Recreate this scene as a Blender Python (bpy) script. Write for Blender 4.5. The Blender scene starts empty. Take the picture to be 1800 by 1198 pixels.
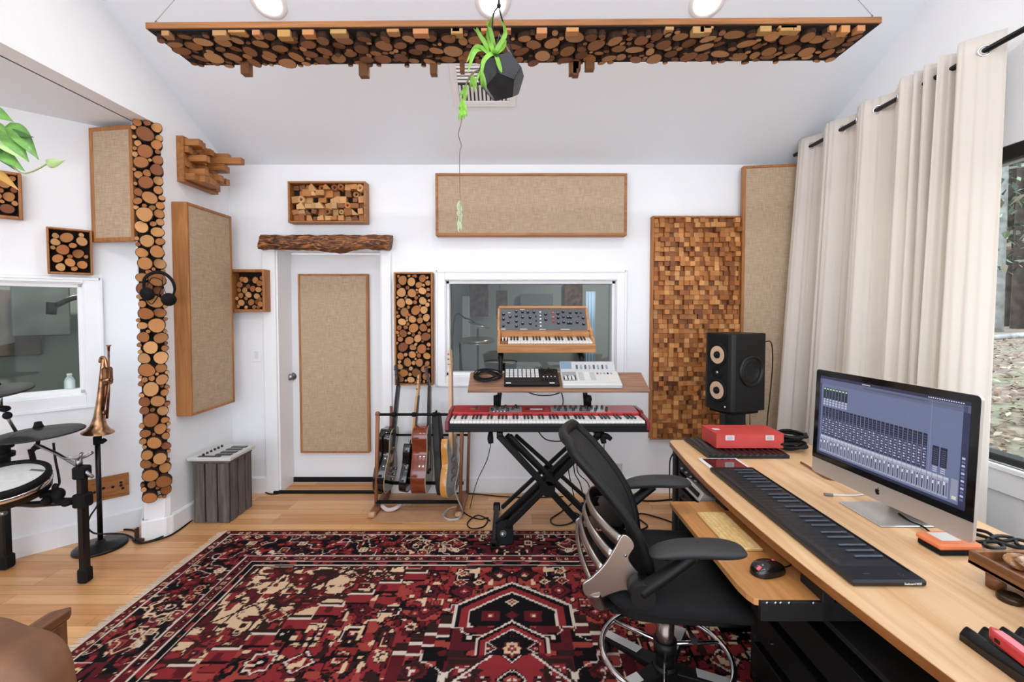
import bpy, bmesh, math, random
import numpy as np
from mathutils import Matrix, Vector, Euler

C = bpy.context.scene.collection
PI = math.pi
# ---------------------------------------------------------------- camera
FPX, HOR, CAMH = 800.0, 545.0, 1.55
PITCH = math.radians(1.9)
CY = HOR + FPX * math.tan(PITCH)
YB = 3.83            # back wall
XL, XR = -2.37, 2.40  # side walls
cam_data = bpy.data.cameras.new('camera')
cam = bpy.data.objects.new('camera', cam_data)
C.objects.link(cam)
cam.location = (0, 0, CAMH)
cam.rotation_euler = (PI / 2 - PITCH, 0, 0)
cam_data.sensor_width = 36.0
cam_data.lens = 36.0 * FPX / 1800.0
cam_data.shift_y = -(599.0 - CY) / 1800.0
cam_data.clip_start = 0.02
bpy.context.scene.camera = cam

def ray(px, py):
    dx = (px - 900.0) / FPX
    du = (CY - py) / FPX
    return Vector((dx, du * math.sin(PITCH) + math.cos(PITCH), du * math.cos(PITCH) - math.sin(PITCH)))
def at(px, py, Y):
    d = ray(px, py); return Vector((0, 0, CAMH)) + d * (Y / d.y)
def on_z(px, py, z):
    d = ray(px, py); return Vector((0, 0, CAMH)) + d * ((z - CAMH) / d.z)
def on_x(px, py, X):
    d = ray(px, py); return Vector((0, 0, CAMH)) + d * (X / d.x)

# ---------------------------------------------------------------- materials
def lin(c):
    return tuple(((v / 255.0) / 12.92 if v / 255.0 <= 0.04045 else ((v / 255.0 + 0.055) / 1.055) ** 2.4) for v in c) + (1.0,)
MATS = {}
def new_mat(name):
    m = bpy.data.materials.new(name); m.use_nodes = True
    return m, m.node_tree.nodes, m.node_tree.links, m.node_tree.nodes['Principled BSDF']
def setp(b, **kw):
    for k, v in kw.items():
        k = k.replace('_', ' ')
        if k in b.inputs: b.inputs[k].default_value = v
def plain(name, rgb, rough=0.5, metal=0.0, var=0.0, vscale=30.0, bump=0.0, bscale=200.0, coat=0.0, spec=0.5):
    if name in MATS: return MATS[name]
    m, N, L, b = new_mat(name)
    setp(b, Roughness=rough, Metallic=metal, Coat_Weight=coat, Coat_Roughness=0.08, Specular_IOR_Level=spec)
    b.inputs['Base Color'].default_value = lin(rgb)
    tc = N.new('ShaderNodeTexCoord')
    if var > 0:
        n = N.new('ShaderNodeTexNoise'); n.inputs['Scale'].default_value = vscale; n.inputs['Detail'].default_value = 4
        L.new(tc.outputs['Object'], n.inputs['Vector'])
        r = N.new('ShaderNodeValToRGB')
        r.color_ramp.elements[0].color = lin([max(0, c * (1 - var)) for c in rgb]); r.color_ramp.elements[0].position = 0.3
        r.color_ramp.elements[1].color = lin([min(255, c * (1 + var)) for c in rgb]); r.color_ramp.elements[1].position = 0.7
        L.new(n.outputs['Fac'], r.inputs['Fac']); L.new(r.outputs['Color'], b.inputs['Base Color'])
    if bump > 0:
        n = N.new('ShaderNodeTexNoise'); n.inputs['Scale'].default_value = bscale; n.inputs['Detail'].default_value = 2
        L.new(tc.outputs['Object'], n.inputs['Vector'])
        bp = N.new('ShaderNodeBump'); bp.inputs['Strength'].default_value = bump; bp.inputs['Distance'].default_value = 0.002
        L.new(n.outputs['Fac'], bp.inputs['Height']); L.new(bp.outputs['Normal'], b.inputs['Normal'])
    MATS[name] = m
    return m
def wood(name, dark, light, axis='x', rough=0.45, scale=1.0, coat=0.0, contrast=0.25):
    key = name + '_' + axis
    if key in MATS: return MATS[key]
    m, N, L, b = new_mat(key)
    setp(b, Roughness=rough, Coat_Weight=coat, Coat_Roughness=0.15)
    tc = N.new('ShaderNodeTexCoord'); mp = N.new('ShaderNodeMapping')
    s = {'x': (1.2, 16, 16), 'y': (16, 1.2, 16), 'z': (16, 16, 1.2)}[axis]
    mp.inputs['Scale'].default_value = [v * scale for v in s]
    L.new(tc.outputs['Object'], mp.inputs['Vector'])
    oi = N.new('ShaderNodeObjectInfo'); ad = N.new('ShaderNodeVectorMath'); ad.operation = 'ADD'
    sc = N.new('ShaderNodeVectorMath'); sc.operation = 'SCALE'; sc.inputs[0].default_value = (13, 7, 5)
    L.new(oi.outputs['Random'], sc.inputs['Scale'])
    L.new(mp.outputs['Vector'], ad.inputs[0]); L.new(sc.outputs['Vector'], ad.inputs[1])
    n = N.new('ShaderNodeTexNoise'); n.inputs['Scale'].default_value = 2.0; n.inputs['Detail'].default_value = 6; n.inputs['Distortion'].default_value = 1.2
    L.new(ad.outputs['Vector'], n.inputs['Vector'])
    r = N.new('ShaderNodeValToRGB')
    r.color_ramp.elements[0].color = lin(dark); r.color_ramp.elements[0].position = 0.5 - contrast
    r.color_ramp.elements[1].color = lin(light); r.color_ramp.elements[1].position = 0.5 + contrast
    L.new(n.outputs['Fac'], r.inputs['Fac']); L.new(r.outputs['Color'], b.inputs['Base Color'])
    bp = N.new('ShaderNodeBump'); bp.inputs['Strength'].default_value = 0.15; bp.inputs['Distance'].default_value = 0.001
    L.new(n.outputs['Fac'], bp.inputs['Height']); L.new(bp.outputs['Normal'], b.inputs['Normal'])
    MATS[key] = m
    return m
def attr_mat(name, rough=0.6, emit=0.0, coat=0.0, bump=0.0, bscale=300.0, metal=0.0):
    """colour from the mesh's own 'col' attribute (the thing's pattern)"""
    if name in MATS: return MATS[name]
    m, N, L, b = new_mat(name)
    setp(b, Roughness=rough, Coat_Weight=coat, Metallic=metal)
    a = N.new('ShaderNodeAttribute'); a.attribute_name = 'col'
    L.new(a.outputs['Color'], b.inputs['Base Color'])
    if emit > 0:
        b.inputs['Base Color'].default_value = (0, 0, 0, 1)
        for l in list(b.inputs['Base Color'].links): L.remove(l)
        L.new(a.outputs['Color'], b.inputs['Emission Color']); b.inputs['Emission Strength'].default_value = emit
    if bump > 0:
        tc = N.new('ShaderNodeTexCoord'); n = N.new('ShaderNodeTexNoise'); n.inputs['Scale'].default_value = bscale
        L.new(tc.outputs['Object'], n.inputs['Vector'])
        bp = N.new('ShaderNodeBump'); bp.inputs['Strength'].default_value = bump; bp.inputs['Distance'].default_value = 0.003
        L.new(n.outputs['Fac'], bp.inputs['Height']); L.new(bp.outputs['Normal'], b.inputs['Normal'])
    MATS[name] = m
    return m
def emis(name, rgb, strength):
    if name in MATS: return MATS[name]
    m, N, L, b = new_mat(name)
    b.inputs['Base Color'].default_value = lin(rgb)
    b.inputs['Emission Color'].default_value = lin(rgb); b.inputs['Emission Strength'].default_value = strength
    MATS[name] = m
    return m
def glass(name, tint=(1, 1, 1), alpha_trans=0.9, rough=0.0):
    """thin pane: clear transparency plus a fresnel reflection"""
    if name in MATS: return MATS[name]
    m, N, L, b = new_mat(name)
    N.remove(b)
    out = N['Material Output']
    tr = N.new('ShaderNodeBsdfTransparent'); tr.inputs['Color'].default_value = (tint[0], tint[1], tint[2], 1)
    gl = N.new('ShaderNodeBsdfGlossy'); gl.inputs['Roughness'].default_value = rough
    fr = N.new('ShaderNodeFresnel'); fr.inputs['IOR'].default_value = 1.5
    mx = N.new('ShaderNodeMixShader')
    ml = N.new('ShaderNodeMath'); ml.operation = 'MULTIPLY_ADD'; ml.inputs[1].default_value = 1.0; ml.inputs[2].default_value = 0.0; ml.inputs[1].default_value = alpha_trans
    ge = N.new('ShaderNodeNewGeometry'); iv = N.new('ShaderNodeMath'); iv.operation = 'SUBTRACT'; iv.inputs[0].default_value = 1.0
    L.new(ge.outputs['Backfacing'], iv.inputs[1])
    m2 = N.new('ShaderNodeMath'); m2.operation = 'MULTIPLY'
    L.new(fr.outputs['Fac'], ml.inputs[0]); L.new(ml.outputs[0], m2.inputs[0]); L.new(iv.outputs[0], m2.inputs[1]); L.new(m2.outputs[0], mx.inputs['Fac'])
    L.new(tr.outputs[0], mx.inputs[1]); L.new(gl.outputs[0], mx.inputs[2]); L.new(mx.outputs[0], out.inputs['Surface'])
    MATS[name] = m
    return m
def burlap_mat():
    if 'burlap' in MATS: return MATS['burlap']
    m, N, L, b = new_mat('burlap')
    setp(b, Roughness=0.95, Specular_IOR_Level=0.1)
    tc = N.new('ShaderNodeTexCoord')
    fac = []
    for s in ((14, 190, 190), (190, 14, 190)):
        mp = N.new('ShaderNodeMapping'); mp.inputs['Scale'].default_value = s
        L.new(tc.outputs['Object'], mp.inputs['Vector'])
        n = N.new('ShaderNodeTexNoise'); n.inputs['Scale'].default_value = 1.0; n.inputs['Detail'].default_value = 3
        L.new(mp.outputs['Vector'], n.inputs['Vector']); fac.append(n)
    ad = N.new('ShaderNodeMath'); ad.operation = 'ADD'
    L.new(fac[0].outputs['Fac'], ad.inputs[0]); L.new(fac[1].outputs['Fac'], ad.inputs[1])
    ml = N.new('ShaderNodeMath'); ml.operation = 'MULTIPLY'; ml.inputs[1].default_value = 0.5
    L.new(ad.outputs[0], ml.inputs[0])
    r = N.new('ShaderNodeValToRGB')
    r.color_ramp.elements[0].color = lin((166, 141, 114)); r.color_ramp.elements[0].position = 0.33
    r.color_ramp.elements[1].color = lin((198, 175, 149)); r.color_ramp.elements[1].position = 0.66
    L.new(ml.outputs[0], r.inputs['Fac']); L.new(r.outputs['Color'], b.inputs['Base Color'])
    bp = N.new('ShaderNodeBump'); bp.inputs['Strength'].default_value = 0.3; bp.inputs['Distance'].default_value = 0.002
    L.new(ml.outputs[0], bp.inputs['Height']); L.new(bp.outputs['Normal'], b.inputs['Normal'])
    MATS['burlap'] = m
    return m
def endgrain_mat():
    """cut log ends: rings from the slice's own UV, tone per slice"""
    if 'endgrain' in MATS: return MATS['endgrain']
    m, N, L, b = new_mat('endgrain')
    setp(b, Roughness=0.7)
    uv = N.new('ShaderNodeUVMap'); uv.uv_map = 'uv'
    ns = N.new('ShaderNodeTexNoise'); ns.inputs['Scale'].default_value = 60.0
    L.new(uv.outputs['UV'], ns.inputs['Vector'])
    ln = N.new('ShaderNodeVectorMath'); ln.operation = 'LENGTH'
    L.new(uv.outputs['UV'], ln.inputs[0])
    w = N.new('ShaderNodeMath'); w.operation = 'MULTIPLY_ADD'; w.inputs[1].default_value = 0.006
    L.new(ns.outputs['Fac'], w.inputs[0]); L.new(ln.outputs['Value'], w.inputs[2])
    f = N.new('ShaderNodeMath'); f.operation = 'MULTIPLY'; f.inputs[1].default_value = 900.0
    L.new(w.outputs[0], f.inputs[0])
    sn = N.new('ShaderNodeMath'); sn.operation = 'SINE'; L.new(f.outputs[0], sn.inputs[0])
    mr = N.new('ShaderNodeMapRange'); mr.inputs['From Min'].default_value = -1; mr.inputs['To Min'].default_value = 0.78; mr.inputs['To Max'].default_value = 1.08
    L.new(sn.outputs[0], mr.inputs['Value'])
    a = N.new('ShaderNodeAttribute'); a.attribute_name = 'col'
    mm = N.new('ShaderNodeVectorMath'); mm.operation = 'SCALE'
    L.new(a.outputs['Color'], mm.inputs[0]); L.new(mr.outputs['Result'], mm.inputs['Scale'])
    L.new(mm.outputs['Vector'], b.inputs['Base Color'])
    MATS['endgrain'] = m
    return m

# ---------------------------------------------------------------- mesh builder
class MB:
    """collects shapes in a frame F and links them as ONE mesh object"""
    def __init__(self, F=None):
        self.F = F.copy() if F is not None else Matrix.Identity(4)
        self.v = []; self.f = []; self.mi = []; self.col = []; self.uv = []; self.sm = []
        self.useuv = False; self.usecol = False
    def _add(self, verts, faces, mi=0, col=None, uvs=None, smooth=False, M=None):
        o = len(self.v)
        if M is not None: verts = [M @ Vector(p) for p in verts]
        self.v.extend([tuple(p) for p in verts])
        for k, fc in enumerate(faces):
            self.f.append([i + o for i in fc]); self.mi.append(mi if isinstance(mi, int) else mi[k])
            self.sm.append(smooth)
            self.col.append(col)
            self.uv.append([uvs[i] for i in fc] if uvs is not None else None)
        if col is not None: self.usecol = True
        if uvs is not None: self.useuv = True
        return self
    def box(self, c, s, rot=None, bev=0.0, mi=0, col=None):
        sx, sy, sz = s[0] / 2, s[1] / 2, s[2] / 2
        M = Matrix.Translation(Vector(c))
        if rot is not None:
            M = M @ (rot if isinstance(rot, Matrix) else Euler(rot).to_matrix().to_4x4())
        if bev > 0 and bev < min(sx, sy, sz):
            b = bev
            vs = []; idx = {}
            for X in (-1, 1):
                for Y in (-1, 1):
                    for Z in (-1, 1):
                        for ax in range(3):
                            p = [X * (sx - b), Y * (sy - b), Z * (sz - b)]
                            p[ax] = (X * sx, Y * sy, Z * sz)[ax]
                            idx[(X, Y, Z, ax)] = len(vs); vs.append(p)
            fs = []
            for ax in range(3):
                a1, a2 = (ax + 1) % 3, (ax + 2) % 3
                for S in (-1, 1):
                    q = []
                    for (u, w) in ((-1, -1), (1, -1), (1, 1), (-1, 1)):
                        k = [0, 0, 0]; k[ax] = S; k[a1] = u; k[a2] = w
                        q.append(idx[(k[0], k[1], k[2], ax)])
                    fs.append(q if S > 0 else q[::-1])
            for ax in range(3):
                a1, a2 = (ax + 1) % 3, (ax + 2) % 3
                for u in (-1, 1):
                    for w in (-1, 1):
                        k0 = [0, 0, 0]; k1 = [0, 0, 0]
                        k0[ax] = -1; k1[ax] = 1
                        for k in (k0, k1): k[a1] = u; k[a2] = w
                        q = [idx[(*k0, a1)], idx[(*k1, a1)], idx[(*k1, a2)], idx[(*k0, a2)]]
                        fs.append(q if u * w > 0 else q[::-1])
            for X in (-1, 1):
                for Y in (-1, 1):
                    for Z in (-1, 1):
                        q = [idx[(X, Y, Z, 0)], idx[(X, Y, Z, 1)], idx[(X, Y, Z, 2)]]
                        fs.append(q if X * Y * Z > 0 else q[::-1])
            return self._add(vs, fs, mi, col, None, False, M)
        vs = [(x, y, z) for x in (-sx, sx) for y in (-sy, sy) for z in (-sz, sz)]
        fs = [(0, 1, 3, 2), (4, 6, 7, 5), (0, 4, 5, 1), (2, 3, 7, 6), (0, 2, 6, 4), (1, 5, 7, 3)]
        return self._add(vs, fs, mi, col, None, False, M)
    def bb(self, lo, hi, bev=0.0, mi=0, col=None):
        c = [(a + b) / 2 for a, b in zip(lo, hi)]; s = [abs(b - a) for a, b in zip(lo, hi)]
        return self.box(c, s, None, bev, mi, col)
    def quad(self, a, b, c, d, mi=0, col=None):
        return self._add([a, b, c, d], [(0, 1, 2, 3)], mi, col)
    def tube(self, pts, r, seg=10, mi=0, smooth=True, cap=True, spline=0, flat=None, closed=False, col=None):
        pts = [Vector(p) for p in pts]
        if spline: 
            q = catmull(pts, spline, closed)
            if isinstance(r, (list, tuple)):
                n0 = len(r); r = [r[min(n0 - 1, int(i / spline))] * (1 - (i / spline) % 1) + r[min(n0 - 1, int(i / spline) + 1)] * ((i / spline) % 1) for i in range(len(q))]
            pts = q
        n = len(pts)
        rr = r if isinstance(r, (list, tuple)) else [r] * n
        vs = []; fs = []
        prev = None
        for i, p in enumerate(pts):
            if closed: t = pts[(i + 1) % n] - pts[i - 1]
            else: t = (pts[min(i + 1, n - 1)] - pts[max(i - 1, 0)])
            if t.length < 1e-9: t = Vector((0, 0, 1))
            t.normalize()
            if prev is None:
                a = Vector((0, 0, 1)) if abs(t.z) < 0.9 else Vector((1, 0, 0))
                u = t.cross(a).normalized()
            else:
                u = prev - t * prev.dot(t)
                u = u.normalized() if u.length > 1e-6 else t.cross(Vector((0.3, 0.5, 0.8))).normalized()
            prev = u; w = t.cross(u)
            for k in range(seg):
                a = 2 * PI * k / seg
                ca, sa = math.cos(a), math.sin(a)
                if flat: sa *= flat
                vs.append(p + (u * ca + w * sa) * rr[i])
        m = n if closed else n - 1
        for i in range(m):
            j = (i + 1) % n
            for k in range(seg):
                k2 = (k + 1) % seg
                fs.append((i * seg + k, i * seg + k2, j * seg + k2, j * seg + k))
        self._add(vs, fs, mi, col, None, smooth)
        if cap and not closed:
            o = len(self.v) - len(vs)
            self.f.append([o + k for k in range(seg)][::-1]); self.f.append([o + (n - 1) * seg + k for k in range(seg)])
            self.mi += [mi, mi]; self.sm += [False, False]; self.col += [col, col]; self.uv += [None, None]
        return self
    def cyl(self, p0, p1, r0, r1=None, seg=20, mi=0, smooth=True, col=None):
        return self.tube([p0, p1], [r0, r0 if r1 is None else r1], seg, mi, smooth, True, col=col)
    def lathe(self, prof, M=None, seg=28, mi=0, smooth=True, col=None, a0=0.0, a1=2 * PI):
        """profile of (r, z), turned about z"""
        vs = []; fs = []
        n = len(prof); full = abs(a1 - a0 - 2 * PI) < 1e-6
        ns = seg if full else seg + 1
        for k in range(ns):
            a = a0 + (a1 - a0) * k / seg
            for (r, z) in prof: vs.append((r * math.cos(a), r * math.sin(a), z))
        for k in range(seg):
            k2 = (k + 1) % ns
            for i in range(n - 1):
                fs.append((k * n + i, k2 * n + i, k2 * n + i + 1, k * n + i + 1))
        self._add(vs, fs, mi, col, None, smooth, M)
        return self
    def prism(self, poly, z0, z1, M=None, mi=0, col=None, smooth=False, mi_top=None):
        """polygon (counter-clockwise) drawn out from z0 to z1"""
        n = len(poly)
        vs = [(p[0], p[1], z0) for p in poly] + [(p[0], p[1], z1) for p in poly]
        self._add(vs, [tuple(range(n))[::-1]], mi, col, None, False, M)
        o = len(self.v) - 2 * n
        self.f.append([o + n + i for i in range(n)]); self.mi.append(mi if mi_top is None else mi_top); self.sm.append(False); self.col.append(col); self.uv.append(None)
        for i in range(n):
            j = (i + 1) % n
            self.f.append([o + i, o + j, o + n + j, o + n + i]); self.mi.append(mi); self.sm.append(smooth); self.col.append(col); self.uv.append(None)
        return self
    def ell(self, c, r, seg=20, rings=12, rot=None, mi=0, col=None):
        M = Matrix.Translation(Vector(c))
        if rot is not None: M = M @ (rot if isinstance(rot, Matrix) else Euler(rot).to_matrix().to_4x4())
        M = M @ Matrix.Diagonal((r[0], r[1], r[2], 1)) if not isinstance(r, (int, float)) else M @ Matrix.Diagonal((r, r, r, 1))
        prof = [(max(1e-4, math.sin(PI * i / rings)), -math.cos(PI * i / rings)) for i in range(rings + 1)]
        return self.lathe(prof, M, seg, mi, True, col)
    def grid(self, fn, nu, nv, mi=0, smooth=True, col=None, closed_u=False):
        vs = []; fs = []
        for i in range(nu + (0 if closed_u else 1)):
            for j in range(nv + 1): vs.append(fn(i / nu, j / nv))
        m = nv + 1; nn = nu if closed_u else nu + 1
        for i in range(nu):
            i2 = (i + 1) % nn
            for j in range(nv): fs.append((i * m + j, i2 * m + j, i2 * m + j + 1, i * m + j + 1))
        return self._add(vs, fs, mi, col, None, smooth)
    def build(self, name, mats, parent=None, solid=0.0, offset=-1.0, bevel=0.0, subsurf=0, recalc=True, origin=None):
        if not isinstance(mats, (list, tuple)): mats = [mats]
        co = np.array(self.v, dtype=np.float64).reshape(-1, 3)
        ctr = Vector(((co.min(0) + co.max(0)) / 2).tolist()) if origin is None else Vector(origin)
        local = co - np.array(ctr)
        me = bpy.data.meshes.new(name)
        me.from_pydata(local.tolist(), [], self.f)
        for m in mats: me.materials.append(m)
        me.polygons.foreach_set('material_index', self.mi)
        me.polygons.foreach_set('use_smooth', self.sm)
        if self.useuv:
            lay = me.uv_layers.new(name='uv')
            li = 0
            arr = np.zeros((len(me.loops), 2))
            for k, fc in enumerate(self.f):
                if self.uv[k] is not None: arr[li:li + len(fc)] = self.uv[k]
                li += len(fc)
            lay.data.foreach_set('uv', arr.ravel())
        if self.usecol:
            ca = me.color_attributes.new('col', 'FLOAT_COLOR', 'CORNER')
            arr = np.ones((len(me.loops), 4)); li = 0
            for k, fc in enumerate(self.f):
                if self.col[k] is not None: arr[li:li + len(fc), :3] = self.col[k][:3]
                li += len(fc)
            ca.data.foreach_set('color', arr.ravel())
        if recalc:
            bm = bmesh.new(); bm.from_mesh(me)
            bmesh.ops.recalc_face_normals(bm, faces=bm.faces)
            bm.to_mesh(me); bm.free()
        me.update()
        o = bpy.data.objects.new(name, me); C.objects.link(o)
        Mw = self.F @ Matrix.Translation(ctr)
        place(o, Mw, parent)
        if solid:
            s = o.modifiers.new('thickness', 'SOLIDIFY'); s.thickness = solid; s.offset = offset
        if bevel:
            s = o.modifiers.new('bevel', 'BEVEL'); s.width = bevel; s.segments = 2; s.limit_method = 'ANGLE'
        if subsurf:
            s = o.modifiers.new('sub', 'SUBSURF'); s.levels = subsurf; s.render_levels = subsurf
        return o
WM = {}
def place(o, Mw, parent=None):
    WM[o.name] = Mw.copy()
    if parent is not None:
        o.parent = parent
        o.matrix_basis = WM[parent.name].inverted() @ Mw
    else:
        o.matrix_basis = Mw
def catmull(pts, n=6, closed=False):
    out = []; m = len(pts)
    for i in range(m if closed else m - 1):
        if closed: p0, p1, p2, p3 = pts[i - 1], pts[i], pts[(i + 1) % m], pts[(i + 2) % m]
        else: p0, p1, p2, p3 = pts[max(i - 1, 0)], pts[i], pts[i + 1], pts[min(i + 2, m - 1)]
        for k in range(n):
            t = k / n
            out.append(0.5 * ((2 * p1) + (p2 - p0) * t + (2 * p0 - 5 * p1 + 4 * p2 - p3) * t * t + (3 * p1 - p0 - 3 * p2 + p3) * t ** 3))
    if not closed: out.append(pts[-1])
    return out
def tag(o, label, cat, group=None, kind=None):
    o['label'] = label; o['category'] = cat
    if group: o['group'] = group
    if kind: o['kind'] = kind
    return o
def thing(name, label, cat, loc=(0, 0, 0), group=None, F=None):
    o = bpy.data.objects.new(name, None); o.empty_display_size = 0.05; C.objects.link(o)
    M = Matrix.Translation(Vector(loc)) if F is None else F.copy()
    place(o, M)
    return tag(o, label, cat, group)
def struct(o):
    o['kind'] = 'structure'; return o
def frame(o, x, y, z):
    """matrix from origin and three axes"""
    M = Matrix.Identity(4)
    for i, a in enumerate((x, y, z)):
        a = Vector(a).normalized()
        for k in range(3): M[k][i] = a[k]
    for k in range(3): M[k][3] = o[k]
    return M
def rot_to(zdir, xhint=(1, 0, 0), o=(0, 0, 0)):
    z = Vector(zdir).normalized(); x = Vector(xhint); x = (x - z * x.dot(z)).normalized(); y = z.cross(x)
    return frame(o, x, y, z)
def dup(o, Mw, parent=None, label=None):
    c = o.copy(); C.objects.link(c); place(c, Mw, parent)
    if label: c['label'] = label
    return c
def dup_tree(root, Mw, label=None):
    r = dup(root, Mw, None, label)
    for ch in [c for c in bpy.data.objects if c.parent == root]:
        k = ch.copy(); C.objects.link(k); k.parent = r; WM[k.name] = Mw @ (WM[root.name].inverted() @ WM[ch.name])
        k.matrix_basis = ch.matrix_basis
        for g in [c for c in bpy.data.objects if c.parent == ch]:
            q = g.copy(); C.objects.link(q); q.parent = k; q.matrix_basis = g.matrix_basis
    return r
def text_mesh(s, size, F, mat, parent, name='lettering', depth=0.0005, align='CENTER'):
    cu = bpy.data.curves.new(name, 'FONT'); cu.body = s; cu.size = size; cu.extrude = depth; cu.align_x = align; cu.align_y = 'CENTER'
    cu.resolution_u = 2
    o = bpy.data.objects.new(name, cu)
    C.objects.link(o)
    bpy.context.view_layer.update()
    dg = bpy.context.evaluated_depsgraph_get()
    me = bpy.data.meshes.new_from_object(o.evaluated_get(dg))
    bpy.data.objects.remove(o)
    me.materials.clear(); me.materials.append(mat)
    m = bpy.data.objects.new(name, me); C.objects.link(m)
    place(m, F, parent)
    return m

# common materials
WHITE = plain('white_paint', (243, 244, 246), 0.6, var=0.008, vscale=3, bump=0.05, bscale=60)
TRIMW = plain('white_trim_paint', (243, 243, 244), 0.35)
CEILM = plain('ceiling_paint', (239, 246, 253), 0.8)
BLACK = plain('black_plastic', (12, 12, 13), 0.45, bump=0.03, spec=0.3)
BLACKM = plain('black_metal', (10, 10, 11), 0.45, 0.0, spec=0.3)
RUBBER = plain('black_rubber', (14, 14, 15), 0.75, spec=0.25)
CABLE = plain('black_cable', (10, 10, 11), 0.55, spec=0.3)
CHROME = plain('chrome', (225, 226, 230), 0.12, 1.0)
ALU = plain('aluminium', (196, 190, 184), 0.3, 1.0)
STEEL = plain('steel', (150, 150, 154), 0.3, 1.0)
BURLAP = burlap_mat()
ENDG = endgrain_mat()
BARK = plain('bark', (48, 28, 16), 0.95, var=0.35, vscale=80, bump=0.4, bscale=150)
DARKBK = plain('charred_backing', (26, 16, 10), 0.9, var=0.3, vscale=40)  # near-black brown for the boards behind logs and offcuts
def honey(axis): return wood('honey_pine', (140, 84, 38), (184, 124, 66), axis, 0.5)
def cedar(axis): return wood('cedar_block', (128, 72, 30), (196, 130, 68), axis, 0.6, contrast=0.3)
KEYW = plain('white_key', (236, 236, 232), 0.25)
KEYB = plain('black_key', (18, 18, 20), 0.3)
# ================================================================ room shell
HB = 2.76            # ceiling height at the back wall
SL = 0.5             # roof slope
def ceil_z(y): return HB + SL * (YB - y)
FB = lambda x, z, y=YB: frame((x, y, z), (1, 0, 0), (0, 0, 1), (0, -1, 0))
FL = lambda y, z, x=XL: frame((x, y, z), (0, 1, 0), (0, 0, 1), (1, 0, 0))
YZ = frame((0, 0, 0), (0, 1, 0), (0, 0, 1), (1, 0, 0))
ALC = 5.915          # angled wall of the alcove: y = x + ALC
def on_alc(px, py):
    d = ray(px, py); t = ALC / (d.y - d.x); return Vector((0, 0, CAMH)) + d * t
def s_alc(p): return (p.x + p.y - ALC) / math.sqrt(2)   # distance along that wall from its x = 0 point
FA = frame((0, ALC, 0), (1, 1, 0), (0, 0, 1), (1, -1, 0))
def FAat(s, z, out=0.0): return FA @ Matrix.Translation((s, z, out))

def floor_mat():
    m, N, L, b = new_mat('oak_floor')
    setp(b, Roughness=0.32, Coat_Weight=0.15, Coat_Roughness=0.2)
    tc = N.new('ShaderNodeTexCoord')
    br = N.new('ShaderNodeTexBrick'); br.offset = 0.37; br.offset_frequency = 3; br.squash = 1.0
    br.inputs['Scale'].default_value = 1.0; br.inputs['Brick Width'].default_value = 0.95; br.inputs['Row Height'].default_value = 0.082
    br.inputs['Mortar Size'].default_value = 0.0012; br.inputs['Mortar Smooth'].default_value = 0.3; br.inputs['Bias'].default_value = -0.1
    br.inputs['Color1'].default_value = lin((200, 138, 82)); br.inputs['Color2'].default_value = lin((236, 184, 126)); br.inputs['Mortar'].default_value = lin((120, 78, 44))
    L.new(tc.outputs['Object'], br.inputs['Vector'])
    mp = N.new('ShaderNodeMapping'); mp.inputs['Scale'].default_value = (1.6, 26, 1)
    L.new(tc.outputs['Object'], mp.inputs['Vector'])
    n = N.new('ShaderNodeTexNoise'); n.inputs['Scale'].default_value = 1.5; n.inputs['Detail'].default_value = 6; n.inputs['Distortion'].default_value = 0.8
    L.new(mp.outputs['Vector'], n.inputs['Vector'])
    mr = N.new('ShaderNodeMapRange'); mr.inputs['From Min'].default_value = 0.3; mr.inputs['From Max'].default_value = 0.7; mr.inputs['To Min'].default_value = 0.86; mr.inputs['To Max'].default_value = 1.08
    L.new(n.outputs['Fac'], mr.inputs['Value'])
    sc = N.new('ShaderNodeVectorMath'); sc.operation = 'SCALE'
    L.new(br.outputs['Color'], sc.inputs[0]); L.new(mr.outputs['Result'], sc.inputs['Scale'])
    L.new(sc.outputs['Vector'], b.inputs['Base Color'])
    return m
FLOORM = floor_mat()
mb = MB(); mb.bb((-4.2, -3.2, -0.1), (XR + 0.2, YB + 0.3, 0)); struct(mb.build('floor', FLOORM))

# ---- back wall with door and window openings
WT = 0.25
dl, dr = at(489, 700, YB).x, at(673, 700, YB).x
dt = at(600, 437, YB).z
wl, wr = at(783, 560, YB).x, at(1083, 560, YB).x
wt, wb = at(930, 492, YB).z, at(930, 661, YB).z
mb = MB()
y0, y1 = YB, YB + WT
for (xa, xb, za, zb) in ((XL - 0.1, dl, 0, HB), (dl, dr, dt, HB), (dr, wl, 0, HB), (wl, wr, 0, wb), (wl, wr, wt, HB), (wr, XR + 0.2, 0, HB)):
    mb.bb((xa, y0, za), (xb, y1, zb))
struct(mb.build('wall_back', WHITE))
# ---- left wall with its pillar end
def join(mb, other):
    o = len(mb.v); mb.v += [tuple(other.F @ Vector(p)) for p in other.v]; mb.f += [[i + o for i in f] for f in other.f]
    mb.mi += other.mi; mb.sm += other.sm; mb.col += other.col; mb.uv += other.uv
mb = MB()
poly = [(XL - 0.005, YB), (XL - 0.35, YB), (-2.66, 3.25), (-2.50, 3.045), (-2.485, 3.03), (-2.47, 3.034), (-2.385, 3.085), (XL, 3.115)]
mb.prism(poly, 0, 2.789)
m2 = MB(YZ)
m2.prism([(YB, 0), (YB, HB + 0.02), (0, ceil_z(0)), (-3.2, ceil_z(0) - 1.6), (-3.2, 2.79), (3.115, 2.79), (3.115, 0)], XL - 0.13, XL)
join(mb, m2)
struct(mb.build('wall_left', WHITE))
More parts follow.
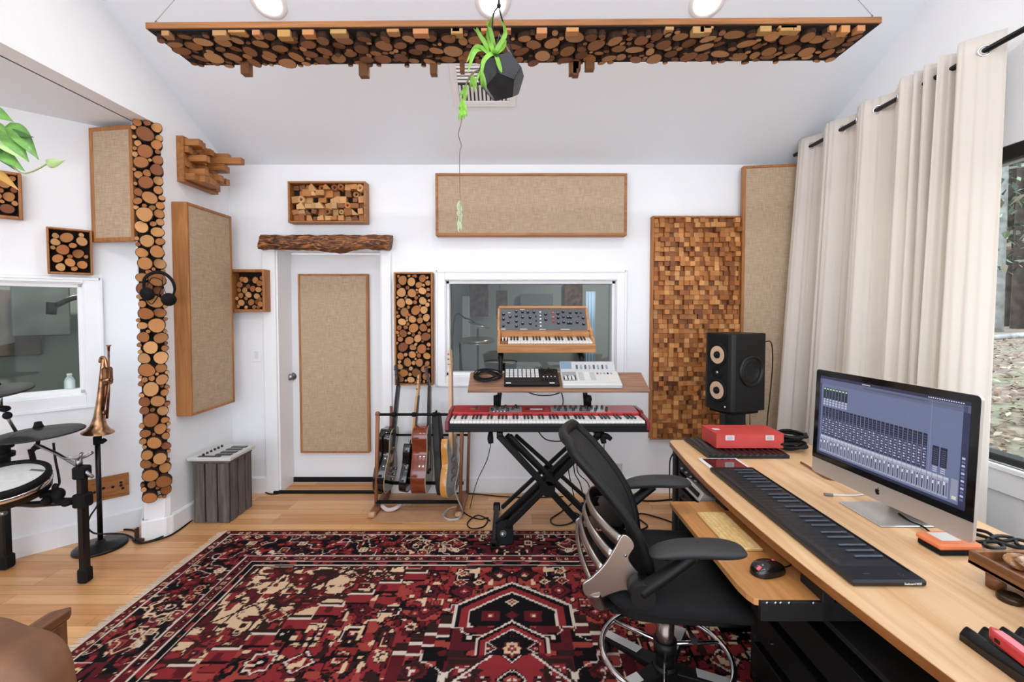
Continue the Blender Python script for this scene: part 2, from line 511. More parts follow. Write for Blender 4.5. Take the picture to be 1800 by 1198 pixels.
# ---- alcove: angled wall with window, far wall, low ceiling
p1 = on_alc(134, 505); p2 = on_alc(135, 684)
aw_r = s_alc(p1) + 0.035; aw_t = p1.z + 0.03; aw_b = p2.z - 0.035
aw_l = aw_r - 1.25
s0, s1 = -6.2 / math.sqrt(2) * 1.35, -2.56 * math.sqrt(2)
mb = MB(FA)
for (a, b2, c, d) in ((s0, aw_l, 0, 2.79), (aw_l, aw_r, 0, aw_b), (aw_l, aw_r, aw_t, 2.79), (aw_r, s1, 0, 2.79)):
    mb.bb((a, c, -0.2), (b2, d, 0))
struct(mb.build('wall_alcove', WHITE))
mb = MB(); mb.bb((-4.25, -3.2, 0), (-4.1, 1.95, 2.79)); struct(mb.build('wall_alcove_side', WHITE))
mb = MB(); mb.prism([(XL - 0.12, -3.2), (XL - 0.12, 3.4), (-2.6, 3.45), (-4.25, 1.8), (-4.25, -3.2)], 2.79, 2.88); struct(mb.build('ceiling_alcove', CEILM))
# ---- right wall with window
rwy0, rwy1 = 0.55, 3.05
rwt = on_x(1735, 267, XR).z; rwb = on_x(1727, 803, XR).z
print('right window z', rwb, rwt)
mb = MB()
for (ya, yb, za, zb) in ((rwy1, YB + 0.2, 0, HB), (rwy0, rwy1, 0, rwb), (rwy0, rwy1, rwt, HB), (-3.2, rwy0, 0, HB)):
    mb.bb((XR, ya, za), (XR + 0.16, yb, zb))
mb2 = MB(YZ); mb2.prism([(YB, HB), (YB, HB + 0.02), (0, ceil_z(0)), (-3.2, ceil_z(0) - 1.6), (-3.2, HB)], XR, XR + 0.16)
join(mb, mb2)
struct(mb.build('wall_right', WHITE))
# ---- sloping ceiling
mb = MB(YZ)
mb.prism([(YB + 0.3, ceil_z(YB + 0.3)), (0, ceil_z(0)), (-3.2, ceil_z(0) - 1.6), (-3.2, ceil_z(0) - 1.45), (0, ceil_z(0) + 0.16), (YB + 0.3, ceil_z(YB + 0.3) + 0.16)], XL - 0.15, XR + 0.2)
struct(mb.build('ceiling', CEILM))
# ---- baseboards
BBH, BBT = 0.135, 0.016
def baseboard(name, pts):
    mb = MB()
    for a, b in zip(pts[:-1], pts[1:]):
        a = Vector((a[0], a[1], 0)); b = Vector((b[0], b[1], 0)); d = (b - a); L = d.length; d.normalize()
        n = Vector((d.y, -d.x, 0))
        a = a - d * 0.009; L += 0.018
        F = frame(a, d, n, (0, 0, 1))
        e = 0.012
        mb._add([F @ Vector(p) for p in ((-0.0, 0, 0), (L, 0, 0), (L, BBT, 0), (0, BBT, 0), (0, 0, BBH), (L, 0, BBH), (L, BBT * 0.5, BBH), (0, BBT * 0.5, BBH), (0, BBT, BBH - e), (L, BBT, BBH - e))],
                [(0, 1, 2, 3), (0, 4, 5, 1), (3, 2, 9, 8), (8, 9, 6, 7), (7, 6, 5, 4), (0, 3, 8, 7, 4), (1, 5, 6, 9, 2)])
    return struct(mb.build(name, TRIMW))
csl, csr = at(467, 700, YB).x, at(690, 700, YB).x
baseboard('baseboard_back', [(XL, YB), (csl, YB)])
baseboard('baseboard_back_right', [(csr, YB), (XR, YB)])
baseboard('baseboard_left', [(-2.62, 3.20), (-2.50, 3.045), (-2.485, 3.03), (-2.47, 3.034), (-2.385, 3.085), (XL, 3.115), (XL, YB)])
baseboard('baseboard_alcove', [(-4.1, 1.815), (-2.63, 3.285)])
baseboard('baseboard_right', [(XR, YB), (XR, -3.0)])

# ---- door
mb = MB()
ztop = dt
cw = csl, dl, dr, csr
mb.bb((csl, YB - 0.022, 0), (dl, YB, ztop + 0.06), 0.004); mb.bb((dr, YB - 0.022, 0), (csr, YB, ztop + 0.06), 0.004)
mb.bb((dl, YB - 0.022, ztop), (dr, YB, ztop + 0.06), 0.004)
mb.bb((dl, YB, 0), (dl + 0.012, YB + WT, ztop)); mb.bb((dr - 0.012, YB, 0), (dr, YB + WT, ztop)); mb.bb((dl, YB, ztop - 0.012), (dr, YB + WT, ztop))
struct(mb.build('trim_1', TRIMW))
YD = YB + 0.23
mb = MB(); mb.bb((dl + 0.012, YD, 0.012), (dr - 0.012, YD + 0.045, ztop - 0.015), 0.003)
door = struct(mb.build('door_1', plain('door_white', (238, 238, 239), 0.4)))
mb = MB(); mb.bb((dl + 0.012, YD - 0.012, 0.004), (dr - 0.012, YD, 0.05), 0.003); mb.build('door_sweep', RUBBER, door)
pk = at(515, 661, YD)
mb = MB(frame((pk.x, YD, pk.z), (1, 0, 0), (0, 0, 1), (0, -1, 0)))
mb.lathe([(0.001, 0), (0.033, 0), (0.033, 0.008), (0.014, 0.012), (0.012, 0.035), (0.024, 0.044), (0.03, 0.056), (0.026, 0.068), (0.012, 0.074), (0.001, 0.075)])
k = mb.build('door_knob', STEEL, door); k['label'] = 'satin steel door knob'
mb = MB(); mb.bb((dl - 0.04, YB - 0.035, 0.0), (dr + 0.02, YB + 0.0, 0.022), 0.005); struct(mb.build('trim_threshold', RUBBER))

# ---- interior window in the back wall
def window_trim(F, l, r, b, t, wdt, name, depth=0.02, inset=0.12, wtop=None):
    mb = MB(F); wt_ = wdt if wtop is None else wtop
    for (xa, xb, ya, yb) in ((l - wdt, l, b - wdt, t + wt_), (r, r + wdt, b - wdt, t + wt_), (l, r, t, t + wt_), (l, r, b - wdt, b)):
        mb.bb((xa, ya, 0), (xb, yb, depth), 0.004)
    e = 0.008
    for (xa, xb, ya, yb) in ((l - wdt - e, l - wdt + 0.012, b - wdt - e, t + wt_ + e), (r + wdt - 0.012, r + wdt + e, b - wdt - e, t + wt_ + e), (l - wdt, r + wdt, t + wt_ - 0.012, t + wt_ + e), (l - wdt, r + wdt, b - wdt - e, b - wdt + 0.012)):
        mb.bb((xa, ya, 0), (xb, yb, depth + 0.008), 0.003)
    g = 0.03
    for (xa, xb, ya, yb) in ((l, l + g, b, t), (r - g, r, b, t), (l, r, t - g, t), (l, r, b, b + g)):
        mb.bb((xa, ya, -inset), (xb, yb, -inset + 0.09), 0.003)
    g = 0.006
    for (xa, xb, ya, yb) in ((l, l + g, b, t), (r - g, r, b, t), (l, r, t - g, t), (l, r, b, b + g)):
        mb.bb((xa, ya, -0.2), (xb, yb, 0))
    w = struct(mb.build(name, TRIMW))
    mb = MB(F); mb.bb((l + 0.02, b + 0.02, -inset + 0.01), (r - 0.02, t - 0.02, -inset + 0.016))
    gl = mb.build('window_pane', glass('studio_glass', (0.86, 0.9, 0.88), 0.7), w)
    return w
window_trim(FB(0, 0), wl, wr, wb, wt, 0.075, 'window_1')
window_trim(FA, aw_l, aw_r, aw_b, aw_t, 0.085, 'window_2', wtop=0.03)
# ---- black-framed window in the right wall
FR = frame((XR, 0, 0), (0, -1, 0), (0, 0, 1), (-1, 0, 0))
mb = MB(FR)
l, r, b, t = -rwy1, -rwy0, rwb, rwt
fw = 0.075
for (xa, xb, ya, yb) in ((l, l + fw, b, t), (r - fw, r, b, t), (l, r, t - fw, t), (l, r, b, b + 0.035)):
    mb.bb((xa, ya, -0.09), (xb, yb, -0.005), 0.006)
mb.bb((l, b, -0.12), (r, b + 0.02, -0.06)); 
w3 = struct(mb.build('window_3', plain('black_window_frame', (18, 18, 19), 0.35)))
mb = MB(FR); mb.bb((l + 0.05, b + 0.03, -0.06), (r - 0.05, t - 0.05, -0.054)); mb.build('window_pane', glass('clear_glass', (0.97, 0.99, 0.98), 0.95), w3)
mb = MB(FR)
for (xa, xb, ya, yb) in ((l + fw, l + fw + 0.008, b + 0.03, t - fw), (l + fw, r - fw, t - fw - 0.008, t - fw)):
    mb.bb((xa, ya, -0.05), (xb, yb, -0.03))
mb.build('glazing_bead', plain('grey_bead', (176, 180, 180), 0.4), w3)
sillb = on_x(1727, 851, XR).z
mb = MB(FR); mb.bb((l - 0.1, sillb, 0), (r + 0.1, b - 0.002, 0.02), 0.004); mb.bb((l - 0.1, b - 0.03, 0), (r + 0.1, b - 0.002, 0.035), 0.004); struct(mb.build('trim_sill', TRIMW))

# ---- light switch and outlet
c = at(452, 623, YB)
t_ = thing('light_switch', 'white light switch plate on the wall left of the white door', 'light switch', (c.x, YB, c.z - 0.06))
mb = MB(FB(c.x, c.z)); mb.box((0, 0, 0.003), (0.072, 0.116, 0.006), None, 0.002); mb.build('switch_plate', TRIMW, t_)
mb = MB(FB(c.x, c.z)); mb.box((0, 0, 0.008), (0.032, 0.066, 0.006), (0.08, 0, 0), 0.002); mb.build('rocker', plain('switch_white', (228, 228, 228), 0.3), t_)
c = at(1080, 829, YB)
t_ = thing('wall_outlet', 'white electrical outlet plate low on the wall behind the keyboard stand', 'outlet', (c.x, YB, c.z - 0.06))
mb = MB(FB(c.x, c.z)); mb.box((0, 0, 0.003), (0.13, 0.15, 0.006), None, 0.002); mb.build('outlet_plate', plain('outlet_grey', (205, 205, 206), 0.4), t_)
for s in (-1, 1):
    mb = MB(FB(c.x, c.z)); mb.box((s * 0.03, 0.0, 0.007), (0.034, 0.07, 0.004), None, 0.002); mb.build('socket', TRIMW, t_)

# ================================================================ outside
LEAFG = plain('leaf_litter', (150, 130, 112), 0.95, var=0.35, vscale=14, bump=0.8, bscale=30)
def ground_mat():
    m, N, L, b = new_mat('leafy_ground'); setp(b, Roughness=0.95)
    tc = N.new('ShaderNodeTexCoord')
    n = N.new('ShaderNodeTexNoise'); n.inputs['Scale'].default_value = 9; n.inputs['Detail'].default_value = 8; n.inputs['Roughness'].default_value = 0.75
    L.new(tc.outputs['Object'], n.inputs['Vector'])
    r = N.new('ShaderNodeValToRGB'); e = r.color_ramp.elements
    e[0].position = 0.32; e[0].color = lin((80, 68, 58)); e[1].position = 0.7; e[1].color = lin((168, 150, 132))
    x = e.new(0.5); x.color = lin((126, 110, 96))
    L.new(n.outputs['Fac'], r.inputs['Fac'])
    n2 = N.new('ShaderNodeTexNoise'); n2.inputs['Scale'].default_value = 0.9; n2.inputs['Detail'].default_value = 3
    L.new(tc.outputs['Object'], n2.inputs['Vector'])
    mx = N.new('ShaderNodeMix'); mx.data_type = 'RGBA'; mx.inputs[7].default_value = lin((120, 124, 96))
    mr = N.new('ShaderNodeMapRange'); mr.inputs['From Min'].default_value = 0.5; mr.inputs['From Max'].default_value = 0.62; mr.inputs['To Max'].default_value = 0.6
    L.new(n2.outputs['Fac'], mr.inputs['Value']); L.new(mr.outputs['Result'], mx.inputs[0]); L.new(r.outputs['Color'], mx.inputs[6])
    L.new(mx.outputs[2], b.inputs['Base Color'])
    return m
random.seed(5)
mb = MB()
def gz_(X): return -0.3 + 1.78 * (1 - math.exp(-max(0.0, X - 2.62) / 5.5))
mb.grid(lambda u, v: (2.62 + 45 * u * u, -8 + 60 * v, gz_(2.62 + 45 * u * u) + 0.03 * math.sin(19 * u + 17 * v) * u), 60, 60)
struct(mb.build('ground', ground_mat()))
# dry leaves lying about
mb = MB()
for i in range(4200):
    t = random.random() ** 1.6
    Y = 2.6 + 6.3 * t; X = Y * random.uniform(0.85, 1.9)
    if X < 2.75: continue
    z = gz_(X) + 0.03
    a = random.random() * 6.28; s = random.uniform(0.03, 0.06)
    R = Euler((random.uniform(-0.6, 0.6), random.uniform(-0.6, 0.6), a)).to_matrix()
    cc = random.choice([(160, 138, 114), (120, 96, 76), (94, 76, 62), (178, 162, 142), (136, 112, 88)])
    P = [Vector((X, Y, z)) + R @ Vector(q) for q in ((-s, 0, 0), (0, -s * 0.5, 0.01), (s, 0, 0), (0, s * 0.5, 0.01))]
    mb.quad(*P, col=lin(cc))
tag(mb.build('fallen_leaves', attr_mat('dry_leaves', 0.9)), 'scattered dry brown leaves on the ground outside the window', 'leaves', kind='stuff')
TRUNK = plain('tree_bark', (112, 100, 92), 0.95, var=0.4, vscale=6, bump=0.6, bscale=20)
NEED = attr_mat('evergreen_needles', 0.8)
def tree(k, X, Y, h, r, label, tone, crown0, cr, nleaf, lean=0.0):
    gz = gz_(X) - 0.06
    t = thing('forest_tree', label, 'tree', (X, Y, gz), 'trees beyond the window')
    mb = MB(); mb.tube([(X, Y, gz), (X + lean * 0.5, Y, gz + h * 0.5), (X + lean, Y, gz + h)], [r, r * 0.75, r * 0.25], 10)
    rnd = random.Random(k)
    for j in range(16):
        z = gz + h * rnd.uniform(0.1, 0.9); a = rnd.random() * 6.28; l = rnd.uniform(0.6, 1.7)
        mb.tube([(X, Y, z), (X + math.cos(a) * l * 0.6, Y + math.sin(a) * l * 0.6, z + 0.05), (X + math.cos(a) * l, Y + math.sin(a) * l, z - 0.2)], [0.03, 0.02, 0.008], 5)
    mb.build('trunk', tone, t)
    mb = MB()
    for j in range(nleaf):
        z = gz + h * rnd.uniform(crown0, 1.0); a = rnd.random() * 6.28; l = cr * math.sqrt(rnd.random()) * (1.15 - 0.75 * (z - gz) / h)
        s = rnd.uniform(0.08, 0.2)
        R = Euler((rnd.uniform(-1, 1), rnd.uniform(-1, 1), a)).to_matrix()
        P = [Vector((X + math.cos(a) * l, Y + math.sin(a) * l, z)) + R @ Vector(q) for q in ((-s, 0, 0), (0, -s * 0.4, 0), (s, 0, -s * 0.2), (0, s * 0.4, 0))]
        cc = rnd.choice([(62, 78, 58), (90, 108, 82), (118, 136, 110), (146, 162, 140), (50, 62, 50), (112, 100, 82)])
        mb.quad(*P, col=lin(cc))
    mb.build('foliage', NEED, t)
PALE = plain('pale_bark', (150, 150, 148), 0.9, var=0.2, vscale=5)
DARKB = plain('dark_bark', (66, 56, 50), 0.95, var=0.4, vscale=6, bump=0.6, bscale=20)
def treepos(px, Y): return ((px - 900) / FPX * Y, Y)
specs = [(1754, 10.0, 12, 0.10, 'slender pale grey trunked tree standing nearest behind the lawn', PALE, 0.12, 0.75, 500),
         (1776, 11.0, 13, 0.17, 'dark brown trunked evergreen right of the pale tree', DARKB, 0.1, 0.8, 700),
         (1800, 10.3, 13, 0.22, 'thick dark evergreen at the right edge of the glass', DARKB, 0.1, 0.8, 700),
         (1738, 13.0, 14, 0.18, 'grey trunked evergreen half hidden by the curtain', TRUNK, 0.08, 1.0, 800),
         (1764, 14.4, 15, 0.16, 'far thin grey tree between the pale tree and the dark evergreen', TRUNK, 0.06, 1.0, 900),
         (1790, 14.8, 15, 0.2, 'far brown evergreen seen between the two dark trunks', TRUNK, 0.06, 1.0, 900),
         (1724, 19.0, 16, 0.24, 'distant evergreen behind the curtain edge', DARKB, 0.03, 1.6, 1500),
         (1756, 20.5, 16, 0.25, 'distant bushy evergreen closing the view behind the pale tree', DARKB, 0.02, 1.7, 1900),
         (1788, 22.0, 16, 0.25, 'distant bushy evergreen closing the view at the right edge', DARKB, 0.02, 1.8, 2100)]
for k, (px, Y, h, r, lab, tn, c0, cr, nl) in enumerate(specs):
    X, Y = treepos(px, Y); tree(k, X, Y, h, r, lab, tn, c0, cr, nl)
# the wood behind them, too dense to count: trunks and foliage in one
mb = MB(); rnd = random.Random(91)
for k in range(60):
    a = rnd.uniform(0.15, 1.25); d = rnd.uniform(33, 42); X, Y = d * math.sin(a), d * math.cos(a); r = rnd.uniform(0.12, 0.3); g_ = gz_(X) - 0.1
    if X < 14: continue
    mb.tube([(X, Y, g_), (X + rnd.uniform(-.3, .3), Y, g_ + 14)], [r, r * 0.4], 7, col=lin((84, 72, 64)))
for k in range(9000):
    a = rnd.uniform(0.15, 1.25); d = rnd.uniform(36, 42); X, Y = d * math.sin(a), d * math.cos(a)
    if X < 14: continue
    z = gz_(X) + 14 * rnd.random() ** 0.9; s = rnd.uniform(0.25, 0.6)
    R = Euler((rnd.uniform(-1, 1), rnd.uniform(-1, 1), rnd.random() * 6.28)).to_matrix()
    mb.quad(*[Vector((X, Y, z)) + R @ Vector(q) for q in ((-s, 0, 0), (0, -s * 0.45, 0), (s, 0, -s * 0.2), (0, s * 0.45, 0))], col=lin(rnd.choice([(62, 78, 58), (90, 108, 82), (118, 136, 110), (50, 62, 50), (104, 96, 78)])))
tag(mb.build('forest', NEED), 'dense wood of dark evergreens closing the view outside the window', 'forest', kind='stuff')
# pale log lying at the foot of the trees
mb = MB(); a = on_z(1722, 548, CAMH - 0.06); 
mb.tube([(9.3, 9.0, gz_(9.3) + 0.04), (10.3, 8.9, gz_(10.3) + 0.04), (11.6, 8.7, gz_(11.6) + 0.03)], [0.05, 0.06, 0.04], 10)
tag(mb.build('fallen_log', PALE), 'pale fallen log lying in front of the forest trees outside', 'log')
# ================================================================ acoustic panels
def bars(F, l, r, b, t, th, z0, z1, bev=0.003):
    mb = MB(F)
    mb.bb((l, b, z0), (l + th, t, z1), bev); mb.bb((r - th, b, z0), (r, t, z1), bev)
    mb.bb((l + th, t - th, z0), (r - th, t, z1), bev); mb.bb((l + th, b, z0), (r - th, b + th, z1), bev)
    return mb
def burlap_panel(F, w, h, d, label, th=0.022, group=None):
    """F sits at the panel's lower left corner on the wall"""
    T = thing('burlap_acoustic_panel', label, 'acoustic panel', F=F @ Matrix.Translation((w / 2, 0, 0)), group=group)
    bars(F, 0, w, 0, h, th, 0.001, d).build('frame', honey('y' if h > w else 'x'), T)
    mb = MB(F)
    mb.bb((th - 0.002, th - 0.002, 0.001), (w - th + 0.002, h - th + 0.002, d - 0.006))
    mb.build('burlap_cover', BURLAP, T)
    return T
LOGTONES = [(198, 136, 76), (180, 114, 58), (206, 148, 90), (164, 98, 46), (188, 124, 66), (146, 84, 42), (210, 154, 96)]
def slice_mesh(mb, x, y, r, z0, z1, rnd, seg=14, squash=1.0, tones=LOGTONES):
    """one short log standing out of a panel: bark around, cut grain on top"""
    ph = rnd.random() * 6.28; k2 = rnd.uniform(0.02, 0.09); k3 = rnd.uniform(0.0, 0.05)
    sq = squash; ca, sa = math.cos(ph), math.sin(ph)
    ring = []
    for k in range(seg):
        a = 2 * PI * k / seg
        q = r * (1 + k2 * math.cos(2 * a + ph) + k3 * math.cos(3 * a + 2 * ph))
        u, v = q * math.cos(a), q * math.sin(a) * sq
        ring.append((u * ca - v * sa, u * sa + v * ca))
    tone = lin(rnd.choice(tones)); f = rnd.uniform(0.75, 1.1); tone = (tone[0] * f, tone[1] * f, tone[2] * f, 1)
    tx, ty = rnd.uniform(-0.12, 0.12), rnd.uniform(-0.12, 0.12)
    inner = [(p[0] * 0.91, p[1] * 0.91) for p in ring]
    vs = [(x + p[0], y + p[1], z0) for p in ring] + [(x + p[0], y + p[1], z1 + tx * p[0] + ty * p[1]) for p in ring] + [(x + p[0], y + p[1], z1 + 0.0006 + tx * p[0] + ty * p[1]) for p in inner]
    n = seg; fs = []; mi = []
    for k in range(n):
        j = (k + 1) % n
        fs.append((k, j, n + j, n + k)); mi.append(1); fs.append((n + k, n + j, 2 * n + j, 2 * n + k)); mi.append(1)
    fs.append(tuple(2 * n + k for k in range(n))); mi.append(0)
    uv = [(0.02 + 0, 0)] * n + ring + inner
    mb._add(vs, fs, mi, tone, uv)
def pack(w, h, rmin, rmax, n, seed, tries=9000, overlap=0.93, edge=0.0):
    rnd = random.Random(seed); out = []
    for i in range(tries):
        t = i / tries
        hi = rmax * (1 - t) ** 1.3 + rmin * 1.3 * t
        r = rnd.uniform(max(rmin, hi * 0.75), max(hi, rmin * 1.1))
        x = rnd.uniform(r - edge, w - r + edge); y = rnd.uniform(r - edge, h - r + edge)
        if all((x - a) ** 2 + (y - b) ** 2 > ((r + c) * overlap) ** 2 for a, b, c in out): out.append((x, y, r))
        if len(out) >= n: break
    return out
def add_logs(T, F, spots, z0, zfun, seed, maxparts=100, name='log_slice', squash=(0.9, 1.0), tones=LOGTONES, seg=14):
    rnd = random.Random(seed)
    spots = sorted(spots, key=lambda s: -s[2])
    rest = MB(F); nrest = 0
    for i, (x, y, r) in enumerate(spots):
        sq = rnd.uniform(*squash); z1 = zfun(x, y, r, rnd)
        if i < maxparts:
            mb = MB(F); slice_mesh(mb, x, y, r, z0, z1, rnd, seg, sq, tones); mb.build(name, [ENDG, BARK], T)
        else:
            slice_mesh(rest, x, y, r, z0, z1, rnd, 10, sq, tones); nrest += 1
    if nrest:
        o = rest.build('small_' + name + 's', [ENDG, BARK], T); o['kind'] = 'stuff'
def log_box(F, w, h, d, label, spots, seed, th=0.014, zf=None, fr=honey, cat='wood diffuser panel', maxparts=100):
    T = thing('log_slice_panel', label, cat, F=F @ Matrix.Translation((w / 2, 0, 0)))
    bars(F, 0, w, 0, h, th, 0.001, d).build('frame', fr('y'), T)
    mb = MB(F); mb.bb((th - 0.002, th - 0.002, 0.001), (w - th + 0.002, h - th + 0.002, 0.012)); mb.build('backing', DARKBK, T)
    add_logs(T, F @ Matrix.Translation((th, th, 0)), spots, 0.012, zf or (lambda x, y, r, q: d * q.uniform(0.55, 1.02)), seed, maxparts)
    return T

# --- burlap panel over the interior window
def back_rect(x0, y0, x1, y1, Y): 
    a, b = at(x0, y0, Y), at(x1, y1, Y); return min(a.x, b.x), min(a.z, b.z), abs(b.x - a.x), abs(a.z - b.z)
d = 0.09
x, z, w, h = back_rect(765, 304, 1102, 414, YB - d)
burlap_panel(FB(x, z), w, h, d, 'wide beige burlap panel mounted above the interior window')
# --- burlap panel on the door
d = 0.05
x, z, w, h = back_rect(523, 481, 649.5, 796, YD - d)
burlap_panel(FB(x, z, YD), w, h, d, 'tall beige burlap panel fixed to the white door', 0.018)
# --- deep burlap panel on the left wall
XF = XL + 0.11
a = on_x(328, 354, XF); b = on_x(332, 733, XF); c = on_x(407, 384, XF)
burlap_panel(FL(a.y, b.z), c.y - a.y, a.z - b.z, 0.11, 'tall deep beige burlap panel on the left wall above the crate', 0.02)
# --- burlap panel across the corner of the alcove, left of the log column
pl = at(161, 425, 3.055); pr = at(236, 428, 3.0)
e = Vector((pr.x - pl.x, pr.y - pl.y, 0)); w = e.length; e.normalize(); nrm = Vector((e.y, -e.x, 0))
F = frame(pl - nrm * 0.05, e, (0, 0, 1), nrm)
zt = at(161, 223, 3.055).z
burlap_panel(F, w, zt - pl.z - 0.005, 0.05, 'narrow beige burlap panel in the alcove beside the top of the log column', 0.026)
# --- burlap panel across the right corner behind the speaker
pl = at(1307, 291, 3.72); pr = at(1400, 287, 3.665)
e = Vector((pr.x - pl.x, pr.y - pl.y, 0)); w = 0.47; e.normalize(); nrm = Vector((e.y, -e.x, 0))
F = frame(Vector((pl.x, pl.y, 0.55)) - nrm * 0.06, e, (0, 0, 1), nrm)
burlap_panel(F, w, pl.z - 0.55, 0.06, 'tall beige burlap panel in the right corner behind the speaker and curtain', 0.022)

# --- small block panel above the door
d = 0.10
x, z, w, h = back_rect(505, 318, 643, 391, YB - d)
F = FB(x, z)
T = thing('wood_scrap_panel', 'small framed panel of jumbled wood offcuts above the door', 'wood diffuser panel', F=F @ Matrix.Translation((w / 2, 0, 0)))
bars(F, 0, w, 0, h, 0.016, 0.001, d).build('frame', honey('x'), T)
mb = MB(F); mb.bb((0.014, 0.014, 0.001), (w - 0.014, h - 0.014, 0.014)); mb.build('backing', DARKBK, T)
rnd = random.Random(8)
SCRAP = attr_mat('scrap_wood', 0.6, bump=0.25, bscale=90)
nx, ny = 11, 6
for i in range(nx):
    for j in range(ny):
        cw, ch = (w - 0.034) / nx, (h - 0.034) / ny
        cx, cy = 0.017 + cw * (i + 0.5), 0.017 + ch * (j + 0.5)
        if rnd.random() < 0.1: continue
        mb = MB(F); f = rnd.uniform(0.7, 1.1); c = lin(rnd.choice([(186, 122, 64), (160, 98, 48), (206, 150, 92), (132, 80, 42), (214, 166, 110)])); c = tuple(v * f for v in c)
        z1 = rnd.uniform(0.035, 0.105)
        kind = rnd.random()
        cw2, ch2 = cw * rnd.uniform(0.75, 1.35), ch * rnd.uniform(0.7, 1.25)
        cx = min(max(cx, 0.018 + cw2 / 2), w - 0.018 - cw2 / 2); cy = min(max(cy, 0.018 + ch2 / 2), h - 0.018 - ch2 / 2)
        if kind < 0.55:
            mb.box((cx, cy, (z1 + 0.012) / 2), (cw2, ch2, z1 - 0.012), (0, 0, 0 if kind < 0.35 else rnd.uniform(-0.25, 0.25)), 0.002, col=c)
        elif kind < 0.8:
            mb.prism([(cx - cw2 / 2, cy - ch2 / 2), (cx + cw2 / 2, cy - ch2 / 2), (cx + cw2 * rnd.uniform(-.4, .5), cy + ch2 / 2), (cx - cw2 / 2, cy + ch2 * rnd.uniform(0, .5))], 0.012, z1, col=c)
        else:
            ri = min(cw2, ch2) * 0.5
            mb.lathe([(ri * 0.45, 0.012), (ri * 0.45, z1), (ri, z1), (ri, 0.012)], Matrix.Translation((cx, cy, 0)), 14, col=c)
        mb.build('wood_offcut', SCRAP, T)
# --- block panel on the left wall, high up
a = on_x(309, 238, XL + 0.0); b = on_x(310, 318, XL + 0.0); c = on_x(384, 341, XL + 0.05)
F = FL(a.y, b.z); w = c.y - a.y; h = a.z - b.z
T = thing('wood_block_panel', 'small panel of jutting wood blocks high on the left wall, one long block sticking out', 'wood diffuser panel', F=F @ Matrix.Translation((w / 2, 0, 0)))
mb = MB(F); mb.bb((0, 0, 0.001), (w, 0.014, 0.05)); mb.bb((0, h - 0.014, 0.001), (w, h, 0.05)); mb.bb((0, 0.014, 0.001), (0.014, h - 0.014, 0.05)); mb.bb((w - 0.014, 0.014, 0.001), (w, h - 0.014, 0.05)); mb.build('frame', honey('x'), T)
mb = MB(F); mb.bb((0.014, 0.014, 0.001), (w - 0.014, h - 0.014, 0.02)); mb.build('backing', honey('y'), T)
rnd = random.Random(3); nx, ny = 7, 6
for i in range(nx):
    for j in range(ny):
        cw, ch = (w - 0.03) / nx, (h - 0.03) / ny
        x0, y0 = 0.015 + cw * i, 0.015 + ch * j
        z1 = rnd.uniform(0.045, 0.17) if rnd.random() < 0.75 else 0.04
        if i == 5 and j == 4: z1 = 0.30
        mb = MB(F); mb.bb((x0 + 0.001, y0 + 0.001, 0.02), (x0 + cw * rnd.choice([1, 1, 1.0]) - 0.001, y0 + ch - 0.001, z1), 0.0015); mb.build('wood_block', honey('z'), T)

# --- log slice box beside the door (partly behind the deep panel)
d = 0.11
x, z, w, h = back_rect(403, 473, 466, 548, YB - d)
sp = pack(w - 0.05, h - 0.07, 0.012, 0.032, 26, 31)
log_box(FB(x, z), w, h, d, 'small deep box of log slices between the deep burlap panel and the door', sp, 31, 0.022, lambda x, y, r, q: q.uniform(0.04, 0.085))
# --- log slice panel under the window's left side
d = 0.08
x, z, w, h = back_rect(692, 478, 761, 677, YB - d)
sp = pack(w - 0.03, h - 0.03, 0.010, 0.044, 150, 41, 16000)
log_box(FB(x, z), w, h, d, 'tall log slice panel between the door and the interior window', sp, 41, 0.014, lambda x, y, r, q: q.uniform(0.05, 0.1))
# --- log slice panels on the alcove wall
a = on_alc(81, 400); b = on_alc(163, 484)
s_a, s_b = s_alc(a), s_alc(b); w = s_b - s_a; h = a.z - b.z
sp = pack(w - 0.03, h - 0.03, 0.012, 0.036, 44, 51, 1500)
log_box(FAat(s_a, b.z), w, h, 0.07, 'small square log slice panel on the alcove wall above its window', sp, 51, 0.012, lambda x, y, r, q: q.uniform(0.03, 0.09))
a = on_alc(-45, 296); b = on_alc(41, 388)
s_a, s_b = s_alc(a), s_alc(b); w = s_b - s_a; h = a.z - b.z
sp = pack(w - 0.03, h - 0.03, 0.012, 0.034, 60, 53, 4000)
log_box(FAat(s_a, b.z), w, h, 0.06, 'log slice panel cut by the left edge, behind the trailing green leaves', sp, 53, 0.016, lambda x, y, r, q: q.uniform(0.03, 0.06))

# --- column of log slices on the pillar end
pa = Vector((-2.485, 3.03, 0)); pb = Vector((XL, 3.115, 0))
e = (pb - pa); W = e.length; e.normalize(); nrm = Vector((e.y, -e.x, 0))
zb_ = at(272, 872, 3.07).z; zt_ = 2.788
F = frame(pa + Vector((0, 0, zb_)), e, (0, 0, 1), nrm)
T = thing('log_slice_column', 'tall column of stacked log slices covering the pillar from the baseboard to the soffit', 'wood diffuser panel', F=F @ Matrix.Translation((W / 2, 0, 0)))
H = zt_ - zb_
mb = MB(F); mb.bb((0.006, 0.04, 0.002), (W - 0.008, H, 0.018)); mb.build('backing', DARKBK, T)
sp = pack(W, H, 0.011, 0.052, 210, 61, 26000, 0.92, 0.014)
add_logs(T, F, sp, 0.016, lambda x, y, r, q: q.uniform(0.03, 0.075) + (0.02 if r > 0.04 else 0), 61)

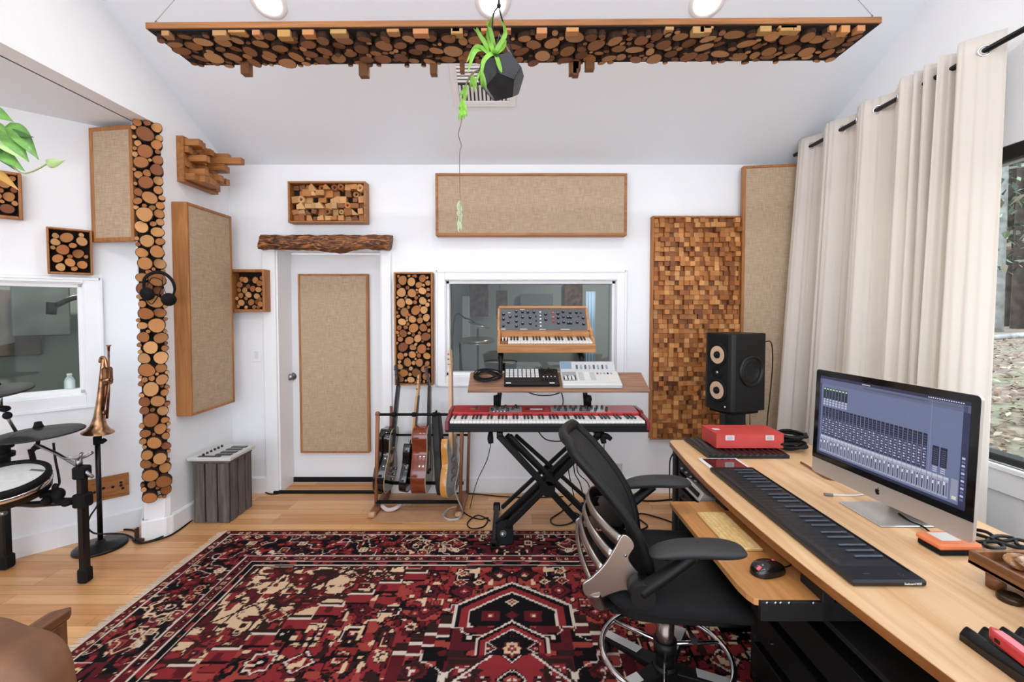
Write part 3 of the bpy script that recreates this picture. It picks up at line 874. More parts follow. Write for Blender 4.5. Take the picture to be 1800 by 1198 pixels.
# --- checkered block diffuser on the back wall
d = 0.06
x, z, w, h = back_rect(1147, 379, 1297, 772, YB - d)
F = FB(x, z)
T = thing('block_diffuser_panel', 'tall panel of small square wood blocks at staggered heights left of the speaker', 'wood diffuser panel', F=F @ Matrix.Translation((w / 2, 0, 0)))
bars(F, 0, w, 0, h, 0.016, 0.001, d).build('frame', cedar('y'), T)
mb = MB(F); mb.bb((0.014, 0.014, 0.001), (w - 0.014, h - 0.014, 0.02)); mb.build('backing', plain('dark_cedar', (74, 40, 18), 0.8), T)
rnd = random.Random(77); nx, ny = 17, 46
cells = []
hs = [[rnd.choice([0.034, 0.046, 0.06, 0.076, 0.09]) for j in range(ny)] for i in range(nx)]
cw, ch = (w - 0.034) / nx, (h - 0.034) / ny
BLK = attr_mat('cedar_blocks', 0.6, bump=0.2, bscale=120)
CT = [(184, 116, 56), (160, 96, 44), (206, 142, 80), (134, 78, 36), (194, 128, 66), (172, 106, 50), (214, 154, 94)]
cells = [(i, j) for i in range(nx) for j in range(ny)]; rnd.shuffle(cells)
rest = MB(F)
for k, (i, j) in enumerate(cells):
    f = rnd.uniform(0.75, 1.08); c = tuple(v * f for v in lin(rnd.choice(CT)))
    lo = (0.017 + cw * i + 0.0006, 0.017 + ch * j + 0.0006, 0.018); hi = (0.017 + cw * (i + 1) - 0.0006, 0.017 + ch * (j + 1) - 0.0006, hs[i][j] + (0.02 if i >= nx - 1 and rnd.random() < 0.6 else 0))
    if k < 100:
        mb = MB(F); mb.bb(lo, hi, 0.0015, col=c); mb.build('wood_block', BLK, T)
    else: rest.bb(lo, hi, 0, col=c)
o = rest.build('wood_blocks', BLK, T); o['kind'] = 'stuff'

# --- rustic beam over the door
a = at(461, 414, YB - 0.06); b = at(687, 440, YB - 0.06)
L_ = b.x - a.x; hh = a.z - b.z
mb = MB()
rnd = random.Random(14)
nu, nv = 60, 20
prof = [rnd.uniform(-1, 1) for _ in range(200)]
def beam(u, v):
    xx = a.x + L_ * u; an = 2 * PI * v
    cy_, cz_ = math.cos(an), math.sin(an)
    k = max(abs(cy_), abs(cz_)) ** -0.8
    n = math.sin(u * 23 + 3 * v * 6.28) * 0.004 + math.sin(u * 51 + 9 * cz_) * 0.003 + math.sin(u * 97 + 17 * cy_) * 0.002
    low = 0.012 * math.sin(u * 8.5) + 0.008 * math.sin(u * 17 + 1) if cz_ < 0 else 0
    return (xx + (0.012 * cz_ if u in (0, 1) else 0), YB - 0.063 + 0.06 * cy_ * k * (1 - 0.0) + n, (a.z + b.z) / 2 + (hh / 2) * cz_ * k + n + low)
def beam_mat():
    m, N, L, b_ = new_mat('rustic_beam'); setp(b_, Roughness=0.6)
    tc = N.new('ShaderNodeTexCoord'); mp = N.new('ShaderNodeMapping'); mp.inputs['Scale'].default_value = (7, 30, 30); mp.inputs['Rotation'].default_value = (0, 0.25, 0.2)
    L.new(tc.outputs['Object'], mp.inputs['Vector'])
    n = N.new('ShaderNodeTexNoise'); n.inputs['Scale'].default_value = 1.0; n.inputs['Detail'].default_value = 7; n.inputs['Distortion'].default_value = 2.5
    L.new(mp.outputs['Vector'], n.inputs['Vector'])
    r = N.new('ShaderNodeValToRGB'); e_ = r.color_ramp.elements; e_[0].position = 0.38; e_[0].color = lin((52, 26, 10)); e_[1].position = 0.66; e_[1].color = lin((176, 116, 62)); q = e_.new(0.5); q.color = lin((104, 58, 26))
    L.new(n.outputs['Fac'], r.inputs['Fac']); L.new(r.outputs['Color'], b_.inputs['Base Color'])
    bp = N.new('ShaderNodeBump'); bp.inputs['Strength'].default_value = 0.7; bp.inputs['Distance'].default_value = 0.008
    L.new(n.outputs['Fac'], bp.inputs['Height']); L.new(bp.outputs['Normal'], b_.inputs['Normal'])
    return m
mb.grid(beam, nu, nv)
for s in (0.0, 1.0):
    vs = [beam(s, j / nv) for j in range(nv)]
    mb._add(vs, [tuple(range(nv)) if s else tuple(range(nv))[::-1]])
T = tag(mb.build('rustic_beam', beam_mat(), bevel=0), 'dark hand-hewn wooden beam mounted across the top of the door frame', 'beam', kind='thing')

# ================================================================ hanging log cloud
YN = 2.1
a = at(255, 43, YN); b = at(1551, 31, YN); 
zb0 = at(255, 50, YN).z; zb1 = at(1551, 40, YN).z
e = (Vector((b.x, b.y, zb1)) - Vector((a.x, a.y, zb0))); LC = e.length; e.normalize()
depth = 0.305; thick = 0.028
F = frame(Vector((a.x, YN, zb0)), e, (0, -1, 0), (0, 0, 1))   # x along, y towards the camera, z up
zc = e.cross(Vector((0, -1, 0)))
F = frame(Vector((a.x, YN, zb0)), e, Vector((0, -1, 0)), zc)
if zc.z > 0: F = frame(Vector((a.x, YN, zb0)), e, (0, 1, 0), (0, 0, -1)); FD = frame(Vector((a.x, YN, zb0)), e, Vector((0, 1, 0)), e.cross(Vector((0, 1, 0))))
FD = frame(Vector((a.x, YN, zb0)), e, Vector((0, -1, 0)) * -1, e.cross(Vector((0, 1, 0))))  # z points up here
T = thing('hanging_log_panel', 'long hanging ceiling panel covered underneath with log ends, hung on thin wires', 'wood diffuser panel', F=FD @ Matrix.Translation((LC / 2, depth / 2, 0)))
mb = MB(FD); mb.bb((0, 0, 0), (LC, depth, thick), 0.002); mb.build('board', wood('cloud_board', (128, 78, 38), (178, 118, 64), 'x', 0.5), T)
# logs hang below: mirrored frame (z down)
FU = frame(FD @ Vector((0, depth, 0)), e, Vector((0, -1, 0)), e.cross(Vector((0, -1, 0))))
mb = MB(FU); mb.bb((0.01, 0.006, 0), (LC - 0.01, depth - 0.006, 0.006)); mb.build('backing', DARKBK, T)
DT = [(172, 118, 70), (148, 96, 56), (190, 138, 88), (128, 82, 46), (160, 112, 70), (202, 154, 104)]
sp = pack(LC - 0.04, depth - 0.03, 0.011, 0.05, 420, 71, 32000, 0.92)
sp = [(x + 0.02, y + 0.015, r) for x, y, r in sp]
def cz(x, y, r, q):
    if q.random() < 0.05 and y < depth * 0.45: return q.uniform(0.08, 0.12)
    return q.uniform(0.010, 0.034)
add_logs(T, FU, sp, 0.004, cz, 71, 100, 'log_end', (0.7, 1.0), DT)
rnd = random.Random(9)
for k in range(26):   # square offcuts along the near edge
    x = rnd.uniform(0.04, LC - 0.1); wq = rnd.uniform(0.03, 0.09)
    mb = MB(FU); mb.bb((x, depth - 0.045, 0.004), (x + wq, depth - 0.006, rnd.uniform(0.015, 0.038)), 0.002, col=tuple(v * rnd.uniform(0.85, 1.1) for v in lin((190, 138, 84)))); mb.build('square_offcut', SCRAP, T)
for k in range(9):   # longer square ends hanging along the far edge
    x = rnd.uniform(0.2, LC - 0.2); wq = rnd.uniform(0.02, 0.05)
    mb = MB(FU); mb.bb((x, 0.01, 0.004), (x + wq, 0.05, rnd.uniform(0.06, 0.095)), 0.002, col=lin((120, 78, 44))); mb.build('square_offcut', SCRAP, T)
for px, py0, px1, py1 in ((274, 38, 292, -6), (1533, 26, 1508, -10)):
    p = at(px, py0, YN + 0.04); 
    q0 = FD.inverted() @ p; q0 = FD @ Vector((q0.x, 0.04, thick))
    q1 = Vector((q0.x + (0.22 if px < 900 else -0.2), q0.y + 0.25, ceil_z(q0.y + 0.25)))
    mb = MB(); mb.tube([q0 + Vector((0, 0, -0.002)), q0 + Vector((0, 0, 0.03))], 0.004, 8); mb.tube([q0 + Vector((0, 0, 0.03)), q1], 0.0016, 6); mb.build('hanging_wire', STEEL, T)

# ================================================================ ceiling vent
def on_ceil(px, py):
    d = ray(px, py); t = (HB + SL * YB - CAMH) / (d.z + SL * d.y); return Vector((0, 0, CAMH)) + d * t
cn = Vector((0, -SL, -1)).normalized()
p = on_ceil(850, 146)
F = frame(p + cn * 0.001, (1, 0, 0), cn.cross(Vector((1, 0, 0))), cn)
T = thing('ceiling_vent', 'white air vent grille on the sloping ceiling behind the hanging plant', 'vent', F=F)
w, h = 0.44, 0.36
bars(F, -w / 2, w / 2, -h / 2, h / 2, 0.045, 0, 0.012).build('frame', TRIMW, T)
mb = MB(F); mb.bb((-w / 2 + 0.03, -h / 2 + 0.03, 0), (w / 2 - 0.03, h / 2 - 0.03, 0.002)); mb.build('dark_duct', plain('vent_dark', (70, 70, 72), 0.8), T)
mb = MB(F)
vflip = 1 if (F @ Vector((0, 1, 0))).z > p.z else -1
for k in range(5): mb.box((0, vflip * (0.02 + 0.026 * k), 0.008), (w - 0.09, 0.012, 0.012), (0.5, 0, 0))
for k in range(13): mb.box((-0.165 + 0.0275 * k, -vflip * 0.07, 0.008), (0.013, 0.115, 0.012), (0, 0.5, 0))
mb.build('louvres', TRIMW, T)
# ================================================================ hanging pot in front of the log panel
GREEN = plain('leaf_green', (110, 160, 52), 0.45, var=0.25, vscale=8, coat=0.1)
GREEN2 = plain('leaf_light_green', (176, 206, 140), 0.45, var=0.2, vscale=8)
def leaf_strip(mb, pts, w, fold=0.25, mi=0, n=8):
    """a long blade along pts with a folded midrib"""
    P = catmull([Vector(p) for p in pts], n)
    m = len(P)
    vs = []; fs = []
    for i, p in enumerate(P):
        t = (P[min(i + 1, m - 1)] - P[max(i - 1, 0)]).normalized()
        side = t.cross(Vector((0.25, -1, 0.15))).normalized(); up = side.cross(t)
        k = i / (m - 1); ww = w * (0.55 + 0.9 * k) * (1 - k ** 3) if k > 0 else w * 0.5
        ww = max(ww, 0.0004)
        vs += [p - side * ww + up * ww * fold, p, p + side * ww + up * ww * fold]
    for i in range(m - 1):
        for j in range(2): fs.append((i * 3 + j, i * 3 + j + 1, (i + 1) * 3 + j + 1, (i + 1) * 3 + j))
    mb._add(vs, fs, mi, None, None, True)
YP = 1.55
T = thing('hanging_planter', 'dark faceted glass planter hanging on a black cord with a spidery green plant', 'planter', at(880, 180, YP))
pc = at(880, 135, YP)
R = 0.078
bm = bmesh.new(); bmesh.ops.create_icosphere(bm, subdivisions=1, radius=1.0)
# dodecahedron: dual of the icosahedron
cents = [f.calc_center_median().normalized() for f in bm.faces] if False else None
bm.free()
phi = (1 + 5 ** 0.5) / 2
dv = [Vector(v).normalized() for v in [(x, y, z) for x in (-1, 1) for y in (-1, 1) for z in (-1, 1)] + [(0, y / phi, z * phi) for y in (-1, 1) for z in (-1, 1)] + [(x / phi, y * phi, 0) for x in (-1, 1) for y in (-1, 1)] + [(x * phi, 0, z / phi) for x in (-1, 1) for z in (-1, 1)]]
RM = Euler((0.45, 0.2, 0.35)).to_matrix()
dv = [RM @ v for v in dv]
bm = bmesh.new()
for v in dv: bm.verts.new(v)
bmesh.ops.convex_hull(bm, input=bm.verts)
bmesh.ops.dissolve_limit(bm, angle_limit=0.05, verts=bm.verts, edges=bm.edges)
bm.verts.ensure_lookup_table(); bm.faces.ensure_lookup_table()
low = MB(); gls = MB(); edg = MB()
for f in bm.faces:
    P = [pc + v.co * R for v in f.verts]
    cz_ = f.calc_center_median().z
    if cz_ < 0.45: low._add(P, [tuple(range(len(P)))])
    elif cz_ < 0.8 or True:
        gls._add(P, [tuple(range(len(P)))]) if cz_ < 0.6 or f.calc_center_median().x > 0.2 else None
    for i in range(len(P)): edg.tube([P[i], P[(i + 1) % len(P)]], 0.0014, 5)
bm.free()
low.build('pot_body', plain('slate_pot', (44, 46, 50), 0.35, var=0.2, vscale=20), T, solid=0.003)
edg.build('lead_seams', plain('lead', (30, 31, 33), 0.4, 0.6), T)
hk = at(878, -14, YP); kn = at(877, 10, YP)
mb = MB(); mb.tube([hk + Vector((0, 0, 0.9)), kn], 0.004, 8); mb.ell(kn, (0.008, 0.008, 0.008), 10, 8)
for s, px, py in ((-1, 868, 100), (1, 905, 106)):
    mb.tube([kn, at(874 + 8 * s, 32, YP), at(px, py, YP)], 0.0028, 6, spline=5)
mb.build('cord', CABLE, T)
gls = MB()
for (q0, q1) in ((at(878, 60, YP + 0.02), at(866, 112, YP + 0.03)), (at(878, 60, YP), at(914, 132, YP))):
    gls.tube([q0, q1], 0.0016, 5)
gls._add([at(878, 60, YP), at(868, 106, YP + 0.04), at(906, 104, YP + 0.04), at(914, 132, YP)], [(0, 1, 2), (0, 2, 3)])
gls.build('glass_facet', glass('planter_glass', (0.93, 0.96, 0.94), 0.93), T, solid=0.002)
mb = MB()
base = at(868, 112, YP)
for tip in (((866, 90), (858, 60), (866, 28)), ((862, 88), (846, 66), (832, 50)), ((860, 96), (838, 82), (820, 110)), ((858, 92), (836, 90), (822, 128)), ((872, 90), (888, 60), (880, 34)), ((868, 84), (862, 55), (855, 35)),
            ((874, 96), (884, 84), (890, 70)), ((864, 88), (852, 84), (834, 82)), ((866, 95), (850, 108), (846, 140)), ((872, 100), (878, 118), (882, 128)), ((860, 90), (842, 60), (838, 48))):
    leaf_strip(mb, [base] + [at(x, y, YP - 0.05 - 0.02 * (i + (x % 3) * 0.5)) for i, (x, y) in enumerate(tip)], 0.0085)
mb.build('blades', GREEN, T)
mb = MB()
run = [at(846, 122, YP - 0.05), at(832, 128, YP - 0.08), at(822, 142, YP - 0.08), at(816, 160, YP - 0.08), at(812, 176, YP - 0.08), at(813, 190, YP - 0.08), at(811, 214, YP - 0.08), at(806, 236, YP - 0.08), at(811, 256, YP - 0.08), at(808, 268, YP - 0.08), at(808, 320, YP - 0.08), at(809, 360, YP - 0.08), at(808, 390, YP - 0.08)]
mb.tube(run, [0.003, 0.003, 0.003, 0.0026, 0.0024, 0.002, 0.0014, 0.0014, 0.0014, 0.001, 0.001, 0.001, 0.0008], 6, spline=5)
mb.build('runner_stem', plain('dry_stem', (118, 98, 78), 0.8), T)
mb = MB(); rnd = random.Random(2)
for (px, py, n, l) in ((846, 122, 5, 34), (830, 130, 5, 30), (820, 148, 5, 30), (813, 172, 6, 28), (812, 188, 5, 22)):
    for k in range(n):
        dx = rnd.uniform(-14, 10); b0 = at(px, py, YP - 0.08); t1 = at(px + dx * 0.6, py + l * 0.5, YP - 0.09); t2 = at(px + dx, py + l * rnd.uniform(0.7, 1.1), YP - 0.08)
        leaf_strip(mb, [b0, t1, t2], 0.0045)
mb.build('runner_leaves', GREEN, T)
mb = MB(); rnd = random.Random(4)
for k in range(22):
    py = rnd.uniform(345, 392); leaf_strip(mb, [at(808, py, YP - 0.08), at(808 + rnd.uniform(-5, 5), py + 8, YP - 0.08), at(808 + rnd.uniform(-4, 4), py + 17, YP - 0.08)], 0.0018)
mb.build('pale_tips', plain('pale_leaf', (170, 188, 156), 0.6), T)

# ================================================================ trailing plant at the left edge
T = thing('trailing_plant', 'trailing green pothos leaves entering at the left edge of the alcove', 'plant', at(-40, 250, 1.75))
def heart(mb, tip, root, w, mi=0, bend=0.25):
    tip, root = Vector(tip), Vector(root); ax = tip - root; L_ = ax.length
    tow = (Vector((0, 0, CAMH)) - root).normalized()
    side = ax.cross(tow).normalized(); up = side.cross(ax).normalized()
    if up.dot(tow) < 0: up = -up
    n = 10; vs = []; fs = []
    for i in range(n + 1):
        t = i / n
        ww = w * (math.sin(PI * min(1, t * 1.02) ** 0.62) ** 0.9 if 0 < t < 1 else 0.02)
        c = root + ax * t - up * bend * L_ * t * t
        vs += [c - side * ww + up * 0.15 * ww, c, c + side * ww + up * 0.15 * ww]
    for i in range(n):
        for j in range(2): fs.append((i * 3 + j, i * 3 + j + 1, (i + 1) * 3 + j + 1, (i + 1) * 3 + j))
    mb._add(vs, fs, mi, None, None, True)
YV = 1.75
mb = MB()
hub = at(-30, 250, YV)
for s in (((-30, 230), (0, 262), (22, 292), (40, 304), (60, 300), (82, 288)), ((-30, 225), (-5, 232), (12, 240)), ((-40, 240), (-20, 290), (0, 300))):
    mb.tube([at(x, y, YV) for x, y in s], 0.0028, 6, spline=5)
mb.build('vine_stems', plain('vine_stem', (150, 170, 104), 0.5), T)
LF = plain('pothos_leaf', (96, 146, 62), 0.35, var=0.35, vscale=14, coat=0.2)
for (tx, ty, rx, ry, w, m) in ((57, 266, 18, 215, 0.030, LF), (10, 206, -14, 192, 0.022, LF), (40, 270, 4, 225, 0.030, LF), (44, 238, 14, 232, 0.016, plain('pothos_dark', (62, 104, 44), 0.35)), (36, 272, -4, 236, 0.032, GREEN2), (30, 290, -6, 262, 0.024, LF),
                               (14, 285, -20, 246, 0.03, plain('pothos_dark', (62, 104, 44), 0.35)), (2, 250, -26, 222, 0.03, LF), (104, 284, 82, 289, 0.017, GREEN2), (22, 325, -8, 300, 0.014, plain('yellowed_leaf', (196, 150, 72), 0.5)), (-8, 300, -40, 260, 0.03, LF), (12, 232, -30, 214, 0.026, LF)):
    mb = MB(); heart(mb, at(tx, ty, YV - 0.03), at(rx, ry, YV), w); mb.build('leaf', m, T, solid=0.0008)

# ================================================================ electronic drum kit at the left edge
PADM = plain('cymbal_rubber', (30, 30, 32), 0.7, bump=0.1, bscale=80)
RACK = plain('drum_rack_black', (9, 9, 10), 0.35, coat=0.1, spec=0.3)
def ground(px, py): return on_z(px, py, 0.0)
def cymbal(F, r, name, label):
    T = thing(name, label, 'cymbal pad', F=F)
    mb = MB(F); mb.lathe([(0.001, 0.016), (0.02, 0.016), (0.045, 0.006), (r * 0.55, -0.002), (r * 0.97, -0.016), (r, -0.02), (r, -0.026), (r * 0.95, -0.028), (0.03, -0.012), (0.001, -0.012)], None, 48); mb.build('rubber_disc', PADM, T)
    mb = MB(F); mb.lathe([(0.001, 0.05), (0.016, 0.048), (0.02, 0.03), (0.026, 0.015), (0.001, 0.012)], None, 16); mb.build('wing_nut', RUBBER, T)
    return T
YL = at(150, 1022, 1).y
leg = ground(150, 1022); YG = leg.y      # right rack leg
# lower cymbal pad: centre pixel (68, 757)
cc = at(68, 755, YG + 0.12)
Fc = rot_to((-0.03, -0.03, 1), (1, 0, 0), cc)
cymbal(Fc, 0.205, 'cymbal_pad', 'large black cymbal pad, the lower of the two beside the trumpet')
cu = at(-8, 681, YG + 0.02)
Fu = rot_to((0.0, -0.16, 1), (1, 0, 0), cu)
cymbal(Fu, 0.155, 'cymbal_pad', 'black cymbal pad in front of the alcove window, the upper one at the left edge')
# snare pad
sp_ = at(8, 842, YG - 0.12)
Fs = rot_to((0.10, -0.22, 1), (1, 0, 0), sp_)
rs = 0.182
T = thing('drum_pad', 'white mesh headed electronic drum pad with a black rim', 'drum pad', F=Fs @ Matrix.Translation((0, 0, -0.1)))
mb = MB(Fs); mb.lathe([(0.001, 0.0), (rs * 0.86, 0.0)], None, 48); mb.build('mesh_head', plain('drum_head', (226, 225, 222), 0.6, var=0.03, vscale=30), T)
mb = MB(Fs); mb.lathe([(rs * 0.85, -0.004), (rs * 0.87, 0.014), (rs * 0.94, 0.018), (rs, 0.008), (rs, -0.02), (rs * 0.9, -0.022)], None, 48); mb.build('rim', RUBBER, T)
mb = MB(Fs); mb.lathe([(rs * 1.0, -0.022), (rs * 1.015, -0.026), (rs * 1.015, -0.042), (rs * 1.0, -0.046)], None, 48); mb.build('chrome_hoop', CHROME, T)
mb = MB(Fs); mb.lathe([(rs * 0.97, -0.02), (rs * 1.0, -0.046), (rs * 0.97, -0.085), (rs * 0.6, -0.095), (0.001, -0.1)], None, 40); mb.build('shell', RACK, T)
Ft = Fs @ Matrix.Translation((rs * 0.42, rs * 0.55, 0.0006))
mb = MB(Ft)
for k in range(7): mb.box((-0.035 + 0.011 * k, 0, 0), (0.007, 0.018, 0.0006))
mb.build('printed_mark', plain('pad_print', (40, 40, 42), 0.5), T)
# rack
T = thing('drum_rack', 'black tubular drum rack with square legs, clamps and silver boom arms', 'drum rack', (leg.x, leg.y, 0))
def square_leg(base, top_z, name='leg', w=0.042):
    mb = MB(); mb.bb((base.x - w / 2, base.y - w / 2, 0.05), (base.x + w / 2, base.y + w / 2, top_z), 0.008); L1 = mb.build(name, RACK, T)
    mb = MB(); mb.bb((base.x - w * 0.7, base.y - w * 0.7, 0), (base.x + w * 0.7, base.y + w * 0.7, 0.085), 0.012); mb.build('rubber_foot', RUBBER, L1)
    return L1
top = at(140, 822, YG)
square_leg(leg, top.z)
g2 = ground(10, 998); square_leg(g2, at(10, 880, g2.y).z, w=0.05)
mb = MB()
mb.bb((leg.x - 0.034, leg.y - 0.034, top.z - 0.06), (leg.x + 0.034, leg.y + 0.034, top.z + 0.012), 0.01)
mb.build('leg_cap', RUBBER, T)
mb = MB()
mb.bb((leg.x - 0.036, leg.y - 0.036, at(140, 890, YG).z), (leg.x + 0.036, leg.y + 0.036, at(140, 866, YG).z), 0.01)
mb.build('leg_clamp', RUBBER, T)
mb = MB(); q = [at(132, 880, YG), at(105, 880, YG), at(88, 866, YG), at(70, 872, YG - 0.02)]
mb.tube(q, [0.02, 0.022, 0.02, 0.014], 10, spline=4); mb.ell(at(103, 868, YG), (0.03, 0.03, 0.035)); mb.ell(at(82, 880, YG - 0.03), (0.022, 0.03, 0.026)); mb.ell(at(97, 858, YG), (0.016, 0.016, 0.03)); mb.ell(at(118, 884, YG - 0.04), (0.02, 0.03, 0.016)); mb.build('pad_arm', RUBBER, T)
mb = MB(); c = at(139, 815, YG)
mb.cyl(c + Vector((0, 0, -0.02)), c + Vector((0, 0, 0.035)), 0.016)
for a in (0.4, 2.0, 3.7, 5.2): mb.tube([c + Vector((0, 0, 0.03)), c + Vector((math.cos(a) * 0.035, math.sin(a) * 0.03, 0.04)), c + Vector((math.cos(a) * 0.065, math.sin(a) * 0.05, 0.05 + 0.012 * math.cos(a)))], [0.009, 0.007, 0.01], 8)
mb.build('wing_bolt', STEEL, T)
mb = MB(); mb.tube([at(163, 838, YG - 0.01), at(140, 820, YG), at(100, 797, YG + 0.05), at(72, 784, YG + 0.1), at(62, 782, YG + 0.11)], 0.0095, 10); mb.build('boom_arm', STEEL, T)
mb = MB(); mb.tube([at(60, 790, YG + 0.1), at(54, 790, YG + 0.1), at(58, 806, YG + 0.1), at(60, 824, YG + 0.1)], [0.013, 0.014, 0.014, 0.012], 10); mb.cyl(at(66, 782, YG + 0.12), at(68, 768, YG + 0.12), 0.01); mb.ell(at(64, 786, YG + 0.11), (0.022, 0.022, 0.014)); mb.build('boom_clamp', RUBBER, T)
mb = MB(); mb.tube([at(2, 712, YG + 0.02), at(14, 735, YG + 0.03), at(28, 758, YG + 0.05)], 0.008, 8); mb.cyl(at(2, 690, YG + 0.02), at(2, 712, YG + 0.02), 0.007); mb.build('boom_arm', STEEL, T)
mb = MB(); mb.ell(at(8, 718, YG + 0.02), (0.028, 0.024, 0.018)); mb.ell(at(13, 730, YG + 0.03), (0.022, 0.02, 0.022)); mb.build('boom_clamp', RUBBER, T)
mb = MB(); mb.cyl(at(4, 812, YG + 0.1), at(4, 770, YG + 0.1), 0.035); mb.cyl(at(4, 802, YG + 0.1), at(4, 795, YG + 0.1), 0.055); mb.cyl(at(4, 786, YG + 0.1), at(4, 780, YG + 0.1), 0.05); mb.build('post_collar', RUBBER, T)
mb = MB(); mb.tube([at(-8, 905, g2.y - 0.02), at(10, 901, g2.y - 0.03)], 0.012, 10); mb.build('wing_bolt', STEEL, T)
mb = MB(); mb.tube([at(-30, 884, YG - 0.25), at(-12, 884, YG - 0.02), at(60, 886, YG), at(140, 880, YG)], 0.018, 10); mb.build('cross_bar', RACK, T)
mb = MB(); mb.tube([at(94, 778, YG + 0.1), at(97, 805, YG + 0.1), at(103, 835, YG + 0.08), at(104, 850, YG + 0.06), at(96, 858, YG + 0.04)], 0.006, 8, spline=5); mb.build('pad_lead', CABLE, T)

# ================================================================ trumpet on a stand
pb_ = on_z(177, 961, 0.0); YT = pb_.y + 0.0
T = thing('instrument_stand', 'black round-based stand carrying the brass trumpet', 'stand', (pb_.x, pb_.y, 0))
mb = MB(Matrix.Translation((pb_.x, pb_.y, 0))); rb = 0.142
mb.lathe([(0.001, 0.0), (rb, 0.0), (rb, 0.012), (rb * 0.9, 0.02), (0.03, 0.03), (0.022, 0.05), (0.001, 0.05)], None, 40); mb.build('round_base', RACK, T)
zt2 = at(178, 768, YT).z
mb = MB(); mb.cyl((pb_.x, pb_.y, 0.04), (pb_.x, pb_.y, zt2), 0.0145); mb.build('pole', RACK, T)
mb = MB(); mb.cyl((pb_.x, pb_.y, zt2 - 0.045), (pb_.x, pb_.y, zt2 + 0.004), 0.022); mb.tube([(pb_.x, pb_.y, zt2 - 0.03), (pb_.x + 0.04, pb_.y - 0.01, zt2 - 0.03), (pb_.x + 0.055, pb_.y - 0.01, zt2 - 0.015)], [0.012, 0.012, 0.016], 8); mb.build('clutch_knob', RUBBER, T)
BRASS = plain('worn_brass', (160, 122, 90), 0.28, 1.0, var=0.25, vscale=25)
BRASSD = plain('worn_copper_brass', (128, 88, 64), 0.32, 1.0, var=0.25, vscale=25)
def tp(px, py, dy=0.0): return at(px, py, YT + dy)
bell0 = tp(172, 760); ax = (tp(182, 640) - bell0).normalized()
T = thing('trumpet', 'brass trumpet standing bell down on the black stand', 'trumpet', (bell0.x, bell0.y, bell0.z))
Fb = rot_to(ax, (1, 0, 0), bell0)
Lb = (tp(190, 622) - bell0).length
mb = MB(Fb); rb = 23 / FPX * YT
mb.lathe([(rb, 0.0), (rb * 1.0, 0.004), (rb * 0.72, 0.022), (rb * 0.5, 0.05), (rb * 0.36, 0.1), (rb * 0.27, 0.18), (rb * 0.22, 0.28), (rb * 0.19, Lb * 0.75), (rb * 0.17, Lb * 0.93)], None, 36)
mb.lathe([(rb * 0.97, 0.002), (rb * 0.68, 0.022), (rb * 0.46, 0.05)], None, 36)
mb.build('bell', BRASS, T)
mb = MB(); mb.tube([Fb @ Vector((0, 0, Lb * 0.92)), tp(176, 636), tp(178, 628), tp(184, 629), tp(187, 640), tp(188, 650)], 0.0085, 10, spline=5); mb.build('bell_bow', BRASS, T)
mb = MB(); mb.tube([tp(188, 650), tp(186, 690), tp(181, 722)], 0.0075, 10); mb.tube([tp(192, 650), tp(191, 690), tp(188, 735)], 0.0075, 10); mb.tube([tp(181, 722), tp(184, 728), tp(188, 720)], 0.0075, 8, spline=4); mb.build('tuning_slide', BRASSD, T)
mb = MB(); mb.tube([tp(190, 676), tp(191, 640), tp(191, 616)], [0.0065, 0.0055, 0.006], 10); mb.tube([tp(191, 616), tp(191, 609), tp(191, 606)], [0.007, 0.008, 0.015], 14); mb.build('mouthpiece_and_leadpipe', BRASSD, T)
for k, dy in enumerate((-0.03, 0.0, 0.03)):
    mb = MB(); mb.cyl(tp(179, 668, dy), tp(193, 667, dy), 0.011); mb.cyl(tp(193, 667, dy), tp(197, 667, dy), 0.004); mb.cyl(tp(196.5, 667, dy), tp(197.5, 667, dy), 0.008); mb.build('valve', BRASS, T)
mb = MB(); mb.bb((tp(185, 672).x, YT - 0.035, tp(185, 676).z), (tp(193, 672).x, YT + 0.035, tp(185, 645).z), 0.01); mb.build('valve_block', BRASSD, T)

# wooden wall plate and crate
a = on_alc(152, 842); b = on_alc(227, 872)
sa, sb = s_alc(a), s_alc(b); zc_ = on_alc(190, 856).z
F = FAat((sa + sb) / 2, zc_); w = sb - sa; h = on_alc(190, 836).z - on_alc(190, 876).z
T = thing('wall_jack_plate', 'wooden jack plate low on the alcove wall behind the trumpet stand', 'jack plate', F=F @ Matrix.Translation((0, -h / 2, 0)))
mb = MB(F); mb.box((0, 0, 0.009), (w, h, 0.016), None, 0.002); mb.build('back_board', honey('x'), T)
mb = MB(F); mb.box((0.0, 0, 0.022), (w * 0.8, h * 0.62, 0.012), None, 0.002); mb.build('front_board', honey('x'), T)
for k, (u, v) in enumerate(((-0.33, -0.05), (-0.12, 0.05), (0.1, 0.02), (0.3, 0.15), (0.34, -0.12), (0.3, 0.02))):
    mb = MB(F @ Matrix.Translation((u * w, v * h, 0.028))); mb.lathe([(0.001, 0.002), (0.005, 0.002), (0.008, 0.004), (0.009, 0.0)], None, 12); mb.build('jack_socket', BLACKM, T)

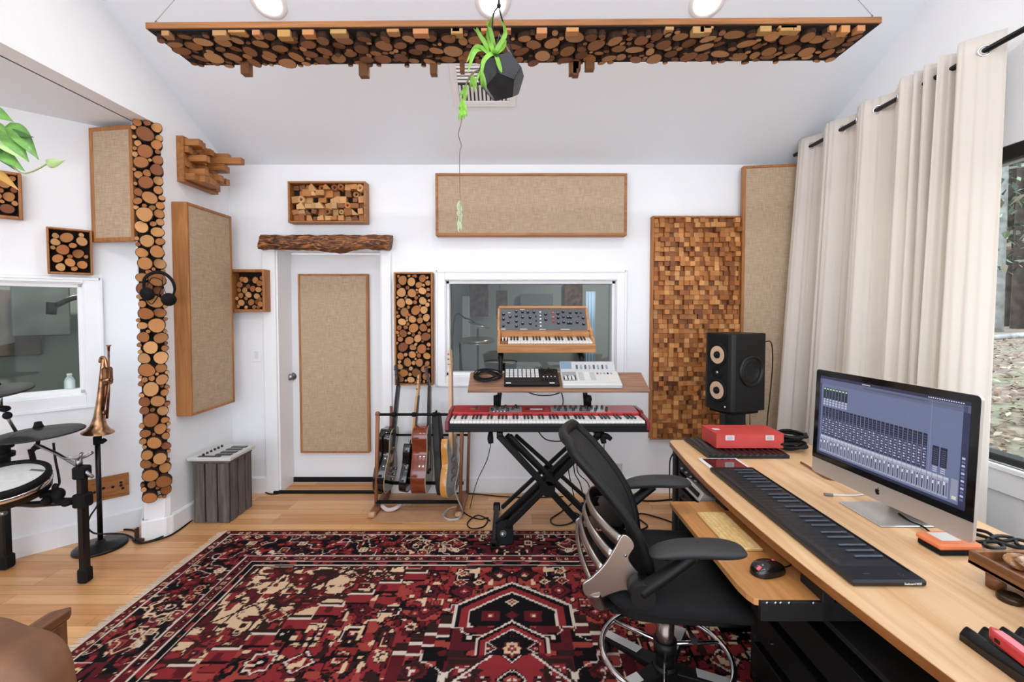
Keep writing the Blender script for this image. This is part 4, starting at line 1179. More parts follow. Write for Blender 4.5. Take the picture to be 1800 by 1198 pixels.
# weathered crate with a small keyboard on top
GW = wood('weathered_board', (62, 54, 50), (118, 108, 102), 'z', 0.85, contrast=0.3)
ca = on_z(340, 919, 0.0); cb = on_z(404, 919, 0.0); cdp = on_z(449, 888, 0.0)
x0, x1, y0_, y1_ = ca.x, cb.x, ca.y, cdp.y
hc = at(340, 810, y0_).z
T = thing('wooden_crate', 'weathered grey upended wooden crate against the left wall', 'crate', ((x0 + x1) / 2, (y0_ + y1_) / 2, 0))
nb = 3; g = 0.010; W_ = (x1 - x0)
for k in range(nb):
    mb = MB(); mb.bb((x0 + W_ * k / nb + g / 2, y0_, 0), (x0 + W_ * (k + 1) / nb - g / 2, y0_ + 0.016, hc - 0.02), 0.003); mb.build('front_board', GW, T)
D_ = y1_ - y0_
for k in range(3):
    mb = MB(); mb.bb((x1 - 0.016, y0_ + 0.018 + (D_ - 0.018) * k / 3 + g, 0), (x1, y0_ + 0.018 + (D_ - 0.018) * (k + 1) / 3 - g, hc - 0.02), 0.003); mb.build('side_board', GW, T)
mb = MB(); mb.bb((x0 + 0.02, y0_ + 0.02, 0.005), (x1 - 0.02, y1_ - 0.01, hc - 0.035)); mb.build('inner_frame', plain('crate_inside', (30, 27, 25), 0.9), T)  # near-black block filling the crate; its colour gives the shade in board gaps
mb = MB(); mb.bb((x0, y0_ + 0.016, 0), (x0 + 0.014, y1_, hc - 0.02), 0.003); mb.build('side_board', GW, T)
mb = MB(); mb.bb((x0, y0_, hc - 0.02), (x1, y1_, hc), 0.003); mb.build('top_board', wood('weathered_board', (62, 54, 50), (118, 108, 102), 'y', 0.85), T)
pl_ = plain('off_white_case', (206, 204, 200), 0.4)
xk0, xk1 = x0 - 0.03, x1 + 0.02
Fk = frame(((xk0 + xk1) / 2, (y0_ + y1_) / 2, hc + 0.001), (1, 0, 0), (0, 1, 0), (0, 0, 1))
T = thing('mini_keyboard', 'small white keyboard with black pads lying on the weathered crate', 'keyboard', F=Fk)
wk, dk = xk1 - xk0, D_ + 0.03
mb = MB(Fk); mb.box((0, 0, 0.014), (wk, dk, 0.028), None, 0.005); mb.build('case', pl_, T)
for k in range(4):
    mb = MB(Fk); mb.box((wk * 0.22, -dk * 0.28 + k * dk * 0.19, 0.03), (wk * 0.36, dk * 0.11, 0.006), None, 0.001); mb.build('black_key', KEYB, T)
for k in range(6):
    mb = MB(Fk); mb.cyl((-wk * 0.22, -dk * 0.34 + k * dk * 0.13, 0.027), (-wk * 0.22, -dk * 0.34 + k * dk * 0.13, 0.042), 0.009, 0.008, 12); mb.build('knob', KEYB, T)
mb = MB(Fk); mb.box((-wk * 0.02, -dk * 0.42, 0.03), (wk * 0.5, dk * 0.08, 0.004)); mb.build('display', KEYB, T)

# ================================================================ headphones hung on the log column
hp = at(277, 502, 2.98)
Fh = frame(hp, (0.95, 0.3, 0), (0, 0, 1), (0.3, -0.95, 0))
T = thing('headphones', 'black headphones hanging on the log column', 'headphones', F=Fh)
mb = MB(Fh)
mb.tube([(-0.075, -0.02, 0.0), (-0.07, 0.045, 0.0), (-0.02, 0.085, 0.0), (0.04, 0.08, 0.005), (0.085, 0.035, 0.01), (0.098, -0.02, 0.01), (0.085, -0.06, 0.0)], [0.008, 0.01, 0.011, 0.011, 0.01, 0.008, 0.006], 10, spline=6); mb.build('headband', RUBBER, T)
for sx, sy in ((-0.055, -0.055), (0.065, -0.09)):
    mb = MB(Fh @ Matrix.Translation((sx, sy, 0.012)) @ Euler((0.3, 0.5 if sx > 0 else -0.3, 0)).to_matrix().to_4x4()); mb.lathe([(0.001, -0.022), (0.03, -0.022), (0.042, -0.012), (0.042, 0.006), (0.03, 0.018), (0.001, 0.02)], None, 24); mb.build('ear_cup', RUBBER, T)
mb = MB(Fh); mb.tube([(-0.06, -0.09, 0.01), (-0.03, -0.12, 0.02), (0.0, -0.09, 0.03), (0.02, -0.04, 0.02), (0.03, 0.03, 0.01), (-0.02, 0.05, 0.02), (-0.05, 0.0, 0.02)], 0.003, 6, spline=6); mb.tube([(0.03, 0.06, 0.01), (0.035, 0.0, 0.01), (0.05, -0.06, 0.01)], 0.0022, 6, spline=4); mb.build('lead', CABLE, T)

# ================================================================ armchair in the near left corner
AW = wood('walnut_arm', (92, 56, 32), (142, 94, 58), 'y', 0.4)
za = 0.62
p0, p1 = on_z(91, 1071, za), on_z(134, 1063, za)
xr_, xl2 = p1.x, p0.x - 0.01
yt = (p0.y + p1.y) / 2
T = thing('armchair', 'wooden armchair with tan leather cushion cut off at the lower left corner', 'armchair', (xr_ - 0.35, yt - 0.3, 0))
mb = MB(); mb.prism([(xl2, yt - 0.5), (xr_ - 0.02, yt - 0.5), (xr_, yt - 0.01), (xr_ - 0.012, yt + 0.008), (xl2 + 0.01, yt - 0.02)], za - 0.03, za); mb.build('arm_rest', AW, T, bevel=0.005)
AWZ = wood('walnut_arm', (92, 56, 32), (142, 94, 58), 'z', 0.4)
mb = MB(); mb.bb((xr_ - 0.036, yt - 0.085, 0.0115), (xr_ - 0.004, yt - 0.012, za - 0.03), 0.004); mb.build('front_leg', AWZ, T)
mb = MB(); mb.bb((xr_ - 0.036, yt - 0.5, 0.0115), (xr_ - 0.006, yt - 0.43, za - 0.03), 0.004); mb.build('rear_leg', AWZ, T)
mb = MB(); mb.bb((xr_ - 0.034, yt - 0.43, 0.26), (xr_ - 0.008, yt - 0.085, 0.33), 0.004); mb.build('side_rail', AW, T)
mb = MB(); mb.bb((xr_ - 0.72, yt - 0.48, 0.26), (xr_ - 0.04, yt - 0.06, 0.32), 0.006); mb.build('seat_frame', AW, T)
mb = MB(); mb.bb((xr_ - 0.75, yt - 0.085, 0.0115), (xr_ - 0.715, yt - 0.012, za - 0.03), 0.004); mb.build('front_leg', AWZ, T)
mb = MB(); mb.bb((xr_ - 0.75, yt - 0.5, 0.0115), (xr_ - 0.715, yt - 0.43, za - 0.03), 0.004); mb.build('rear_leg', AWZ, T)
mb = MB(); mb.prism([(xr_ - 0.76, yt - 0.5), (xr_ - 0.69, yt - 0.5), (xr_ - 0.69, yt), (xr_ - 0.76, yt)], za - 0.03, za); mb.build('arm_rest', AW, T, bevel=0.005)
LEA = plain('tan_leather', (126, 84, 56), 0.5, var=0.16, vscale=7, bump=0.35, bscale=22)
def cush(u, v, c, h, e1=0.55, e2=0.42):
    a = u * 2 * PI; t = v * PI
    cx = math.copysign(abs(math.cos(a)) ** e1, math.cos(a)); sx = math.copysign(abs(math.sin(a)) ** e1, math.sin(a))
    sz = max(1e-3, math.sin(t)) ** e2; cz_ = math.copysign(abs(math.cos(t)) ** e2, math.cos(t))
    return (c[0] + h[0] * cx * sz, c[1] + h[1] * sx * sz + 0.006 * math.sin(9 * cx + 5 * cz_), c[2] + h[2] * cz_ + 0.012 * math.sin(4 * cx + 1))
yc = yt - 0.255; xe_ = -(900 - 88) / FPX * yc
mb = MB(); mb.grid(lambda u, v: cush(u, v, (xe_ - 0.36, yc, at(50, 1112, yc).z - 0.25), (0.36, 0.10, 0.25)), 48, 24, closed_u=True); mb.build('back_cushion', LEA, T)
mb = MB(); mb.grid(lambda u, v: cush(u, v, (xr_ - 0.38, yt - 0.2, 0.39), (0.32, 0.2, 0.07)), 40, 16, closed_u=True); mb.build('seat_cushion', LEA, T)

# ================================================================ cables along the left wall
def cable(name, pts, r, label, group=None):
    mb = MB(); mb.tube(pts, r, 8, spline=6)
    return tag(mb.build(name, CABLE), label, 'cable', group)
def fz(px, py, z=0.006): return on_z(px, py, z)
cable('floor_cable', [fz(15, 980), fz(70, 968), fz(110, 953), fz(138, 949), fz(190, 934), fz(222, 930), fz(238, 934), fz(240, 945), fz(243, 952), fz(258, 952), fz(290, 940), fz(325, 918), fz(337, 906)], 0.0055, 'black cable running along the baseboard from the drum rack to the crate')
cable('floor_cable', [fz(180, 938, 0.012), fz(215, 938), fz(232, 944), fz(236, 951), fz(252, 954, 0.012), fz(300, 940), fz(337, 914)], 0.0055, 'black cable running from the trumpet stand base past the pillar foot')
cable('stand_cable', [at(176, 880, YT - 0.03), at(168, 893, YT - 0.04), at(158, 908, YT - 0.05), at(154, 925, YT - 0.06), at(164, 936, YT - 0.08), at(180, 938, YT - 0.1)], 0.005, 'black cable looping down the pole of the trumpet stand')
cable('floor_cable', [fz(449, 864), fz(462, 863), fz(475, 868), fz(490, 867)], 0.005, 'short black cable on the floor left of the door threshold')
mb = MB(); mb.bb((fz(236, 950).x, fz(236, 950).y, 0), (fz(236, 950).x + 0.012, fz(236, 950).y + 0.03, 0.085), 0.002); mb.bb((fz(236, 950).x, fz(236, 950).y, 0), (fz(236, 950).x + 0.06, fz(236, 950).y + 0.012, 0.02), 0.002)
tag(mb.build('cable_guard', wood('dark_strip', (50, 30, 22), (80, 52, 40), 'z', 0.6)), 'small dark brown corner strip guarding cables at the foot of the pillar', 'cable guard')

# ================================================================ rooms behind the studio windows
GREYW = plain('live_room_wall', (168, 170, 168), 0.8)
GREYG = plain('booth_wall', (140, 146, 140), 0.8)
ry1 = YB + 2.9
mb = MB(); mb.bb((-1.9, ry1, 0), (2.7, ry1 + 0.1, 2.6)); struct(mb.build('wall_live_room', GREYW))
mb = MB(); mb.bb((-1.0, YB + WT, -0.1), (2.7, ry1, 0)); struct(mb.build('floor_live_room', plain('live_floor', (84, 66, 52), 0.5)))
mb = MB(); mb.bb((-1.0, YB + WT, 2.6), (2.7, ry1 + 0.1, 2.7)); struct(mb.build('ceiling_live_room', GREYW))
mb = MB(); mb.bb((-1.05, YB + WT, 0), (-0.95, ry1, 2.6)); mb.bb((2.6, YB + WT, 0), (2.7, ry1, 2.6)); struct(mb.build('wall_live_room_sides', GREYW))
def backdrop(x0, y0, x1, y1, Y, name, label, cat, m, d=0.06):
    a, b = at(x0, y0, Y), at(x1, y1, Y)
    mb = MB(); mb.bb((a.x, Y, b.z), (b.x, Y + d, a.z), 0.006)
    return tag(mb.build(name, m), label, cat)
BR = plain('brown_panel', (92, 66, 50), 0.9, var=0.45, vscale=18, bump=0.5, bscale=40)
backdrop(826, 498, 858, 556, ry1 - 0.1, 'wood_relief_panel', 'brown wood relief panel on the far wall seen through the left of the interior window', 'wall panel', BR)
backdrop(872, 510, 892, 560, ry1 - 0.7, 'brown_curtain_panel', 'narrow brown baffle in the live room just left of the analogue synthesizer top', 'baffle', BR)
backdrop(992, 498, 1024, 560, ry1 - 0.1, 'wood_relief_panel', 'dark brown relief panel on the far wall right of the analogue synthesizer top', 'wall panel', BR)
backdrop(914, 517, 972, 545, ry1 - 0.1, 'grey_board', 'pale grey board on the live room wall just above the analogue synthesizer', 'board', plain('grey_board', (120, 124, 124), 0.4))
backdrop(812, 520, 826, 600, ry1 - 0.1, 'white_door_panel', 'narrow white strip door on the far wall at the left of the interior window', 'door panel', plain('room_white', (214, 214, 212), 0.6))
a = at(1031, 512, ry1 - 0.5); b = at(1046, 655, ry1 - 0.5)
mb = MB(); mb.grid(lambda u, v: (a.x + (b.x - a.x) * u, ry1 - 0.5 + 0.02 * math.sin(u * 19), 0.1 + (a.z - 0.1) * v), 24, 4); tag(mb.build('blue_curtain', plain('pale_blue', (176, 196, 220), 0.7), solid=0.006), 'narrow pale blue curtain in the live room at the right of the interior window', 'curtain')
c1 = at(840, 600, YB + 1.2)
T = thing('hi_hat_stand', 'hi-hat cymbals on a stand behind the interior window', 'cymbal stand', (c1.x, c1.y, 0))
for dz in (0, 0.022):
    mb = MB(Matrix.Translation(c1 + Vector((0, 0, dz))) @ Euler((0.12, 0.02, 0)).to_matrix().to_4x4()); s = 1 if dz else -1
    mb.lathe([(0.001, s * 0.02), (0.03, s * 0.016), (0.05, s * 0.006), (0.19, 0.0), (0.05, s * 0.003), (0.001, s * 0.014)], None, 36); mb.build('cymbal', plain('bronze_cymbal', (190, 176, 150), 0.3, 1.0), T)
mb = MB(); mb.cyl((c1.x, c1.y, 0), (c1.x, c1.y, c1.z + 0.15), 0.011); mb.build('pole', BLACKM, T)
c2 = at(842, 570, YB + 1.5)
T = thing('desk_lamp_boom', 'curved boom arm with a pale cymbal above the hi-hat in the live room', 'boom stand', (c2.x - 0.3, c2.y, 0))
mb = MB(); mb.tube([(c2.x - 0.3, c2.y, 0), (c2.x - 0.3, c2.y, c2.z), (c2.x - 0.15, c2.y, c2.z + 0.07), (c2.x - 0.02, c2.y, c2.z)], 0.009, 8, spline=6); mb.build('boom_pole', BLACKM, T)
mb = MB(Matrix.Translation(c2) @ Euler((0.1, 0.3, 0)).to_matrix().to_4x4()); mb.lathe([(0.001, 0.012), (0.04, 0.006), (0.13, -0.006), (0.04, 0.002), (0.001, 0.008)], None, 30); mb.build('cymbal', plain('bronze_cymbal', (190, 176, 150), 0.3, 1.0), T)
c3 = at(880, 636, YB + 1.0)
T = thing('snare_drum', 'dark snare drum behind the interior window under the analogue synthesizer', 'drum', (c3.x, c3.y, 0))
mb = MB(Matrix.Translation(c3)); mb.lathe([(0.001, 0.0), (0.165, 0.0)], None, 36); mb.build('drum_head', plain('old_head', (150, 146, 138), 0.6), T)
mb = MB(Matrix.Translation(c3)); mb.lathe([(0.162, -0.01), (0.175, 0.008), (0.178, -0.02), (0.17, -0.03), (0.17, -0.14), (0.001, -0.14)], None, 36); mb.build('shell', RACK, T)
mb = MB()
for k in range(3):
    a = k * 2.1; mb.tube([(c3.x, c3.y, c3.z - 0.14), (c3.x + 0.05 * math.cos(a), c3.y + 0.05 * math.sin(a), 0.3), (c3.x + 0.3 * math.cos(a), c3.y + 0.3 * math.sin(a), 0.01)], 0.011, 8)
mb.build('tripod', STEEL, T)
c4 = at(815, 640, YB + 1.6)
T = thing('bass_drum', 'black bass drum standing in the live room low behind the interior window', 'drum', (c4.x, c4.y, 0))
mb = MB(frame((c4.x + 0.2, c4.y, 0.33), (1, 0, 0), (0, 0, 1), (0, -1, 0))); mb.lathe([(0.001, 0.2), (0.29, 0.2), (0.30, 0.215), (0.315, 0.2), (0.315, 0.17), (0.3, 0.16), (0.3, -0.2), (0.001, -0.2)], None, 40); mb.build('shell', RACK, T)
# booth behind the alcove window (beyond the angled wall)
F = FA
mb = MB(F)
sa, sb = aw_l - 0.6, aw_r + 0.5
for lo, hi in (((sa, -0.1, -2.2), (sb, 0.0, -0.2)), ((sa, 2.6, -2.2), (sb, 2.7, -0.2))): mb.bb(lo, hi)
struct(mb.build('floor_booth', GREYG))
mb = MB(F); mb.bb((sa, 0, -2.3), (sb, 2.6, -2.2)); mb.bb((sa - 0.1, 0, -2.3), (sa, 2.6, -0.2)); mb.bb((sb, 0, -2.3), (sb + 0.1, 2.6, -0.2)); struct(mb.build('wall_booth', GREYG))
def alc_at(px, py, depth):
    d = ray(px, py); n = Vector((1, -1, 0)).normalized(); o = Vector((0, ALC, 0)) - n * depth
    t = n.dot(o - Vector((0, 0, CAMH))) / n.dot(d); return Vector((0, 0, CAMH)) + d * t
p = alc_at(90, 552, 0.6)
T = thing('hanging_microphone', 'dark microphone on a boom arm seen behind the alcove window', 'microphone', (p.x, p.y, p.z))
mb = MB(); mb.cyl(p, p + Vector((0.01, 0, 0.09)), 0.03, 0.032); mb.build('microphone_body', RACK, T)
mb = MB(); mb.tube([p + Vector((0, 0, 0.05)), alc_at(108, 532, 0.6), alc_at(130, 523, 0.6), alc_at(180, 515, 0.6)], 0.02, 8, spline=5); mb.build('boom_arm', RACK, T)
p = alc_at(123, 690, 0.13); 
T = thing('water_bottle', 'clear plastic water bottle on the sill of the alcove window', 'bottle', (p.x, p.y, aw_b + 0.007))
mb = MB(Matrix.Translation((p.x, p.y, aw_b + 0.007))); mb.lathe([(0.001, 0), (0.026, 0), (0.028, 0.01), (0.028, 0.075), (0.02, 0.095), (0.012, 0.105), (0.012, 0.11), (0.001, 0.11)], None, 20); mb.build('bottle_body', plain('bottle_plastic', (214, 222, 224), 0.2), T)
mb = MB(Matrix.Translation((p.x, p.y, aw_b + 0.117))); mb.lathe([(0.001, 0), (0.014, 0), (0.014, 0.014), (0.001, 0.014)], None, 16); mb.build('cap', TRIMW, T)
for (px, py0, py1, w, dep, nm, lb, col) in ((72, 500, 590, 0.38, 1.9, 'dark_wall_panel', 'dark grey panel on the booth wall left of the microphone', (70, 74, 72)), (30, 510, 625, 0.3, 2.1, 'brown_cabinet', 'tall dim brown cabinet in the booth at the left edge of the window', (86, 72, 62))):
    a = alc_at(px, py0, dep); b = alc_at(px, py1, dep); s = s_alc(a)
    mb = MB(F); mb.bb((s - w / 2, b.z, -dep - 0.02), (s + w / 2, a.z, -dep + 0.06), 0.01); tag(mb.build(nm, plain(nm, col, 0.7, var=0.2, vscale=5)), lb, 'panel' if 'panel' in nm else 'cabinet')

# ceiling lamps added to brighten the live room and the booth
for k, (p, en, nm) in enumerate(((Vector((1.2, YB + 1.6, 2.56)), 13, 'live_room_lamp'), (FA @ Vector((aw_r - 0.3, 2.56, -1.1)), 20, 'booth_lamp'))):
    T = thing(nm, ['round white ceiling lamp of the live room behind the interior window', 'round white ceiling lamp of the booth behind the alcove window'][k], 'ceiling lamp', p)
    mb = MB(Matrix.Translation(p)); mb.lathe([(0.001, 0.0), (0.1, 0.0), (0.11, 0.01), (0.11, 0.04), (0.001, 0.04)], None, 24); mb.build('lamp_body', TRIMW, T)
    ld = bpy.data.lights.new(nm, 'AREA'); ld.shape = 'DISK'; ld.size = 0.18; ld.energy = en; ld.color = (1, 0.97, 0.92)
    lo = bpy.data.objects.new(nm + '_light', ld); C.objects.link(lo); lo.location = p - Vector((0, 0, 0.02))
# ================================================================ stage piano on an X stand
REDM = plain('red_lacquer', (176, 44, 48), 0.35, coat=0.3)
REDD = plain('dark_red_lacquer', (120, 20, 30), 0.35, coat=0.3)
WHITE_PC = (0, 2, 4, 5, 7, 9, 11)
def keybed(F, T, x0, y0, nkeys, first, kw, wl, bl, wh, bh, zt, parts=True):
    """F: x to the right, y away from the player, z up; y0 the front of the keys"""
    i = 0; base = None; bmesh_ = None
    for n in range(nkeys):
        pc = (first + n) % 12
        if pc in WHITE_PC:
            M = F @ Matrix.Translation((x0 + kw * (i + 0.5), y0 + wl / 2, zt))
            if base is None:
                mb = MB(M); mb.box((0, 0, -wh / 2), (kw * 0.94, wl, wh), None, 0.0012); base = mb.build('white_key', KEYW, T); base_M = WM[base.name]; base_off = M.inverted() @ base_M
            else: dup(base, M @ base_off, T)
            i += 1
        else:
            M = F @ Matrix.Translation((x0 + kw * i, y0 + wl - bl / 2, zt))
            if bmesh_ is None:
                mb = MB(M); mb.box((0, 0, bh / 2), (kw * 0.55, bl, bh), None, 0.002); bmesh_ = mb.build('black_key', KEYB, T); boff = M.inverted() @ WM[bmesh_.name]
            else: dup(bmesh_, M @ boff, T)
    return i
def knobs(F, T, spots, r, h, mat, name='knob', seg=14):
    b0 = None
    for (x, y) in spots:
        M = F @ Matrix.Translation((x, y, 0))
        if b0 is None:
            mb = MB(M); mb.lathe([(r * 1.05, 0), (r, h * 0.15), (r * 0.86, h), (0.0005, h)], None, seg); b0 = mb.build(name, mat, T, origin=(0, 0, 0))
        else: dup(b0, M, T)
YN0 = 2.87
pL, pR = at(782, 757, YN0), at(1143, 762, YN0)
zN = (pL.z + pR.z) / 2
xN = (pL.x + pR.x) / 2; wN = pR.x - pL.x
dN = 0.33
Fn = frame((xN, YN0, zN), (1, 0, 0), (0, 1, 0), (0, 0, 1))
T = thing('stage_piano', 'red and black stage piano with a full row of keys on the black X stand', 'keyboard', F=Fn)
hk = 0.062; htop = 0.10
mb = MB(Fn); mb.bb((-wN / 2, 0, 0), (wN / 2, dN, 0.05), 0.006); mb.build('case', plain('piano_black', (9, 9, 10), 0.5, spec=0.3), T)
for s in (-1, 1):
    mb = MB(Fn @ Matrix.Translation((s * (wN / 2 - 0.012), 0, 0)) @ frame((0, 0, 0), (0, 1, 0), (0, 0, 1), (1, 0, 0)))
    mb.prism([(-0.004, 0.012), (dN, 0.012), (dN, htop + 0.004), (0.17, htop + 0.004), (0.14, 0.088), (-0.004, 0.072)], -0.0115, 0.0115); mb.build('end_cheek', REDD, T, bevel=0.003)
mb = MB(Fn); xk0 = -wN / 2 + 0.03; kwN = (wN - 0.06) / 52
mb.bb((-wN / 2 + 0.024, 0.008, 0.045), (wN / 2 - 0.024, 0.16, 0.052)); mb.build('key_slip', KEYB, T)
keybed(Fn, T, xk0, 0.008, 88, 9, kwN, 0.148, 0.095, 0.016, 0.011, 0.07)
Fpn = Fn @ Matrix.Translation((0, 0.16, 0.09)) @ Euler((math.radians(6), 0, 0)).to_matrix().to_4x4()
mb = MB(Fpn); mb.bb((-wN / 2 + 0.024, 0, -0.04), (wN / 2 - 0.024, dN - 0.165, 0.0), 0.004); mb.build('control_panel', REDM, T)
mb = MB(Fpn); mb.box((-0.07, 0.07, 0.001), (0.13, 0.045, 0.003)); mb.build('display_surround', REDD, T)
mb = MB(Fpn); mb.box((-0.06, 0.066, 0.003), (0.085, 0.022, 0.002)); mb.build('display', plain('lcd_white', (210, 224, 228), 0.2), T)
LG = plain('panel_grey', (150, 146, 144), 0.4)
mb = MB(Fpn); mb.box((0.22, 0.065, 0.0008), (0.36, 0.1, 0.0016)); mb.build('grey_section', LG, T)
mb = MB(Fpn); mb.box((-0.27, 0.065, 0.0008), (0.22, 0.1, 0.0016)); mb.build('grey_section', LG, T)
rnd = random.Random(6)
knobs(Fpn @ Matrix.Translation((0, 0, 0.0016)), T, [(-0.36 + 0.035 * k, 0.035 + 0.05 * ((k * 7) % 3) / 2) for k in range(6)] + [(-0.34, 0.1), (-0.27, 0.1), (-0.2, 0.105)] + [(0.07 + 0.036 * k, 0.09) for k in range(10)] + [(0.09 + 0.05 * k, 0.04) for k in range(6)] + [(0.42, 0.06), (-0.47, 0.07)], 0.009, 0.02, KEYB)
b0 = None
for k in range(9):
    mb = MB(Fpn); mb.box((-0.36 + 0.012 * k, 0.018, 0.003), (0.008, 0.012, 0.005), None, 0.001); mb.build('push_button', KEYW if k % 2 else plain('button_grey', (90, 90, 92), 0.4), T)
Fs_ = Fpn @ Matrix.Translation((-wN / 2 + 0.17, 0.07, 0))
mb = MB(Fs_ @ Euler((0, 0, 0.3)).to_matrix().to_4x4()); mb.box((0, 0, 0.004), (0.06, 0.016, 0.006), None, 0.002); mb.build('pitch_stick', honey('x'), T)

# ---- X stand
STB = plain('stand_black', (9, 9, 10), 0.4, spec=0.3)
cxs = at(966, 837, YN0 + 0.14)
T = thing('keyboard_stand', 'black double-braced X keyboard stand with a second tier carrying the shelf', 'keyboard stand', (cxs.x, YN0 + 0.16, 0))
ya, yb = YN0 + 0.10, YN0 + 0.17
def xbar(px0, py0, px1, py1, Y, wq=0.042, dq=0.03):
    a, b = at(px0, py0, Y), at(px1, py1, Y); d = b - a; L_ = d.length
    F = rot_to(d, (0, 1, 0), a)
    mb = MB(F); mb.bb((-dq / 2, -wq / 2, 0), (dq / 2, wq / 2, L_), 0.006); return mb.build('cross_tube', STB, T)
for k, dy in enumerate((0.0, 0.10)):
    Y = YN0 + 0.09 + dy
    xbar(876 + 14 * k, 764, 1046 + 10 * k, 948 - 22 * k, Y); xbar(1052 - 14 * k, 764, 870 + 12 * k, 946 - 30 * k, Y + 0.04)
    xbar(896 + 10 * k, 764, 1052 + 10 * k, 925 - 22 * k, Y + 0.025, 0.026); xbar(1034 - 14 * k, 764, 872 + 10 * k, 920 - 28 * k, Y + 0.065, 0.026)
mb = MB(); mb.cyl(cxs + Vector((0, -0.09, 0)), cxs + Vector((0, 0.12, 0)), 0.03); mb.cyl(cxs + Vector((-0.02, -0.09, -0.05)), cxs + Vector((-0.02, 0.03, -0.05)), 0.05, seg=24); mb.build('pivot_disc', RUBBER, T)
fl = on_z(868, 962, 0.02); fr_ = on_z(1052, 960, 0.02)
for p in (fl, fr_):
    mb = MB(); mb.bb((p.x - 0.018, p.y, 0.022), (p.x + 0.018, YB - 0.32, 0.052), 0.006); mb.build('foot_bar', STB, T)
    for yy in (p.y + 0.02, YB - 0.35):
        mb = MB(); mb.bb((p.x - 0.026, yy - 0.02, 0.0105 if yy < 3.17 else 0.0), (p.x + 0.026, yy + 0.02, 0.06), 0.008); mb.build('rubber_foot', RUBBER, T)
zt_ = zN - 0.002
for xx in (cxs.x - 0.33, cxs.x + 0.30):
    mb = MB(); mb.bb((xx - 0.02, YN0 + 0.02, zt_ - 0.032), (xx + 0.02, YN0 + 0.36, zt_ - 0.002), 0.006); mb.build('top_bar', STB, T)
for px in (862, 1060):
    mb = MB(); p = at(px, 770, YN0 + 0.05); mb.tube([p + Vector((0, 0.03, 0.03)), p, p + Vector((0.004, -0.01, -0.03))], [0.014, 0.02, 0.016], 10, spline=4); mb.build('locking_knob', RUBBER, T)
mb = MB(); p = at(1066, 766, YN0 + 0.05); mb.tube([p + Vector((-0.03, 0, 0.005)), p, p + Vector((0.03, 0, -0.02))], [0.016, 0.019, 0.014], 10, spline=3); mb.build('locking_lever', RUBBER, T)
# second tier arms up to the shelf and the synthesizer
YSF, YSB = 3.02, 3.24
sz0 = at(980, 686, YSF).z; sz1 = at(980, 654, YSB).z
for px, lean in ((873, 6), (1032, -4)):
    p0 = Vector((at(px, 714, 3.24).x, 3.24, zN - 0.02)); p1 = at(px + lean, 684, 3.20)
    mb = MB(); mb.tube([p0, p1, p1 + Vector((0, 0.02, 0.03))], 0.017, 10); mb.build('tier_post', STB, T)
    mb = MB(); c = at(px + 1, 700, 3.18); mb.ell(c + Vector((0, -0.02, 0.0)), (0.026, 0.03, 0.03)); mb.cyl(c + Vector((0, 0, -0.05)), c + Vector((0, 0, 0.02)), 0.026); mb.build('tier_clamp', RUBBER, T)
    p2 = Vector((p1.x, 3.30, sz1 - 0.03)); 
    mb = MB(); mb.tube([p1, p2, Vector((p1.x, 3.36, at(900, 622, 3.4).z - 0.012))], 0.016, 10, spline=5); mb.build('tier_post', STB, T)
    mb = MB(); zz = at(900, 622, 3.4).z; mb.box((p1.x, 3.49, zz + 0.013), (0.04, 0.30, 0.028), (math.radians(13), 0, 0), 0.005); mb.build('tier_arm', STB, T)
    mb = MB(); mb.bb((p1.x - 0.018, YSF + 0.02, sz0 - 0.01), (p1.x + 0.018, YSF + 0.03, sz0 - 0.006)); 
for px in (873, 1032):
    pass
# ---- walnut shelf
SHF = wood('walnut_shelf', (112, 78, 60), (170, 128, 102), 'x', 0.45)
sl, sr = at(822, 686, YSF).x, at(1143, 686, YSF).x
yv = Vector((0, YSB - YSF, sz1 - sz0)); dS = yv.length; yv.normalize()
Fsf = frame(((sl + sr) / 2, YSF, sz0), (1, 0, 0), yv, Vector((1, 0, 0)).cross(yv))
wS = sr - sl
T = tag(MB(Fsf).bb((-wS / 2, 0, -0.018), (wS / 2, dS, 0), 0.002).build('shelf_board', SHF), 'tilted walnut shelf board above the stage piano', 'shelf')
# cable coil
def on_shelf(px, py):
    d = ray(px, py); o = Vector((0, 0, CAMH)); n = Fsf.to_3x3() @ Vector((0, 0, 1)); t = n.dot(Vector((0, YSF, sz0)) - o) / n.dot(d); return Fsf.inverted() @ (o + d * t)
c = on_shelf(858, 664)
mb = MB(Fsf); rnd = random.Random(3)
pts = []
for k in range(7 * 14):
    a = 2 * PI * k / 14; r = 0.075 + 0.012 * math.sin(k * 0.37)
    pts.append((c.x + r * 1.15 * math.cos(a), c.y + r * 0.85 * math.sin(a), 0.008 + 0.028 * k / 98 + 0.002 * math.sin(k)))
mb.tube(pts, 0.0042, 6, spline=2)
for k in range(4): a = -0.6 + 0.25 * k; mb.tube([(c.x + 0.05, c.y - 0.05 + 0.012 * k, 0.04), (c.x + 0.0, c.y + 0.0, 0.046), (c.x - 0.06, c.y + 0.03, 0.04)], 0.004, 6, spline=4)
tag(mb.build('cable_coil', CABLE), 'coiled black cable lying on the left end of the walnut shelf', 'cable')
